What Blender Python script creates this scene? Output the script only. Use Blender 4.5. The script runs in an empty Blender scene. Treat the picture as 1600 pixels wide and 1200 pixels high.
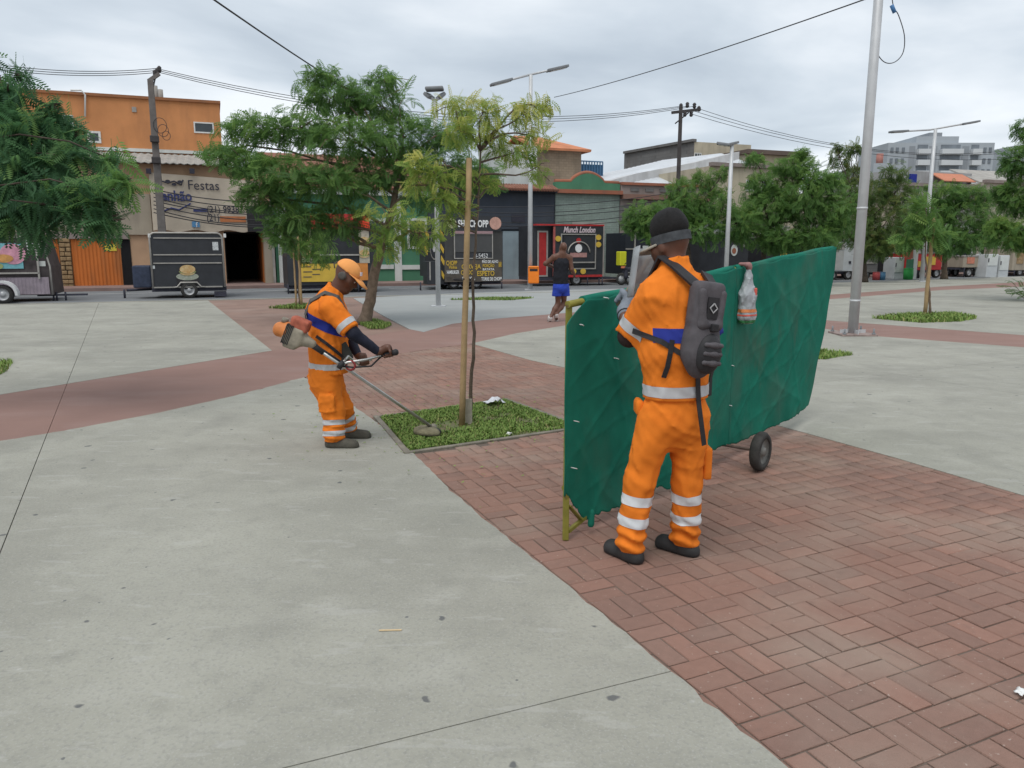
import bpy, bmesh, math, random
import numpy as np
from mathutils import Vector, Matrix
random.seed(7); RNG = np.random.default_rng(7)
SC = bpy.context.scene
COL = SC.collection

# ---------------------------------------------------------------- camera
PITCH = math.radians(10.02); FPX = 1200.0; EYE = 1.6
cam = bpy.data.cameras.new('camera'); cam.sensor_width = 36; cam.lens = 27.0
cam.clip_start = 0.05; cam.clip_end = 3000
camo = bpy.data.objects.new('camera', cam); COL.objects.link(camo)
camo.location = (0, 0, EYE); camo.rotation_euler = (math.pi/2-PITCH, 0, 0)
SC.camera = camo

# ---------------------------------------------------------------- sky and sun (overcast)
SUN_EL, SUN_AZ = 62, 205
w = bpy.data.worlds.new('World'); SC.world = w; w.use_nodes = True
nt = w.node_tree; N = nt.nodes; L = nt.links; N.clear()
def nn(t, **k):
    n = N.new(t)
    for a, b in k.items(): setattr(n, a, b)
    return n
wo = nn('ShaderNodeOutputWorld'); bg = nn('ShaderNodeBackground'); bg.inputs[1].default_value = 0.1
sky = nn('ShaderNodeTexSky'); sky.sky_type = 'NISHITA'; sky.sun_disc = False
sky.sun_elevation = math.radians(SUN_EL); sky.sun_rotation = math.radians(SUN_AZ)
tc = nn('ShaderNodeTexCoord'); sp = nn('ShaderNodeSeparateXYZ'); L.new(tc.outputs['Generated'], sp.inputs[0])
# cloud deck: project the view direction on a flat layer overhead
az = nn('ShaderNodeMath', operation='ABSOLUTE'); L.new(sp.outputs[2], az.inputs[0])
ad = nn('ShaderNodeMath', operation='ADD'); L.new(az.outputs[0], ad.inputs[0]); ad.inputs[1].default_value = 0.16
dv = nn('ShaderNodeVectorMath', operation='DIVIDE'); cb = nn('ShaderNodeCombineXYZ')
for i in range(3): L.new(ad.outputs[0], cb.inputs[i])
L.new(tc.outputs['Generated'], dv.inputs[0]); L.new(cb.outputs[0], dv.inputs[1])
n1 = nn('ShaderNodeTexNoise'); n1.inputs['Scale'].default_value = 0.85; n1.inputs['Detail'].default_value = 6; n1.inputs['Roughness'].default_value = .5
n1.inputs['Distortion'].default_value = .35
L.new(dv.outputs[0], n1.inputs['Vector'])
rp = nn('ShaderNodeValToRGB'); e = rp.color_ramp.elements
e[0].position = .36; e[0].color = (.395, .450, .510, 1); e[1].position = .66; e[1].color = (.73, .765, .80, 1)
x = e.new(.50); x.color = (.52, .575, .630, 1)
L.new(n1.outputs[0], rp.inputs[0])
sc10 = nn('ShaderNodeVectorMath', operation='SCALE'); sc10.inputs['Scale'].default_value = 10.0
L.new(rp.outputs[0], sc10.inputs[0])
mx = nn('ShaderNodeMix', data_type='RGBA'); mx.inputs['Factor'].default_value = .92
L.new(sky.outputs[0], mx.inputs['A']); L.new(sc10.outputs[0], mx.inputs['B'])
L.new(mx.outputs['Result'], bg.inputs[0]); L.new(bg.outputs[0], wo.inputs[0])
sun = bpy.data.lights.new('sun', 'SUN'); sun.energy = 1.5; sun.angle = math.radians(42); sun.color = (1, .97, .93)
suno = bpy.data.objects.new('sun', sun); COL.objects.link(suno)
_e, _a = math.radians(SUN_EL), math.radians(SUN_AZ)
sd = Vector((math.sin(_a)*math.cos(_e), math.cos(_a)*math.cos(_e), math.sin(_e)))
suno.rotation_euler = sd.to_track_quat('Z', 'Y').to_euler(); suno.location = (0, 0, 60)
vs = SC.view_settings; vs.view_transform = 'Standard'; vs.look = 'None'; vs.gamma = 1; vs.exposure = 0.42
vs.use_curve_mapping = False

# ---------------------------------------------------------------- helpers: measuring
def ray(px, py):
    xi, yi = (px-800)/FPX, (py-600)/FPX
    return np.array((xi, math.cos(PITCH)-yi*math.sin(PITCH), -math.sin(PITCH)-yi*math.cos(PITCH)))
CAM = np.array((0, 0, EYE))
def gp(px, py, z=0.0):
    d = ray(px, py); return CAM+d*((z-EYE)/d[2])
def at(px, py, Y):
    d = ray(px, py); return CAM+d*(Y/d[1])
SA = math.radians(21); SU = np.array((math.cos(SA), math.sin(SA), 0)); SN = np.array((-math.sin(SA), math.cos(SA), 0)); SO = np.array((0, 40., 0))
def st(px, py, d=0.0):
    r = ray(px, py); t = (d+SO@SN-CAM@SN)/(r@SN); p = CAM+r*t
    return float((p-SO)@SU), float(p[2])
def sw(s, d, z=0): return SO+SU*s+SN*d+np.array((0, 0, z))

# ---------------------------------------------------------------- helpers: materials
MATS = {}
def mat(name, col, rough=.8, var=.12, scale=6., bump=.0, metal=0., col2=None, detail=5, spec=.3, trans=0., alpha=1., coat=0, bscale=None, island=False, orand=0.):
    if name in MATS: return MATS[name]
    m = bpy.data.materials.new(name); m.use_nodes = True; MATS[name] = m
    t = m.node_tree; b = t.nodes['Principled BSDF']; l = t.links
    b.inputs['Roughness'].default_value = rough; b.inputs['Metallic'].default_value = metal
    b.inputs['Specular IOR Level'].default_value = spec
    if coat: b.inputs['Coat Weight'].default_value = coat
    if alpha < 1: b.inputs['Alpha'].default_value = alpha
    if trans: b.inputs['Transmission Weight'].default_value = trans
    c = tuple(col)
    c2 = tuple(col2) if col2 else tuple(min(1, v*(1+var)) for v in c)
    c1 = c if col2 else tuple(v*(1-var) for v in c)
    tcn = t.nodes.new('ShaderNodeTexCoord'); ns = t.nodes.new('ShaderNodeTexNoise')
    ns.inputs['Scale'].default_value = scale; ns.inputs['Detail'].default_value = detail; ns.inputs['Roughness'].default_value = .6
    l.new(tcn.outputs['Object'], ns.inputs['Vector'])
    r = t.nodes.new('ShaderNodeValToRGB'); r.color_ramp.elements[0].position = .32; r.color_ramp.elements[1].position = .68
    r.color_ramp.elements[0].color = (*c1, 1); r.color_ramp.elements[1].color = (*c2, 1)
    l.new(ns.outputs[0], r.inputs[0]); l.new(r.outputs[0], b.inputs['Base Color'])
    if bump:
        n2 = t.nodes.new('ShaderNodeTexNoise'); n2.inputs['Scale'].default_value = bscale or scale*6; n2.inputs['Detail'].default_value = 4
        l.new(tcn.outputs['Object'], n2.inputs['Vector'])
        bp = t.nodes.new('ShaderNodeBump'); bp.inputs['Strength'].default_value = bump; bp.inputs['Distance'].default_value = .02
        l.new(n2.outputs[0], bp.inputs['Height']); l.new(bp.outputs[0], b.inputs['Normal'])
    return m
def nodes_of(m):
    t = m.node_tree; return t, t.nodes, t.links, t.nodes['Principled BSDF']
def mixin(m, fac_builder, col, amt=1.):
    """blend another colour over the base colour with a factor socket"""
    t, n, l, b = nodes_of(m)
    src = b.inputs['Base Color'].links[0].from_socket
    f = fac_builder(t)
    mu = n.new('ShaderNodeMath'); mu.operation = 'MULTIPLY'; mu.inputs[1].default_value = amt; l.new(f, mu.inputs[0])
    x = n.new('ShaderNodeMix'); x.data_type = 'RGBA'; l.new(mu.outputs[0], x.inputs['Factor']); l.new(src, x.inputs['A'])
    x.inputs['B'].default_value = (*col, 1); l.new(x.outputs['Result'], b.inputs['Base Color'])
    return m
def f_noise(scale, lo, hi, sx=1, sy=1, sz=1, detail=4, rot=0):
    def g(t):
        n, l = t.nodes, t.links
        tcn = n.new('ShaderNodeTexCoord'); mp = n.new('ShaderNodeMapping'); mp.inputs['Scale'].default_value = (sx, sy, sz); mp.inputs['Rotation'].default_value = (0, 0, rot)
        l.new(tcn.outputs['Object'], mp.inputs[0])
        ns = n.new('ShaderNodeTexNoise'); ns.inputs['Scale'].default_value = scale; ns.inputs['Detail'].default_value = detail
        l.new(mp.outputs[0], ns.inputs['Vector'])
        mr = n.new('ShaderNodeMapRange'); mr.inputs['From Min'].default_value = lo; mr.inputs['From Max'].default_value = hi
        l.new(ns.outputs[0], mr.inputs['Value']); return mr.outputs[0]
    return g
def f_spots(scale, rad, gate, soft=.3, warp=1.1):
    """scattered roundish spots: voronoi cells, only some of them carry a spot"""
    def g(t):
        n, l = t.nodes, t.links
        tcn = n.new('ShaderNodeTexCoord')
        wn = n.new('ShaderNodeTexNoise'); wn.inputs['Scale'].default_value = scale*5; l.new(tcn.outputs['Object'], wn.inputs['Vector'])
        sb = n.new('ShaderNodeVectorMath'); sb.operation = 'SUBTRACT'; l.new(wn.outputs['Color'], sb.inputs[0]); sb.inputs[1].default_value = (.5, .5, .5)
        ss = n.new('ShaderNodeVectorMath'); ss.operation = 'SCALE'; l.new(sb.outputs[0], ss.inputs[0]); ss.inputs['Scale'].default_value = warp*rad*2/scale
        av = n.new('ShaderNodeVectorMath'); av.operation = 'ADD'; l.new(tcn.outputs['Object'], av.inputs[0]); l.new(ss.outputs[0], av.inputs[1])
        v = n.new('ShaderNodeTexVoronoi'); v.voronoi_dimensions = '2D'; v.inputs['Scale'].default_value = scale
        l.new(av.outputs[0], v.inputs['Vector'])
        sepc = n.new('ShaderNodeSeparateColor'); l.new(v.outputs['Color'], sepc.inputs[0])
        # radius varies per cell
        rr = n.new('ShaderNodeMath'); rr.operation = 'MULTIPLY'; l.new(sepc.outputs[1], rr.inputs[0]); rr.inputs[1].default_value = rad
        a = n.new('ShaderNodeMath'); a.operation = 'SUBTRACT'; l.new(rr.outputs[0], a.inputs[0]); l.new(v.outputs['Distance'], a.inputs[1])
        mr = n.new('ShaderNodeMapRange'); mr.inputs['From Min'].default_value = 0; mr.inputs['From Max'].default_value = rad*soft; l.new(a.outputs[0], mr.inputs['Value'])
        gt = n.new('ShaderNodeMath'); gt.operation = 'LESS_THAN'; l.new(sepc.outputs[0], gt.inputs[0]); gt.inputs[1].default_value = gate
        o = n.new('ShaderNodeMath'); o.operation = 'MULTIPLY'; l.new(mr.outputs[0], o.inputs[0]); l.new(gt.outputs[0], o.inputs[1])
        return o.outputs[0]
    return g

# ---------------------------------------------------------------- helpers: objects and meshes
def props(o, label=None, cat=None, group=None, kind=None):
    if label: o['label'] = label
    if cat: o['category'] = cat
    if group: o['group'] = group
    if kind: o['kind'] = kind
    return o
def empty(name, loc, rz=0., label=None, cat=None, group=None):
    o = bpy.data.objects.new(name, None); COL.objects.link(o); o.location = tuple(loc); o.rotation_euler = (0, 0, rz)
    o.empty_display_size = .2
    return props(o, label, cat, group)
def mesh_obj(name, me, parent=None, loc=None):
    o = bpy.data.objects.new(name, me); COL.objects.link(o)
    if parent is not None: o.parent = parent
    if loc is not None: o.location = tuple(loc)
    return o
def unit(v): v = np.asarray(v, float); return v/(np.linalg.norm(v)+1e-12)
class MB:
    def __init__(s): s.v = []; s.f = []; s.m = []; s.sm = []
    def add(s, vs, fs, mi=0, smooth=False):
        o = len(s.v); s.v += [tuple(map(float, p)) for p in vs]
        for f in fs: s.f.append(tuple(o+i for i in f)); s.m.append(mi); s.sm.append(smooth)
        return s
    def box(s, x0, x1, y0, y1, z0, z1, mi=0):
        P = [(x, y, z) for z in (z0, z1) for y in (y0, y1) for x in (x0, x1)]
        return s.add(P, [(0, 2, 3, 1), (4, 5, 7, 6), (0, 1, 5, 4), (1, 3, 7, 5), (3, 2, 6, 7), (2, 0, 4, 6)], mi)
    def obox(s, c, ax, ay, az, mi=0):
        c, ax, ay, az = map(np.asarray, (c, ax, ay, az))
        P = [c+i*ax+j*ay+k*az for k in (-1, 1) for j in (-1, 1) for i in (-1, 1)]
        return s.add(P, [(0, 2, 3, 1), (4, 5, 7, 6), (0, 1, 5, 4), (1, 3, 7, 5), (3, 2, 6, 7), (2, 0, 4, 6)], mi)
    def bar(s, a, b, w, h=None, mi=0, up=(0, 0, 1)):
        a, b = np.asarray(a, float), np.asarray(b, float); h = h or w
        d = unit(b-a); u = np.asarray(up, float)
        if abs(d@u) > .95: u = np.array((1., 0, 0))
        r = unit(np.cross(d, u)); u = np.cross(r, d)
        return s.obox((a+b)/2, (b-a)/2, r*w/2, u*h/2, mi)
    def tube(s, pts, r, n=8, mi=0, cap=True, flat=None):
        pts = [np.asarray(p, float) for p in pts]; k = len(pts)
        rs = [r]*k if np.isscalar(r) else list(r)
        V = []; up = None
        for i in range(k):
            d = unit(pts[min(i+1, k-1)]-pts[max(i-1, 0)])
            if up is None: up = np.array((0, 0, 1.)) if abs(d[2]) < .9 else np.array((1., 0, 0))
            rr = unit(np.cross(d, up)); up = np.cross(rr, d)
            for j in range(n):
                a = 2*math.pi*j/n; V.append(pts[i]+rs[i]*(math.cos(a)*rr+math.sin(a)*up*(flat or 1)))
        F = [(i*n+j, i*n+(j+1) % n, (i+1)*n+(j+1) % n, (i+1)*n+j) for i in range(k-1) for j in range(n)]
        o = len(s.v); s.add(V, F, mi, True)
        if cap:
            s.f += [tuple(o+j for j in range(n))[::-1], tuple(o+(k-1)*n+j for j in range(n))]; s.m += [mi, mi]; s.sm += [False, False]
        return s
    def strap(s, pts, nrm, w, th, mi=0):
        """flat band along pts, nrm: outward normal per point"""
        pts = [np.asarray(p, float) for p in pts]; k = len(pts); V = []
        for i in range(k):
            d = unit(pts[min(i+1, k-1)]-pts[max(i-1, 0)]); nm = np.asarray(nrm[i] if isinstance(nrm, list) else nrm, float)
            sd_ = unit(np.cross(d, nm)); nm = unit(np.cross(sd_, d))
            for a, b in ((-1, 0), (1, 0), (1, 1), (-1, 1)): V.append(pts[i]+sd_*a*w/2+nm*th*b)
        F = [(i*4+j, i*4+(j+1) % 4, i*4+4+(j+1) % 4, i*4+4+j) for i in range(k-1) for j in range(4)]
        F += [(3, 2, 1, 0), tuple((k-1)*4+j for j in range(4))]
        return s.add(V, F, mi)
    def prism(s, poly, z0, z1, mi=0):
        n = len(poly); P = [(p[0], p[1], z0) for p in poly]+[(p[0], p[1], z1) for p in poly]
        return s.add(P, [tuple(range(n))[::-1], tuple(range(n, 2*n))]+[(i, (i+1) % n, n+(i+1) % n, n+i) for i in range(n)], mi)
    def slab_xz(s, poly, y0, y1, mi=0):
        n = len(poly); P = [(p[0], y0, p[1]) for p in poly]+[(p[0], y1, p[1]) for p in poly]
        return s.add(P, [tuple(range(n)), tuple(range(n, 2*n))[::-1]]+[((i+1) % n, i, n+i, n+(i+1) % n) for i in range(n)], mi)
    def lathe(s, prof, c=(0, 0, 0), axis=(0, 0, 1), n=16, mi=0, smooth=True):
        c = np.asarray(c, float); a = unit(axis); u = np.array((0, 0, 1.)) if abs(a[2]) < .9 else np.array((1., 0, 0))
        r = unit(np.cross(a, u)); u = np.cross(r, a); V = []
        for (rad, h) in prof:
            for j in range(n):
                t = 2*math.pi*j/n; V.append(c+a*h+rad*(math.cos(t)*r+math.sin(t)*u))
        k = len(prof); F = [(i*n+j, i*n+(j+1) % n, (i+1)*n+(j+1) % n, (i+1)*n+j) for i in range(k-1) for j in range(n)]
        return s.add(V, F, mi, smooth)
    def cyl(s, a, b, r, n=14, mi=0): return s.tube([a, b], r, n, mi)
    def build(s, name, mats, parent=None, loc=None, bevel=0, smooth=None):
        me = bpy.data.meshes.new(name); me.from_pydata(s.v, [], s.f)
        mats = mats if isinstance(mats, (list, tuple)) else [mats]
        for m in mats: me.materials.append(m)
        me.polygons.foreach_set('material_index', s.m)
        me.polygons.foreach_set('use_smooth', [bool(q) if smooth is None else smooth for q in s.sm])
        bm = bmesh.new(); bm.from_mesh(me); bmesh.ops.recalc_face_normals(bm, faces=bm.faces); bm.to_mesh(me); bm.free()
        me.update()
        o = mesh_obj(name, me, parent, loc)
        if bevel:
            md = o.modifiers.new('bevel', 'BEVEL'); md.width = bevel; md.segments = 2; md.limit_method = 'ANGLE'; md.angle_limit = math.radians(40)
        return o
def np_mesh(name, V, F, mats, parent=None, loc=None, smooth=False, tint=None):
    """V (n,3), F (m,k) arrays -> object; tint: per-vertex float attribute"""
    me = bpy.data.meshes.new(name); V = np.asarray(V, np.float32); F = np.asarray(F, np.int32); k = F.shape[1]
    me.vertices.add(len(V)); me.vertices.foreach_set('co', V.ravel())
    me.loops.add(F.size); me.loops.foreach_set('vertex_index', F.ravel())
    me.polygons.add(len(F)); me.polygons.foreach_set('loop_start', np.arange(0, F.size, k, dtype=np.int32))
    me.polygons.foreach_set('loop_total', np.full(len(F), k, np.int32)) if False else None
    if smooth: me.polygons.foreach_set('use_smooth', np.ones(len(F), bool))
    for m in (mats if isinstance(mats, (list, tuple)) else [mats]): me.materials.append(m)
    if tint is not None:
        a = me.attributes.new('tint', 'FLOAT', 'POINT'); a.data.foreach_set('value', np.asarray(tint, np.float32))
    me.update(calc_edges=True); me.validate()
    return mesh_obj(name, me, parent, loc)
def text(name, body, size, m, parent, loc, rot=(math.pi/2, 0, 0), th=.004, sx=1., align='LEFT', shear=0., sp=1., fw=None, bold=0.):
    c = bpy.data.curves.new(name, 'FONT'); c.body = body; c.size = size; c.extrude = th; c.align_x = align; c.shear = shear; c.space_character = sp
    c.resolution_u = 3; c.offset = bold*size
    o = bpy.data.objects.new(name, c); COL.objects.link(o); bpy.context.view_layer.update()
    me = bpy.data.meshes.new_from_object(o.evaluated_get(bpy.context.evaluated_depsgraph_get()))
    bpy.data.objects.remove(o); bpy.data.curves.remove(c)
    me.materials.clear(); me.materials.append(m); me.name = name
    q = mesh_obj(name, me, parent, loc); q.rotation_euler = rot; 
    if fw and len(me.vertices): xs_ = [v.co.x for v in me.vertices]; sx = fw/(max(xs_)-min(xs_))
    q.scale = (sx, 1, 1)
    return q
def clip_half(poly, p, n):
    out = []; k = len(poly)
    for i in range(k):
        a, b = poly[i], poly[(i+1) % k]; da = (a[0]-p[0])*n[0]+(a[1]-p[1])*n[1]; db = (b[0]-p[0])*n[0]+(b[1]-p[1])*n[1]
        if da >= 0: out.append(a)
        if (da >= 0) != (db >= 0):
            t = da/(da-db); out.append((a[0]+t*(b[0]-a[0]), a[1]+t*(b[1]-a[1])))
    return out
def inside(pt, poly):
    x, y = pt[0], pt[1]; c = False; n = len(poly)
    for i in range(n):
        x1, y1 = poly[i][:2]; x2, y2 = poly[(i+1) % n][:2]
        if (y1 > y) != (y2 > y) and x < (x2-x1)*(y-y1)/(y2-y1)+x1: c = not c
    return c
def gpoly(*pts): return [tuple(gp(*q)[:2]) for q in pts]
def densify(poly, step, jit):
    out = []; n = len(poly)
    for i in range(n):
        a, b = np.array(poly[i]), np.array(poly[(i+1) % n]); L_ = np.linalg.norm(b-a); k = max(1, min(150, int(L_/step)))
        for j in range(k):
            p = a+(b-a)*j/k
            if j: p = p+RNG.normal(0, jit, 2)
            out.append(tuple(p))
    return out
# ================================================================ GROUND
ang = math.radians(24.5); BU = np.array((math.cos(ang), math.sin(ang))); BV = np.array((-math.sin(ang), math.cos(ang)))
m_dirt = mat('dirt', (.16, .14, .11), .95, .25, .4)
MB().add([(-900, -60, 0), (900, -60, 0), (900, 1500, 0), (-900, 1500, 0)], [(0, 1, 2, 3)]).build('ground', m_dirt, loc=(0, 0, -.25))['kind'] = 'structure'
m_conc = mat('concrete', (.318, .310, .262), .85, .13, .9, bump=.12, bscale=60, detail=8)
mixin(m_conc, f_noise(.45, .45, .68, 1, 1.5, 1, 8, rot=.4), (.230, .224, .190), .7)
mixin(m_conc, f_noise(2.3, .52, .72, 1, 1.5, 1, 9, rot=.4), (.385, .375, .325), .5)
mixin(m_conc, f_noise(1.2, .56, .74, 1.3, 1, 1, 9), (.192, .187, .162), .5)
mixin(m_conc, f_noise(7, .55, .75, 1, 1, 1, 8), (.225, .22, .19), .45)
mixin(m_conc, f_noise(60, .50, .72, 1, 1, 1, 3), (.20, .198, .185), .40)
mixin(m_conc, f_noise(130, .55, .75, 1, 1, 1, 2), (.44, .43, .40), .40)
mixin(m_conc, f_noise(3.2, .615, .64, 1, 3.5, 1, 10, rot=.9), (.44, .43, .40), .22)
mixin(m_conc, f_spots(3.1, .080, .30), (.085, .088, .092), .8)
mixin(m_conc, f_spots(6.3, .07, .10), (.10, .105, .11), .75)
mixin(m_conc, f_spots(4.7, .07, .10, 1.), (.52, .51, .48), .6)
m_conc2 = mat('smooth_grey_concrete', (.305, .315, .305), .8, .08, .5, bump=.08, bscale=40)
mixin(m_conc2, f_noise(.5, .5, .7, 1, 2, 1, 6), (.36, .365, .35), .5)
m_path = mat('red_path_concrete', (.245, .148, .122), .85, .10, .7, bump=.1, bscale=60)
mixin(m_path, f_noise(.8, .5, .72, 1, 3, 1, 7), (.285, .19, .165), .6)
m_asph = mat('asphalt', (.165, .172, .178), .9, .12, .8, bump=.15, bscale=50)
m_side = mat('red_sidewalk', (.235, .16, .14), .9, .15, 1.2)
m_mort = mat('sandy_joint_bed', (.135, .105, .085), .95, .35, 8, bump=.2)
m_farbrick = mat('far_brick_paving', (.25, .165, .132), .9, .14, 1.5)
mixin(m_farbrick, f_noise(.6, .5, .7, 1, 1, 1, 6), (.31, .235, .20), .6)

def sheet(name, poly, z, m, th=0, parent=None):
    mb = MB()
    if th: mb.prism(poly, z-th, z)
    else: mb.add([(p[0], p[1], z) for p in poly], [tuple(range(len(poly)))])
    me_o = mb.build(name, m, parent)
    bm = bmesh.new(); bm.from_mesh(me_o.data); bmesh.ops.triangulate(bm, faces=[f for f in bm.faces if len(f.verts) > 4]); bm.to_mesh(me_o.data); bm.free()
    if parent is None: me_o['kind'] = 'structure'
    return me_o
# far plaza floor (brick seen from too far to pick out), road, pavement
sheet('plaza_floor', [tuple(sw(-60, -60)[:2]), tuple(sw(110, -60)[:2]), tuple(sw(110, -11.2)[:2]), tuple(sw(-60, -11.2)[:2])], -.012, m_farbrick)
rd = sheet('road', [tuple(sw(-80, -11.2)[:2]), tuple(sw(160, -11.2)[:2]), tuple(sw(160, -2.4)[:2]), tuple(sw(-80, -2.4)[:2])], -.10, m_asph)
mb = MB()
for k in range(-6, 14): mb.obox(sw(k*6.0, -4.6, -.094), SU*1.4, SN*.05, (0, 0, .002))
mb.build('road_marking', mat('worn_road_paint', (.5, .5, .48), .8, .2, 3), rd)
sheet('kerb', [tuple(sw(-80, -11.4)[:2]), tuple(sw(160, -11.4)[:2]), tuple(sw(160, -11.2)[:2]), tuple(sw(-80, -11.2)[:2])], .012, m_conc, .12)
sheet('pavement', [tuple(sw(-80, -2.4)[:2]), tuple(sw(160, -2.4)[:2]), tuple(sw(160, 6)[:2]), tuple(sw(-80, 6)[:2])], .03, m_side, .14)

A_edge = [(475, 590), (535, 623), (590, 661), (645, 708), (700, 762), (760, 815), (806, 852), (870, 902), (930, 951), (1003, 1012), (1102, 1094), (1230, 1200), (1330, 1285)]
P_A = gpoly((-420, 765), (-200, 726), (0, 690), (130, 668), (250, 645), (370, 618), *A_edge)+[(.95, .6), (-6, .6)]
P_path = gpoly((-420, 745), (-420, 705), (-200, 655), (0, 617), (240, 578), (425, 548), (540, 530), (640, 514.5), (662, 519), (707, 506), (775, 498), (899, 488), (1090, 489), (1282, 500), (1600, 524), (1900, 552),
               (1900, 580), (1600, 543), (1361, 525), (1282, 513), (1100, 506), (894, 507), (807, 521), (737, 537), (694, 542), (600, 556), (540, 568), (475, 590), (370, 618), (250, 645), (130, 668), (0, 690), (-200, 726), (-420, 766))
P_B = gpoly((425, 548), (240, 578), (0, 617), (-200, 655), (-420, 705), (-300, 484.5), (0, 476.5), (240, 471.2), (325, 469.6))
P_C = gpoly((662, 519), (640, 514.5), (600, 494), (552, 466), (700, 459), (900, 452.5), (1100, 449), (1090, 489), (899, 488), (775, 498), (707, 506))
P_D = gpoly((737, 537), (807, 521), (894, 507), (1100, 506), (1282, 513), (1361, 525), (1600, 543), (1900, 580), (2300, 700), (2300, 975), (1900, 862), (1600, 775), (1400, 716), (1205, 662), (1100, 633), (894, 577), (829, 563))
P_E = gpoly((1090, 489), (1100, 474), (1293, 468), (1469, 453.5), (1600, 448), (1900, 443), (1900, 552), (1600, 524), (1282, 500))
P_band = gpoly((1100, 474), (1100, 467), (1293, 461), (1469, 448), (1600, 440.5), (1900, 433), (1900, 443), (1600, 448), (1469, 453.5), (1293, 468))
P_F = gpoly((1100, 467), (1100, 449), (1300, 442), (1600, 432), (1900, 425), (1900, 433), (1600, 440.5), (1469, 448), (1293, 461))
J1 = (gp(0, 865)[:2], gp(75, 675)[:2]); J2 = (gp(450, 1200)[:2], gp(1050, 1050)[:2]); J3 = (gp(1348, 590)[:2], gp(1600, 561)[:2])
def splits(poly, lines, gap=.006):
    ps = [poly]
    for a, b in lines:
        d = unit(np.array(b)-np.array(a)); n = np.array((-d[1], d[0])); o = []
        for q in ps:
            for sgn in (1, -1):
                c = clip_half(q, np.array(a)+n*sgn*gap/2, n*sgn)
                if len(c) > 2: o.append(c)
        ps = o
    return ps
def shift(line, dist):
    d = unit(np.array(line[1])-np.array(line[0])); n = np.array((-d[1], d[0])); return (np.array(line[0])+n*dist, np.array(line[1])+n*dist)
con = empty('concrete_pavement', (0, 0, 0)); con['kind'] = 'structure'
for poly, lines, m, z in (([tuple(np.array(q)+(RNG.normal(0, .010, 2) if RNG.random() < .06 else 0)) for q in densify(P_A, .06, .004)], (J1, J2), m_conc, .004), (P_B, (J1, shift(J2, 14)), m_conc, .004), (P_C, (), m_conc2, .004),
                          (P_D, (J3, shift(J1, -9.5)), m_conc, .004), (P_E, (shift(J1, -14),), m_conc, .004), (P_F, (shift(J1, -19),), m_conc, .004)):
    for q in splits(poly, lines): sheet('concrete_slab', q, z, m, .03, con)
rp_ = empty('red_path', (0, 0, 0)); rp_['kind'] = 'structure'
for q in splits(P_path, (J1, shift(J1, -9.5)), .005): sheet('path_slab', q, .001, m_path, .02, rp_)
sheet('path_slab', P_band, .001, m_path, .02, rp_)

# ---- brick paving, basket weave of 20 x 10 cm bricks, two to a square
P_N = gpoly((475, 592), (545, 567), (600, 556), (694, 542), (737, 537), (829, 563), (894, 577), (1100, 633), (1205, 662), (1400, 716), (1600, 775), (1800, 832), (2200, 946), (2200, 1240), (1330, 1290), *A_edge[::-1][1:])
BED = [np.array(q[:2]) for q in (gp(588, 652), gp(790, 624), gp(912, 668), gp(636, 708))]
sheet('paving_bed', P_N, -.008, m_mort)
def brick_mat(name, attr):
    m = mat(name, (.275, .156, .124), .85, .14, 22, bump=.35, bscale=160, spec=.25)
    t, n, l, b = nodes_of(m)
    src = b.inputs['Base Color'].links[0].from_socket
    if attr:
        a = n.new('ShaderNodeAttribute'); a.attribute_name = 'tint'; rnd = a.outputs['Fac']
    else:
        a = n.new('ShaderNodeObjectInfo'); rnd = a.outputs['Random']
    r = n.new('ShaderNodeValToRGB'); e = r.color_ramp.elements; e[0].position = 0; e[0].color = (.185, .122, .096, 1); e[1].position = 1; e[1].color = (.315, .168, .122, 1)
    for p, c in ((.3, (.222, .135, .102)), (.55, (.255, .145, .106)), (.8, (.238, .158, .122))): q = e.new(p); q.color = (*c, 1)
    l.new(rnd, r.inputs[0])
    x = n.new('ShaderNodeMix'); x.data_type = 'RGBA'; x.inputs['Factor'].default_value = .58; l.new(src, x.inputs['A']); l.new(r.outputs[0], x.inputs['B']); l.new(x.outputs['Result'], b.inputs['Base Color'])
    # dust and pale grit follow the ground, in world position
    ge = n.new('ShaderNodeNewGeometry')
    for sc_, lo, hi, c, am in ((1.1, .48, .72, (.33, .262, .21), .62), (.45, .5, .7, (.19, .125, .105), .4), (55, .66, .72, (.48, .40, .35), .5), (9, .62, .74, (.17, .11, .09), .4)):
        ns = n.new('ShaderNodeTexNoise'); ns.inputs['Scale'].default_value = sc_; ns.inputs['Detail'].default_value = 5; l.new(ge.outputs['Position'], ns.inputs['Vector'])
        mr = n.new('ShaderNodeMapRange'); mr.inputs['From Min'].default_value = lo; mr.inputs['From Max'].default_value = hi; mr.inputs['To Max'].default_value = am; l.new(ns.outputs[0], mr.inputs['Value'])
        s_ = b.inputs['Base Color'].links[0].from_socket
        y = n.new('ShaderNodeMix'); y.data_type = 'RGBA'; l.new(mr.outputs[0], y.inputs['Factor']); l.new(s_, y.inputs['A']); y.inputs['B'].default_value = (*c, 1); l.new(y.outputs['Result'], b.inputs['Base Color'])
    return m
m_brickA, m_brickB = brick_mat('paving_brick', False), brick_mat('paving_brick_mass', True)
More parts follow.
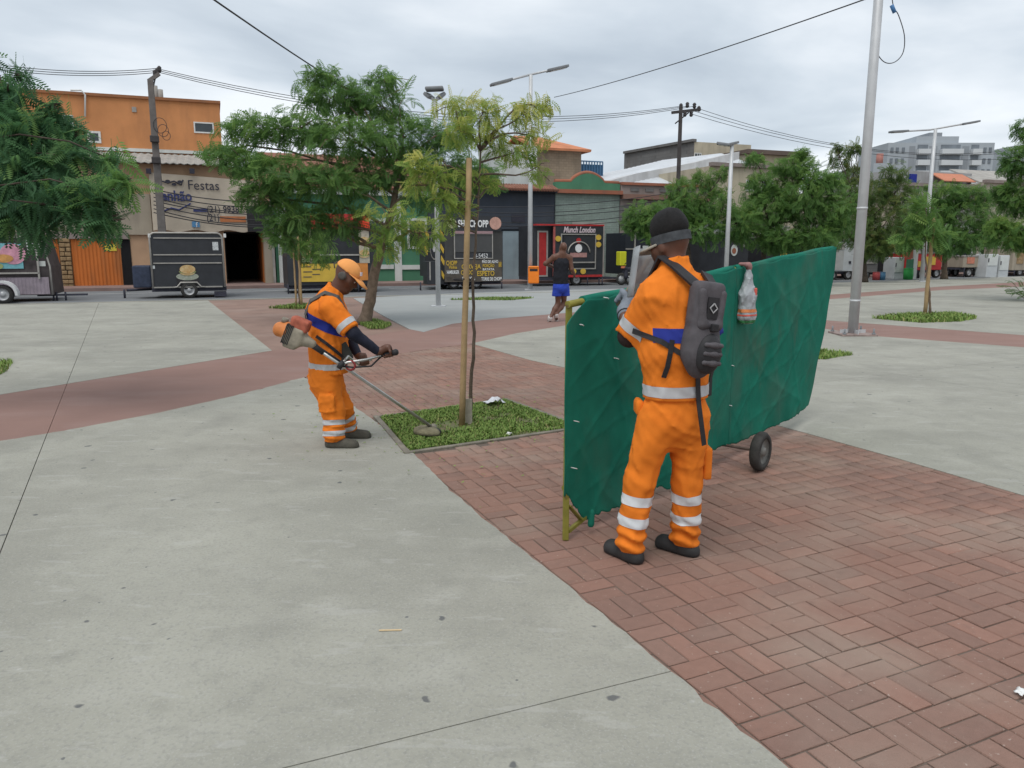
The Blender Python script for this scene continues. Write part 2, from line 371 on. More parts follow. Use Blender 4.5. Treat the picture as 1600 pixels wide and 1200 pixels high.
def brick_verts(w, h, seed):
    r = random.Random(seed); a, b = w/2, h/2; j = lambda: r.uniform(-.0018, .0018); c = .0045
    top = [(-a+c+j(), -b+c+j(), .0), (a-c+j(), -b+c+j(), .0), (a-c+j(), b-c+j(), .0), (-a+c+j(), b-c+j(), .0)]
    mid = [(-a+j(), -b+j(), -.004), (a+j(), -b+j(), -.004), (a+j(), b+j(), -.004), (-a+j(), b+j(), -.004)]
    bot = [(p[0], p[1], -.03) for p in mid]
    F = [(0, 1, 2, 3)]+[(4+i, 4+(i+1) % 4, (i+1) % 4, i) for i in range(4)]+[(8+i, 8+(i+1) % 4, 4+(i+1) % 4, 4+i) for i in range(4)]
    return np.array(top+mid+bot), F
CELL = .2015; B0 = np.array((.96, 2.47)); VAR = []
for k in range(10):
    V, F = brick_verts(.1945, .0945, k); me = bpy.data.meshes.new('brick'); me.from_pydata([tuple(v) for v in V], [], F); me.materials.append(m_brickA); me.update(); VAR.append((V, F, me))
spots = []
bedc = sum(BED)/4
bedbig = [tuple(bedc+(q-bedc)*1.02) for q in BED]
for i in range(-60, 60):
    for j in range(-20, 90):
        vert = (i+j) % 2
        for k in (-.25, .25):
            c2 = (np.array((.5+k, .5)) if vert else np.array((.5, .5+k)))
            p = B0+BU*(i+c2[0])*CELL+BV*(j+c2[1])*CELL
            if p[1] < 1.2 or not (-3 < p[0] < 6): continue
            near = any(inside(p+np.array(o)*.1, P_N) for o in ((0, 0), (1, 0), (-1, 0), (0, 1), (0, -1)))
            if not near or inside(p, bedbig): continue
            spots.append((p, vert))
def bpx(p):
    d = np.array((p[0], p[1], 0))-CAM; f = d[1]*math.cos(PITCH)-d[2]*math.sin(PITCH); u = -d[1]*math.sin(PITCH)-d[2]*math.cos(PITCH)
    return 800+FPX*d[0]/f, 600+FPX*u/f
def seen(p):
    x, y = bpx(p); return -20 < x < 1620 and y < 1215
spots.sort(key=lambda q: (not (seen(q[0]) and not inside(q[0], P_A)), q[0][0]**2+q[0][1]**2))
pav = empty('brick_paving', (0, 0, 0)); pav['kind'] = 'structure'
BV_, BF_, BT_ = [], [], []; off = 0
for n_, (p, vert) in enumerate(spots):
    k = random.randrange(10); rz = ang+(math.pi/2 if vert else 0)+random.gauss(0, .008); z = random.gauss(-.001, .0012)
    if n_ < 300:
        o = mesh_obj('brick', VAR[k][2], pav, (p[0], p[1], z)); o.rotation_euler = (random.gauss(0, .006), random.gauss(0, .006), rz)
    else:
        V, F, _ = VAR[k]; c_, s_ = math.cos(rz), math.sin(rz)
        W = np.c_[V[:, 0]*c_-V[:, 1]*s_+p[0], V[:, 0]*s_+V[:, 1]*c_+p[1], V[:, 2]+z]
        BV_.append(W); BF_.append(np.array(F)+off); off += len(V); BT_.append(np.full(len(V), random.random()))
print('bricks', len(spots))
props(np_mesh('brick_field', np.vstack(BV_), np.vstack(BF_), m_brickB, pav, tint=np.concatenate(BT_)), kind='stuff')

# ---- grass: beds and patches
def grass_mat(name, c1, c2):
    m = mat(name, c1, .7, .2, 3, col2=c2); t, n, l, b = nodes_of(m)
    a = n.new('ShaderNodeAttribute'); a.attribute_name = 'tint'; r = n.new('ShaderNodeValToRGB'); e = r.color_ramp.elements
    e[0].color = (*c1, 1); e[1].color = (*c2, 1); e[1].position = .75; q = e.new(.95); q.color = (.26, .24, .10, 1); l.new(a.outputs['Fac'], r.inputs[0]); l.new(r.outputs[0], b.inputs['Base Color'])
    b.inputs['Specular IOR Level'].default_value = .15
    return m
m_grass = grass_mat('grass_blades', (.105, .185, .042), (.23, .32, .085))
m_soil = mat('bed_soil', (.15, .115, .07), .95, .25, 9, bump=.5, col2=(.12, .16, .06))
def blades(name, poly, n, h, label, parent=None, bald=(), w=.008):
    xs = [p[0] for p in poly]; ys = [p[1] for p in poly]; P = []
    while len(P) < n:
        q = (random.uniform(min(xs), max(xs)), random.uniform(min(ys), max(ys)))
        if not inside(q, poly): continue
        if any((q[0]-c[0])**2+(q[1]-c[1])**2 < (c[2]*random.uniform(.4, 1.2))**2 and random.random() < c[3] for c in bald): continue
        P.append(q)
    P = np.array(P); k = len(P); a = RNG.uniform(0, 6.28, k); hh = h*RNG.uniform(.4, 1.25, k); ln = hh*RNG.uniform(.2, 1.1, k); b = a+RNG.normal(1.57, .5, k)
    ww = w*RNG.uniform(.6, 1.3, k); z0 = np.full(k, .003)
    base = np.c_[P, z0]; sx_ = np.c_[np.cos(a), np.sin(a), 0*a]*ww[:, None]; lean = np.c_[np.cos(b), np.sin(b), 0*b]*ln[:, None]; up = np.c_[0*a, 0*a, hh]
    V = np.stack([base-sx_, base+sx_, base+sx_*.7+lean*.4+up*.65, base-sx_*.7+lean*.4+up*.65, base+lean+up], 1).reshape(-1, 3)
    i = np.arange(k)*5; F = np.concatenate([np.c_[i, i+1, i+2], np.c_[i, i+2, i+3], np.c_[i+3, i+2, i+4]])
    t = np.repeat(np.clip(RNG.normal(.45, .28, k), 0, 1), 5)
    return props(np_mesh(name, V, F, m_grass, parent, tint=t), label, 'grass' if label else None, kind='stuff')
bed = empty('grass_bed', (0, 0, 0)); bed['kind'] = 'structure'
sheet('bed_soil_sheet', [tuple(q) for q in BED], -.002, m_soil, 0, bed).name = 'soil'
m_edge = mat('edging_concrete', (.20, .18, .145), .9, .25, 7, bump=.3)
mb = MB()
for i in range(4):
    a, b = BED[i], BED[(i+1) % 4]; d = unit(b-a); n_ = np.array((-d[1], d[0]))
    p_, q_ = a-d*.03, b+d*.03; hw = .024
    e_ = MB().prism([tuple(p_+n_*hw), tuple(p_-n_*hw), tuple(q_-n_*hw), tuple(q_+n_*hw)], -.03, .010+.0015*i)
    e_.build('edging', m_edge, bed, bevel=.006)
STK = gp(721, 664)
blades('grass', [tuple(bedc+(q-bedc)*.955) for q in BED], 19000, .023, 'short green grass in the tree bed by the trimmer', bald=((STK[0]-.18, STK[1]-.1, .38, .85), (STK[0]-.05, STK[1], .22, .8), (bedc[0]+.2, bedc[1]+.1, .4, .35), (bedc[0]-.6, bedc[1]-.2, .3, .35), *[(bedc[0]+random.uniform(-.9, .9), bedc[1]+random.uniform(-.7, .7), random.uniform(.07, .2), random.uniform(.4, .9)) for _ in range(22)]), w=.007)
blades('grass', gpoly((-160, 600), (-160, 562), (22, 565), (12, 580), (-10, 592)), 3500, .06, 'grass patch at the left edge of the far concrete')
blades('grass', gpoly((576, 514), (560, 506), (585, 501), (612, 508), (600, 514)), 2500, .07, 'grass patch at the foot of the leaning tree')
blades('grass', gpoly((420, 482), (470, 476), (500, 479), (470, 483)), 1500, .08, 'thin grass round the small staked sapling by the yellow trailer', w=.015)
blades('grass', gpoly((1362, 498), (1420, 492), (1490, 491), (1528, 498), (1500, 503), (1440, 505)), 3500, .09, 'grass bed of the staked sapling at right', w=.014)
blades('grass', gpoly((1200, 562), (1220, 548), (1290, 549), (1335, 555), (1290, 562)), 2500, .06, 'grass patch beyond the far end of the green screen')
blades('grass', gpoly((700, 469), (760, 466), (835, 466), (800, 469.5)), 1500, .07, 'narrow grass strip in front of the beer trailer', w=.015)
# ================================================================ BODIES: signed distance fields turned into one skin
def cone(a, b, ra, rb, w=None, s=1., k=.03, cut=(), w2=None, s2=1.): return dict(t='c', a=np.asarray(a, float), b=np.asarray(b, float), ra=ra, rb=rb, w=w, s=s, k=k, cut=cut, w2=w2, s2=s2)
def ell(c, r, R=None, k=.03, cut=()): return dict(t='e', c=np.asarray(c, float), r=np.asarray(r, float), R=np.eye(3) if R is None else np.asarray(R, float), k=k, cut=cut)
def rbox(c, h, r, R=None, k=.02, cut=()): return dict(t='b', c=np.asarray(c, float), h=np.asarray(h, float), r=r, R=np.eye(3) if R is None else np.asarray(R, float), k=k, cut=cut)
def pdist(p, P):
    if p['t'] == 'c':
        ab = p['b']-p['a']; q = P-p['a']; t = np.clip((q@ab)/(ab@ab+1e-9), 0, 1); q = q-t[..., None]*ab
        if p['w'] is not None:
            w_ = unit(p['w']); q = q+((1/p['s']-1)*(q@w_))[..., None]*w_
        if p['w2'] is not None:
            w_ = unit(p['w2']); q = q+((1/p['s2']-1)*(q@w_))[..., None]*w_
        d = np.sqrt((q*q).sum(-1))-(p['ra']+(p['rb']-p['ra'])*t)
    elif p['t'] == 'e':
        q = (P-p['c'])@p['R'].T; k0 = np.sqrt(((q/p['r'])**2).sum(-1)); k1 = np.sqrt(((q/p['r']**2)**2).sum(-1))+1e-9; d = k0*(k0-1)/k1
    else:
        q = np.abs((P-p['c'])@p['R'].T)-p['h']; d = np.sqrt((np.maximum(q, 0)**2).sum(-1))+np.minimum(q.max(-1), 0)-p['r']
    for (c, n) in p['cut']: d = np.maximum(d, (P-np.asarray(c))@unit(n))
    return d
def field(prims, P):
    D = None
    for p in prims:
        d = pdist(p, P)
        if D is None: D = d
        elif p.get('sub'): D = np.maximum(D, -d)
        else:
            k = p['k']; h = np.maximum(k-np.abs(D-d), 0)/k; D = np.minimum(D, d)-h*h*k*.25
    return D
def nets(prims, res, lo=None, hi=None, post=None):
    """surface nets over the field; post(D, P) may add folds or cuts"""
    if lo is None:
        pts = []
        for p in prims:
            if p['t'] == 'c':
                r = max(p['ra'], p['rb'])*max(p['s'], p['s2'], 1); pts += [p['a']-r, p['a']+r, p['b']-r, p['b']+r]
            else:
                r = np.linalg.norm(p['r'] if p['t'] == 'e' else p['h']+p['r']) if p['t'] != 'e' else max(p['r']); pts += [p['c']-r, p['c']+r]
        pts = np.array(pts); lo, hi = pts.min(0)-.025, pts.max(0)+.025
    n = np.ceil((hi-lo)/res).astype(int)+1
    ax = [lo[i]+res*np.arange(n[i]) for i in range(3)]
    P = np.stack(np.meshgrid(*ax, indexing='ij'), -1)
    D = field(prims, P)
    if post: D = post(D, P)
    D[0], D[-1], D[:, 0], D[:, -1], D[:, :, 0], D[:, :, -1] = (1,)*6
    S = D < 0
    c = [S[i:n[0]-1+i, j:n[1]-1+j, k:n[2]-1+k] for i in (0, 1) for j in (0, 1) for k in (0, 1)]
    cnt = sum(x.astype(np.int8) for x in c); act = (cnt > 0) & (cnt < 8)
    idx = -np.ones(act.shape, int); cells = np.argwhere(act); idx[act] = np.arange(len(cells))
    acc = np.zeros((len(cells), 3)); num = np.zeros(len(cells))
    cor = [(i, j, k) for i in (0, 1) for j in (0, 1) for k in (0, 1)]
    for a in range(8):
        for b in range(a+1, 8):
            A, B = np.array(cor[a]), np.array(cor[b])
            if np.abs(A-B).sum() != 1: continue
            da = D[tuple((cells+A).T)]; db = D[tuple((cells+B).T)]; m = (da < 0) != (db < 0)
            t = np.where(m, da/(da-db+1e-12), 0); acc += m[:, None]*(A+t[:, None]*(B-A)); num += m
    V = lo+res*(cells+acc/num[:, None])
    F = []
    for d in range(3):
        e = [0, 0, 0]; e[d] = 1
        s0 = S[tuple(slice(0, n[i]-e[i]) for i in range(3))]; s1 = S[tuple(slice(e[i], n[i]) for i in range(3))]
        g = np.argwhere(s0 != s1); u, v = [(1, 2), (2, 0), (0, 1)][d]
        g = g[(g[:, u] > 0) & (g[:, v] > 0)]
        o = np.zeros(3, int); U = o.copy(); U[u] = 1; W = o.copy(); W[v] = 1
        q = np.c_[idx[tuple((g-U-W).T)], idx[tuple((g-W).T)], idx[tuple(g.T)], idx[tuple((g-U).T)]]
        flip = ~S[tuple(g.T)]; q[flip] = q[flip][:, ::-1]; F.append(q)
    F = np.vstack(F); F = F[(F >= 0).all(1)]
    return V, F
def relax(V, F, it=2, lam=.5):
    E_ = np.vstack([F[:, [0, 1]], F[:, [1, 2]], F[:, [2, 3]], F[:, [3, 0]]]); E_ = np.vstack([E_, E_[:, ::-1]])
    deg = np.bincount(E_[:, 0], minlength=len(V))[:, None]
    for _ in range(it):
        S_ = np.stack([np.bincount(E_[:, 0], weights=V[E_[:, 1], i], minlength=len(V)) for i in range(3)], 1)
        V = V+lam*(S_/np.maximum(deg, 1)-V)
    return V
def skin(name, prims, res, m, parent=None, loc=None, post=None, it=1):
    V, F = nets(prims, res, post=post); V = relax(V, F, it); return np_mesh(name, V, F, m, parent, loc, smooth=True)
def wrinkle(seed, amp, freq, lay=(1, 1, .45)):
    """cloth folds: narrow warped creases, mostly hanging, over a soft billow"""
    r = np.random.default_rng(seed); K = [(unit(r.normal(size=3)*np.array(lay)), r.uniform(.7, 1.5)*freq, r.uniform(0, 6.28)) for _ in range(9)]
    def f(P):
        w_ = sum(np.sin(P@k*q*.45+o) for k, q, o in K[:3]); s = 0; m_ = .5+.5*np.sin(P@K[1][0]*freq*.33+K[1][2]+w_*.5)
        for n_, (k, q, o) in enumerate(K[3:7]): s = s+(1-np.abs(np.sin(P@k*q*.8+o+w_*.8)))**4*(m_ if n_ % 2 else 1-m_)
        t = sum(np.sin(P@k*q*2.6+o+w_*1.7) for k, q, o in K[7:])
        return amp*(.35-s*.55)+amp*.10*t+amp*.12*w_/3
    return f
def push(prims, p, n, gap=.006, post=None):
    """move a point out of a garment along n until it lies on its surface"""
    p = np.asarray(p, float)-unit(n)*.035; n = unit(n)
    for k in range(160):
        d = field(prims, p[None])
        if post is not None: d = post(p[None])+d
        if d[0] > gap: break
        p = p+n*.004
    return p
def on(prims, pts, nrm, gap=.006, post=None): return [push(prims, p, n, gap, None) for p, n in zip(pts, nrm)]
def band(src, name, p, n, half, R, m, parent, off=.003, clip=()):
    """reflective tape: the strip of a garment between two planes"""
    bm = bmesh.new(); bm.from_mesh(src.data); p = np.asarray(p, float); n = unit(n)
    for sg in (1, -1):
        bmesh.ops.bisect_plane(bm, geom=bm.verts[:]+bm.edges[:]+bm.faces[:], plane_co=Vector(p+n*half*sg), plane_no=Vector(n*sg), clear_outer=True)
    for cp_, cn_ in clip: bmesh.ops.bisect_plane(bm, geom=bm.verts[:]+bm.edges[:]+bm.faces[:], plane_co=Vector(cp_), plane_no=Vector(cn_), clear_outer=True)
    bmesh.ops.delete(bm, geom=[f for f in bm.faces if (Vector(p)-f.calc_center_median()).length > R], context='FACES')
    bm.normal_update()
    mv = [(v, v.co+v.normal*off) for v in bm.verts]
    for v, c in mv: v.co = c
    me = bpy.data.meshes.new(name); bm.to_mesh(me); bm.free(); me.materials.clear(); me.materials.append(m)
    me.polygons.foreach_set('use_smooth', [True]*len(me.polygons))
    return mesh_obj(name, me, parent)
def basis(fwd, up):
    f = unit(fwd); r = unit(np.cross(f, up)); u = np.cross(r, f); return r, f, u
def head(c, fwd, up, g=1.):
    r, f, u = basis(fwd, up); R = np.array((r, f, u)); c = np.asarray(c, float); q = lambda a, b, d: c+(r*a+f*b+u*d)*g
    H = [ell(q(0, -.012, .035), np.array((.074, .097, .092))*g, R, k=.02), cone(q(0, .03, -.02), q(0, .052, -.078), .058*g, .038*g, r, 1.12, k=.05),
         ell(q(0, .07, -.1), np.array((.026, .02, .018))*g, R, k=.03), cone(q(-.03, .078, .027), q(.03, .078, .027), .013*g, .013*g, k=.02),
         cone(q(0, .088, .015), q(0, .108, -.022), .009*g, .014*g, k=.012), cone(q(-.012, .1, -.026), q(.012, .1, -.026), .009*g, .009*g, k=.012),
         cone(q(-.02, .087, -.052), q(.02, .087, -.052), .009*g, .009*g, k=.012), cone(q(-.018, .086, -.066), q(.018, .086, -.066), .0095*g, .0095*g, k=.01)]
    for s_ in (-1, 1):
        H += [cone(q(.05*s_, .055, -.012), q(.035*s_, .07, -.03), .018*g, .016*g, k=.03), ell(q(.077*s_, -.008, -.002), np.array((.011, .021, .034))*g, R, k=.01)]
    eyes = [q(.031*s_, .083, .008) for s_ in (-1, 1)]
    return H, eyes, (r, f, u)
def grip_hand(wrist, G, g, rh, side=1, sc=1.):
    """hand closed on a bar of radius rh through G along g"""
    wrist, G, g = np.asarray(wrist, float), np.asarray(G, float), unit(g)
    w_ = wrist-G; w_ = unit(w_-g*(w_@g)); s_ = np.cross(g, w_)*side; H = []
    kn = G+w_*.006+s_*(rh+.014)
    H.append(cone(wrist, G+w_*.045*sc+s_*(rh+.006), .026*sc, .03*sc, g, 1.25, k=.02))
    H.append(cone(G+w_*.045*sc+s_*(rh+.008)-g*.022, G+w_*.045*sc+s_*(rh+.008)+g*.022, .019*sc, .019*sc, k=.02))
    for i, ln in enumerate((.92, 1.05, 1.0, .8)):
        o = g*(i-1.5)*.0205*sc*(-1); R_ = rh+.0085; pts = [kn+o+w_*.025*sc]
        for a_ in (25, 75, 130, 130+70*ln): t_ = math.radians(a_); pts.append(G+o+R_*(s_*math.cos(t_)-w_*math.sin(t_)*1.0))
        rr = [.0105, .0105, .0098, .009, .008]
        for j in range(4): H.append(cone(pts[j], pts[j+1], rr[j]*sc, rr[j+1]*sc, k=.004))
    th = [G+w_*.055*sc-g*-.02*sc+s_*.01, G+w_*.025*sc+g*.036*sc-s_*(rh*.5+.012), G+g*.033*sc-s_*(rh+.011)-w_*.012]
    H += [cone(th[0], th[1], .014*sc, .0115*sc, k=.012), cone(th[1], th[2], .0115*sc, .0095*sc, k=.006)]
    return H
def open_hand(wrist, d, nrm, sc=1.):
    """loose, slightly curled hand"""
    d = unit(d); nrm = unit(np.asarray(nrm)-d*(np.asarray(nrm)@d)); s_ = np.cross(d, nrm); w_ = np.asarray(wrist, float); H = [cone(w_, w_+d*.075*sc, .024*sc, .03*sc, nrm, .62, k=.02)]
    for i, ln in enumerate((.9, 1.05, 1., .8)):
        a = w_+d*.08*sc+s_*(i-1.5)*.019*sc; b = a+(d*.9+nrm*.35)*.036*ln*sc; c = b+(d*.45+nrm*.9)*.028*ln*sc; e_ = c+(nrm*.9-d*.25)*.02*ln*sc
        H += [cone(a, b, .0098*sc, .009*sc, k=.006), cone(b, c, .009*sc, .0085*sc, k=.004), cone(c, e_, .0085*sc, .0075*sc, k=.004)]
    a = w_+d*.025*sc-s_*.022*sc; b = a+(d*.6-s_*.7+nrm*.3)*.045*sc; H += [cone(a, b, .014*sc, .011*sc, k=.012), cone(b, b+(d*.8+nrm*.4)*.03*sc, .011*sc, .009*sc, k=.005)]
    return H

m_orange = mat('orange_cotton', (.76, .20, .022), .9, .10, 7, bump=.12, bscale=300, spec=.15)
mixin(m_orange, f_noise(3, .55, .75, 1, 1, 1.5, 6), (.56, .115, .010), .55)
# crease bump
t, n, l, b = nodes_of(m_orange); tcn = n.new('ShaderNodeTexCoord'); mp = n.new('ShaderNodeMapping'); mp.inputs['Scale'].default_value = (1, 1, .55); mp.inputs['Rotation'].default_value = (.5, .3, 0); l.new(tcn.outputs['Object'], mp.inputs[0])
ns = n.new('ShaderNodeTexNoise'); ns.noise_type = 'RIDGED_MULTIFRACTAL'; ns.inputs['Scale'].default_value = 9; ns.inputs['Detail'].default_value = 3; ns.inputs['Distortion'].default_value = .6; l.new(mp.outputs[0], ns.inputs['Vector'])
b2 = n.new('ShaderNodeBump'); b2.inputs['Strength'].default_value = .9; b2.inputs['Distance'].default_value = .03; l.new(ns.outputs[0], b2.inputs['Height']); l.new(b.inputs['Normal'].links[0].from_socket, b2.inputs['Normal']); l.new(b2.outputs[0], b.inputs['Normal'])
m_tape = mat('reflective_tape', (.47, .475, .48), .45, .08, 20, spec=.5)
m_tape2 = mat('bright_reflective_tape', (.62, .64, .65), .4, .06, 20, spec=.5)
m_blue = mat('blue_shirt_panel', (.018, .03, .23), .8, .1, 8)
m_navy = mat('navy_sleeve', (.012, .014, .028), .75, .2, 12)
m_skin = mat('brown_skin', (.105, .042, .024), .5, .12, 18, spec=.45, bump=.05, bscale=200)
m_skin2 = mat('dark_brown_skin', (.125, .055, .034), .5, .12, 18, spec=.45, bump=.05, bscale=200)
m_hair = mat('black_hair', (.012, .011, .011), .8, .3, 60, bump=.4)
m_boot = mat('dusty_black_boot', (.032, .032, .032), .6, .3, 14, bump=.1)
m_bootd = mat('muddy_boot', (.085, .078, .062), .85, .3, 12, bump=.15)
m_capo = mat('faded_orange_cap', (.80, .335, .10), .85, .08, 10, bump=.1, bscale=300)
m_black = mat('black_nylon', (.026, .025, .027), .6, .25, 14, bump=.12, bscale=220)
m_pack = mat('dark_grey_pack_cloth', (.085, .078, .084), .75, .2, 16, bump=.2, bscale=240)
m_glove = mat('grey_work_glove', (.20, .225, .26), .85, .12, 14, bump=.15, bscale=260)
m_web = mat('grey_harness_webbing', (.085, .078, .07), .8, .2, 18)
m_white = mat('white_print', (.75, .75, .74), .7, .05, 10)
m_eyew = mat('eye_white', (.6, .58, .55), .3, .05, 10)
m_plas = mat('clear_face_shield', (.45, .48, .50), .3, .06, 4, alpha=.62)
def eyes_of(pts, f, parent):
    for p in pts: MB().lathe([(0, -.011), (.007, -.008), (.0105, 0), (.007, .008), (0, .0105)], p, f, 10, 0).build('eye', m_eyew, parent)

# ---------------------------------------------------------------- worker A: side view, with the brush cutter
RA = gp(532, 693); YA = RA[1]
def K(px, py, dy=0.): return at(px, py, YA+dy)-RA
Wd = np.array((0, 1., 0))                                            # his left-right axis (he faces +x)
sh_n, sh_f = K(517, 480, -.17), K(522, 474, .19)
el_n, wr_n = K(552, 521, -.22), K(592, 550, -.16)
G_n = K(606, 553, -.16); gax = unit(np.array((.93, -.18, .22)))
el_f, wr_f = K(545, 528, .24), K(560, 556, .10)
G_f = K(569, 566, .07)
hip_n, hip_f = K(507, 590, -.085), K(511, 588, .095)
kn_n, kn_f = K(521, 641, -.09), K(533, 636, .10)
an_n, an_f = np.array(gp(522, 700))-RA+(0, .02, .085), np.array(gp(543, 685))-RA+(0, .02, .085)
nk, hd = K(524, 455, .0), K(541, 432, .0)
hf, hu = np.array((.80, -.06, -.60)), np.array((.60, 0, .80))
H, eyes, hb = head(hd, hf, hu, 1.0)
chest, belly, pel = K(511, 498), K(513, 550), K(509, 585)
body = [cone(nk-(.02, 0, .03), hd-hb[2]*.03-hb[1]*.02, .058, .052)]+H+[
    cone(chest, belly, .115, .105, Wd, 1.35), cone(belly, pel, .105, .11, Wd, 1.3), cone(chest, nk-(.02, 0, .05), .11, .06, Wd, 1.3, k=.05),
    cone(hip_n, kn_n, .078, .055), cone(kn_n, an_n, .055, .036), cone(hip_f, kn_f, .078, .055), cone(kn_f, an_f, .055, .036),
    cone(sh_n, el_n, .05, .04), cone(el_n, wr_n, .038, .027), cone(sh_f, el_f, .05, .04), cone(el_f, wr_f, .038, .027)]
body += grip_hand(wr_n, G_n, gax, .016, -1)+grip_hand(wr_f, G_f, np.array((.8, .35, .3)), .016, 1)
wa = skin('person', body, .0095, m_skin, None, RA)
props(wa, 'worker in orange uniform and faded orange cap, stooping over the grass trimmer', 'person', 'street-cleaning workers in orange')
eyes_of(eyes, hb[1], wa)
wr1 = wrinkle(3, .015, 38.)
hemA = K(510, 583)[2]
def cutz(z, sgn): return lambda D, P: np.maximum(D, sgn*(P[..., 2]-z))
sl_n = unit(el_n-sh_n); sle = K(549, 517, -.215)
sl_f = unit(el_f-sh_f)
shirt = [cone(K(512, 492), K(513, 545), .150, .150, Wd, 1.30), cone(K(513, 545), K(514, 590), .150, .158, Wd, 1.2, k=.05), cone(K(508, 482), K(514, 466), .135, .095, Wd, 1.45, k=.06),
         cone(sh_n, el_n, .088, .082, k=.05, cut=((sle, sl_n),)), cone(sh_f, el_f, .088, .082, k=.05, cut=((el_f, sl_f),)),
         cone(nk-(.03, 0, .05), nk+(.02, 0, .06), .088, .074, k=.03, cut=((nk+(.012, 0, .030), (.62, 0, .78)),))]
sa = skin('shirt', shirt, .010, m_orange, wa, post=lambda D, P: np.maximum(D+wr1(P), hemA-P[..., 2]), it=1)
band(sa, 'reflective_band', K(511, 569), (0.04, 0, 1), .024, .34, m_tape, sa)
band(sa, 'reflective_band', sle-sl_n*.058, sl_n, .023, .115, m_tape, sa)
band(sa, 'blue_panel', K(509, 503), (.42, 0, .9), .040, .24, m_blue, sa, .0035)
skin('undersleeve', [cone(sh_n*.35+el_n*.65, el_n, .058, .052, k=.03), cone(el_n, wr_n*.94+el_n*.06, .052, .035, k=.03)], .009, m_navy, wa, post=lambda D, P: D+wrinkle(4, .006, 40.)(P)); skin('undersleeve', [cone(sh_f*.35+el_f*.65, el_f, .058, .052, k=.03), cone(el_f, wr_f*.94+el_f*.06, .052, .035, k=.03)], .009, m_navy, wa)
tr = [cone(K(509, 572), K(509, 592), .135, .14, Wd, 1.2), cone(hip_n, kn_n, .112, .094, k=.06), cone(kn_n, an_n+(0, 0, .02), .092, .09, k=.04), cone(hip_f, kn_f, .112, .094, k=.06), cone(kn_f, an_f+(0, 0, .02), .092, .085, k=.04)]
tr += [rbox((kn_n+hip_n)/2+(.005, -.105, -.06), (.06, .006, .065), .012, k=.012)]
wr2 = wrinkle(9, .016, 38., (1, 1, .9))
def tpost(a, b, zt):
    def f(D, P):
        z = P[..., 2]; D = D+wr2(P)+.007*np.sin(z*120+P[..., 0]*14)*np.clip((.30-z)/.18, 0, 1)
        return np.maximum(np.maximum(D, .055-z), z-zt)
    return f
ta = skin('trousers', tr, .010, m_orange, wa, post=tpost(0, 0, hemA+.06), it=1)
for a_, k_, px_ in ((an_n, kn_n, 'n'), (an_f, kn_f, 'f')):
    ax_ = unit(k_-a_)
    for t_ in (.055, .145): band(ta, 'reflective_band', a_+ax_*(t_-.02), ax_, .021, .125, m_tape, ta)
for a_ in (an_n, an_f):
    b_ = [cone(a_+(-.01, 0, .01), a_+(0, 0, -.035), .05, .052, k=.03), cone(a_+(0, 0, -.045), a_+(.15, -.01, -.055), .047, .04, Wd, 1.05, k=.03), cone(a_+(-.035, 0, -.055), a_+(.16, -.01, -.07), .045, .043, k=.02)]
    skin('boot', b_, .009, m_bootd, wa, post=lambda D, P, z0=a_[2]: np.maximum(D, (z0-.085)-P[..., 2]))
# cap
cr, cf, cu = hb
Rm = np.array((cr, cf, cu))
cp = skin('cap', [ell(hd+cu*.045-cf*.012, (.086, .108, .092), Rm, cut=((hd+cu*.042, -cu),)), ], .008, m_capo, wa)
mb = MB(); V = []
for i in range(15):
    a = math.radians(-70+140*i/14); base = hd+cu*.047+cr*math.sin(a)*.086+cf*(math.cos(a)*.106-.012)
    tip = hd+cu*(.030-.012*math.cos(a))+cr*math.sin(a)*.078+cf*(.09+.105*math.cos(a)**.8)
    V += [base, (base+tip)/2+cu*.006, tip]
F = [(i*3+j, i*3+3+j, i*3+4+j, i*3+1+j) for i in range(14) for j in range(2)]
br = mb.add(V, F, 0, True).build('brim', m_capo, cp); md = br.modifiers.new('thick', 'SOLIDIFY'); md.thickness = .005
MB().tube([hd-cf*.125+cu*.055, hd-cf*.135+cu*.02, hd-cf*.11-cu*.0+cr*.01], .006, 6).build('adjuster_loop', m_web, cp)
MB().obox(hd+cf*.083+cu*.085, cr*.018, (cf*.35-cu*.6)*.022, (cu*.5+cf*.7)*.012).build('cap_patch', mat('pale_patch', (.6, .55, .6), .8, .2, 40), cp)
# ear muff / goggle strap behind the ear
MB().lathe([(0, -.01), (.03, -.008), (.034, .008), (.02, .014), (0, .014)], hd-cr*-.088-cu*.002-cf*.01, cr, 12).build('ear_plug', m_web, wa)
# harness
hs = empty('shoulder_harness', RA, 0, 'grey webbing harness over the orange back of the stooping worker', 'harness')
nA = [np.array(n) for n in ((.75, -.6, .2), (.55, -.6, .6), (.1, -.45, .9), (-.25, -.5, .8), (-.7, -.5, .5), (-.85, -.45, .2), (-.9, -.4, 0))]
P_ = on(shirt, [K(545, 499, -.10), K(539, 482, -.11), K(527, 466, -.11), K(512, 466, -.10), K(499, 478, -.09), K(491, 494, -.08), K(488, 508, -.05)], nA, .004, wr1)
MB().strap(P_, nA, .05, .007).build('shoulder_strap', m_web, hs)
nA = [np.array((-1., -.3, 0)), np.array((-1., 0, 0)), np.array((-1., .3, 0))]; P_ = on(shirt, [K(490, 505, -.05), K(490, 513, .0), K(490, 518, .06)], nA, .004, wr1)
MB().strap(P_, nA, .05, .007).build('back_strap', m_web, hs)
nA = [np.array((0, -1., .05))]*4; P_ = on(shirt, [K(499, 524, -.1), K(515, 535, -.1), K(528, 547, -.1), K(536, 557, -.1)], nA, .005, wr1)
P_ = [p+(0, -.006, 0) for p in P_]; MB().strap(P_, nA, .024, .006).build('hip_strap', m_black, hs)
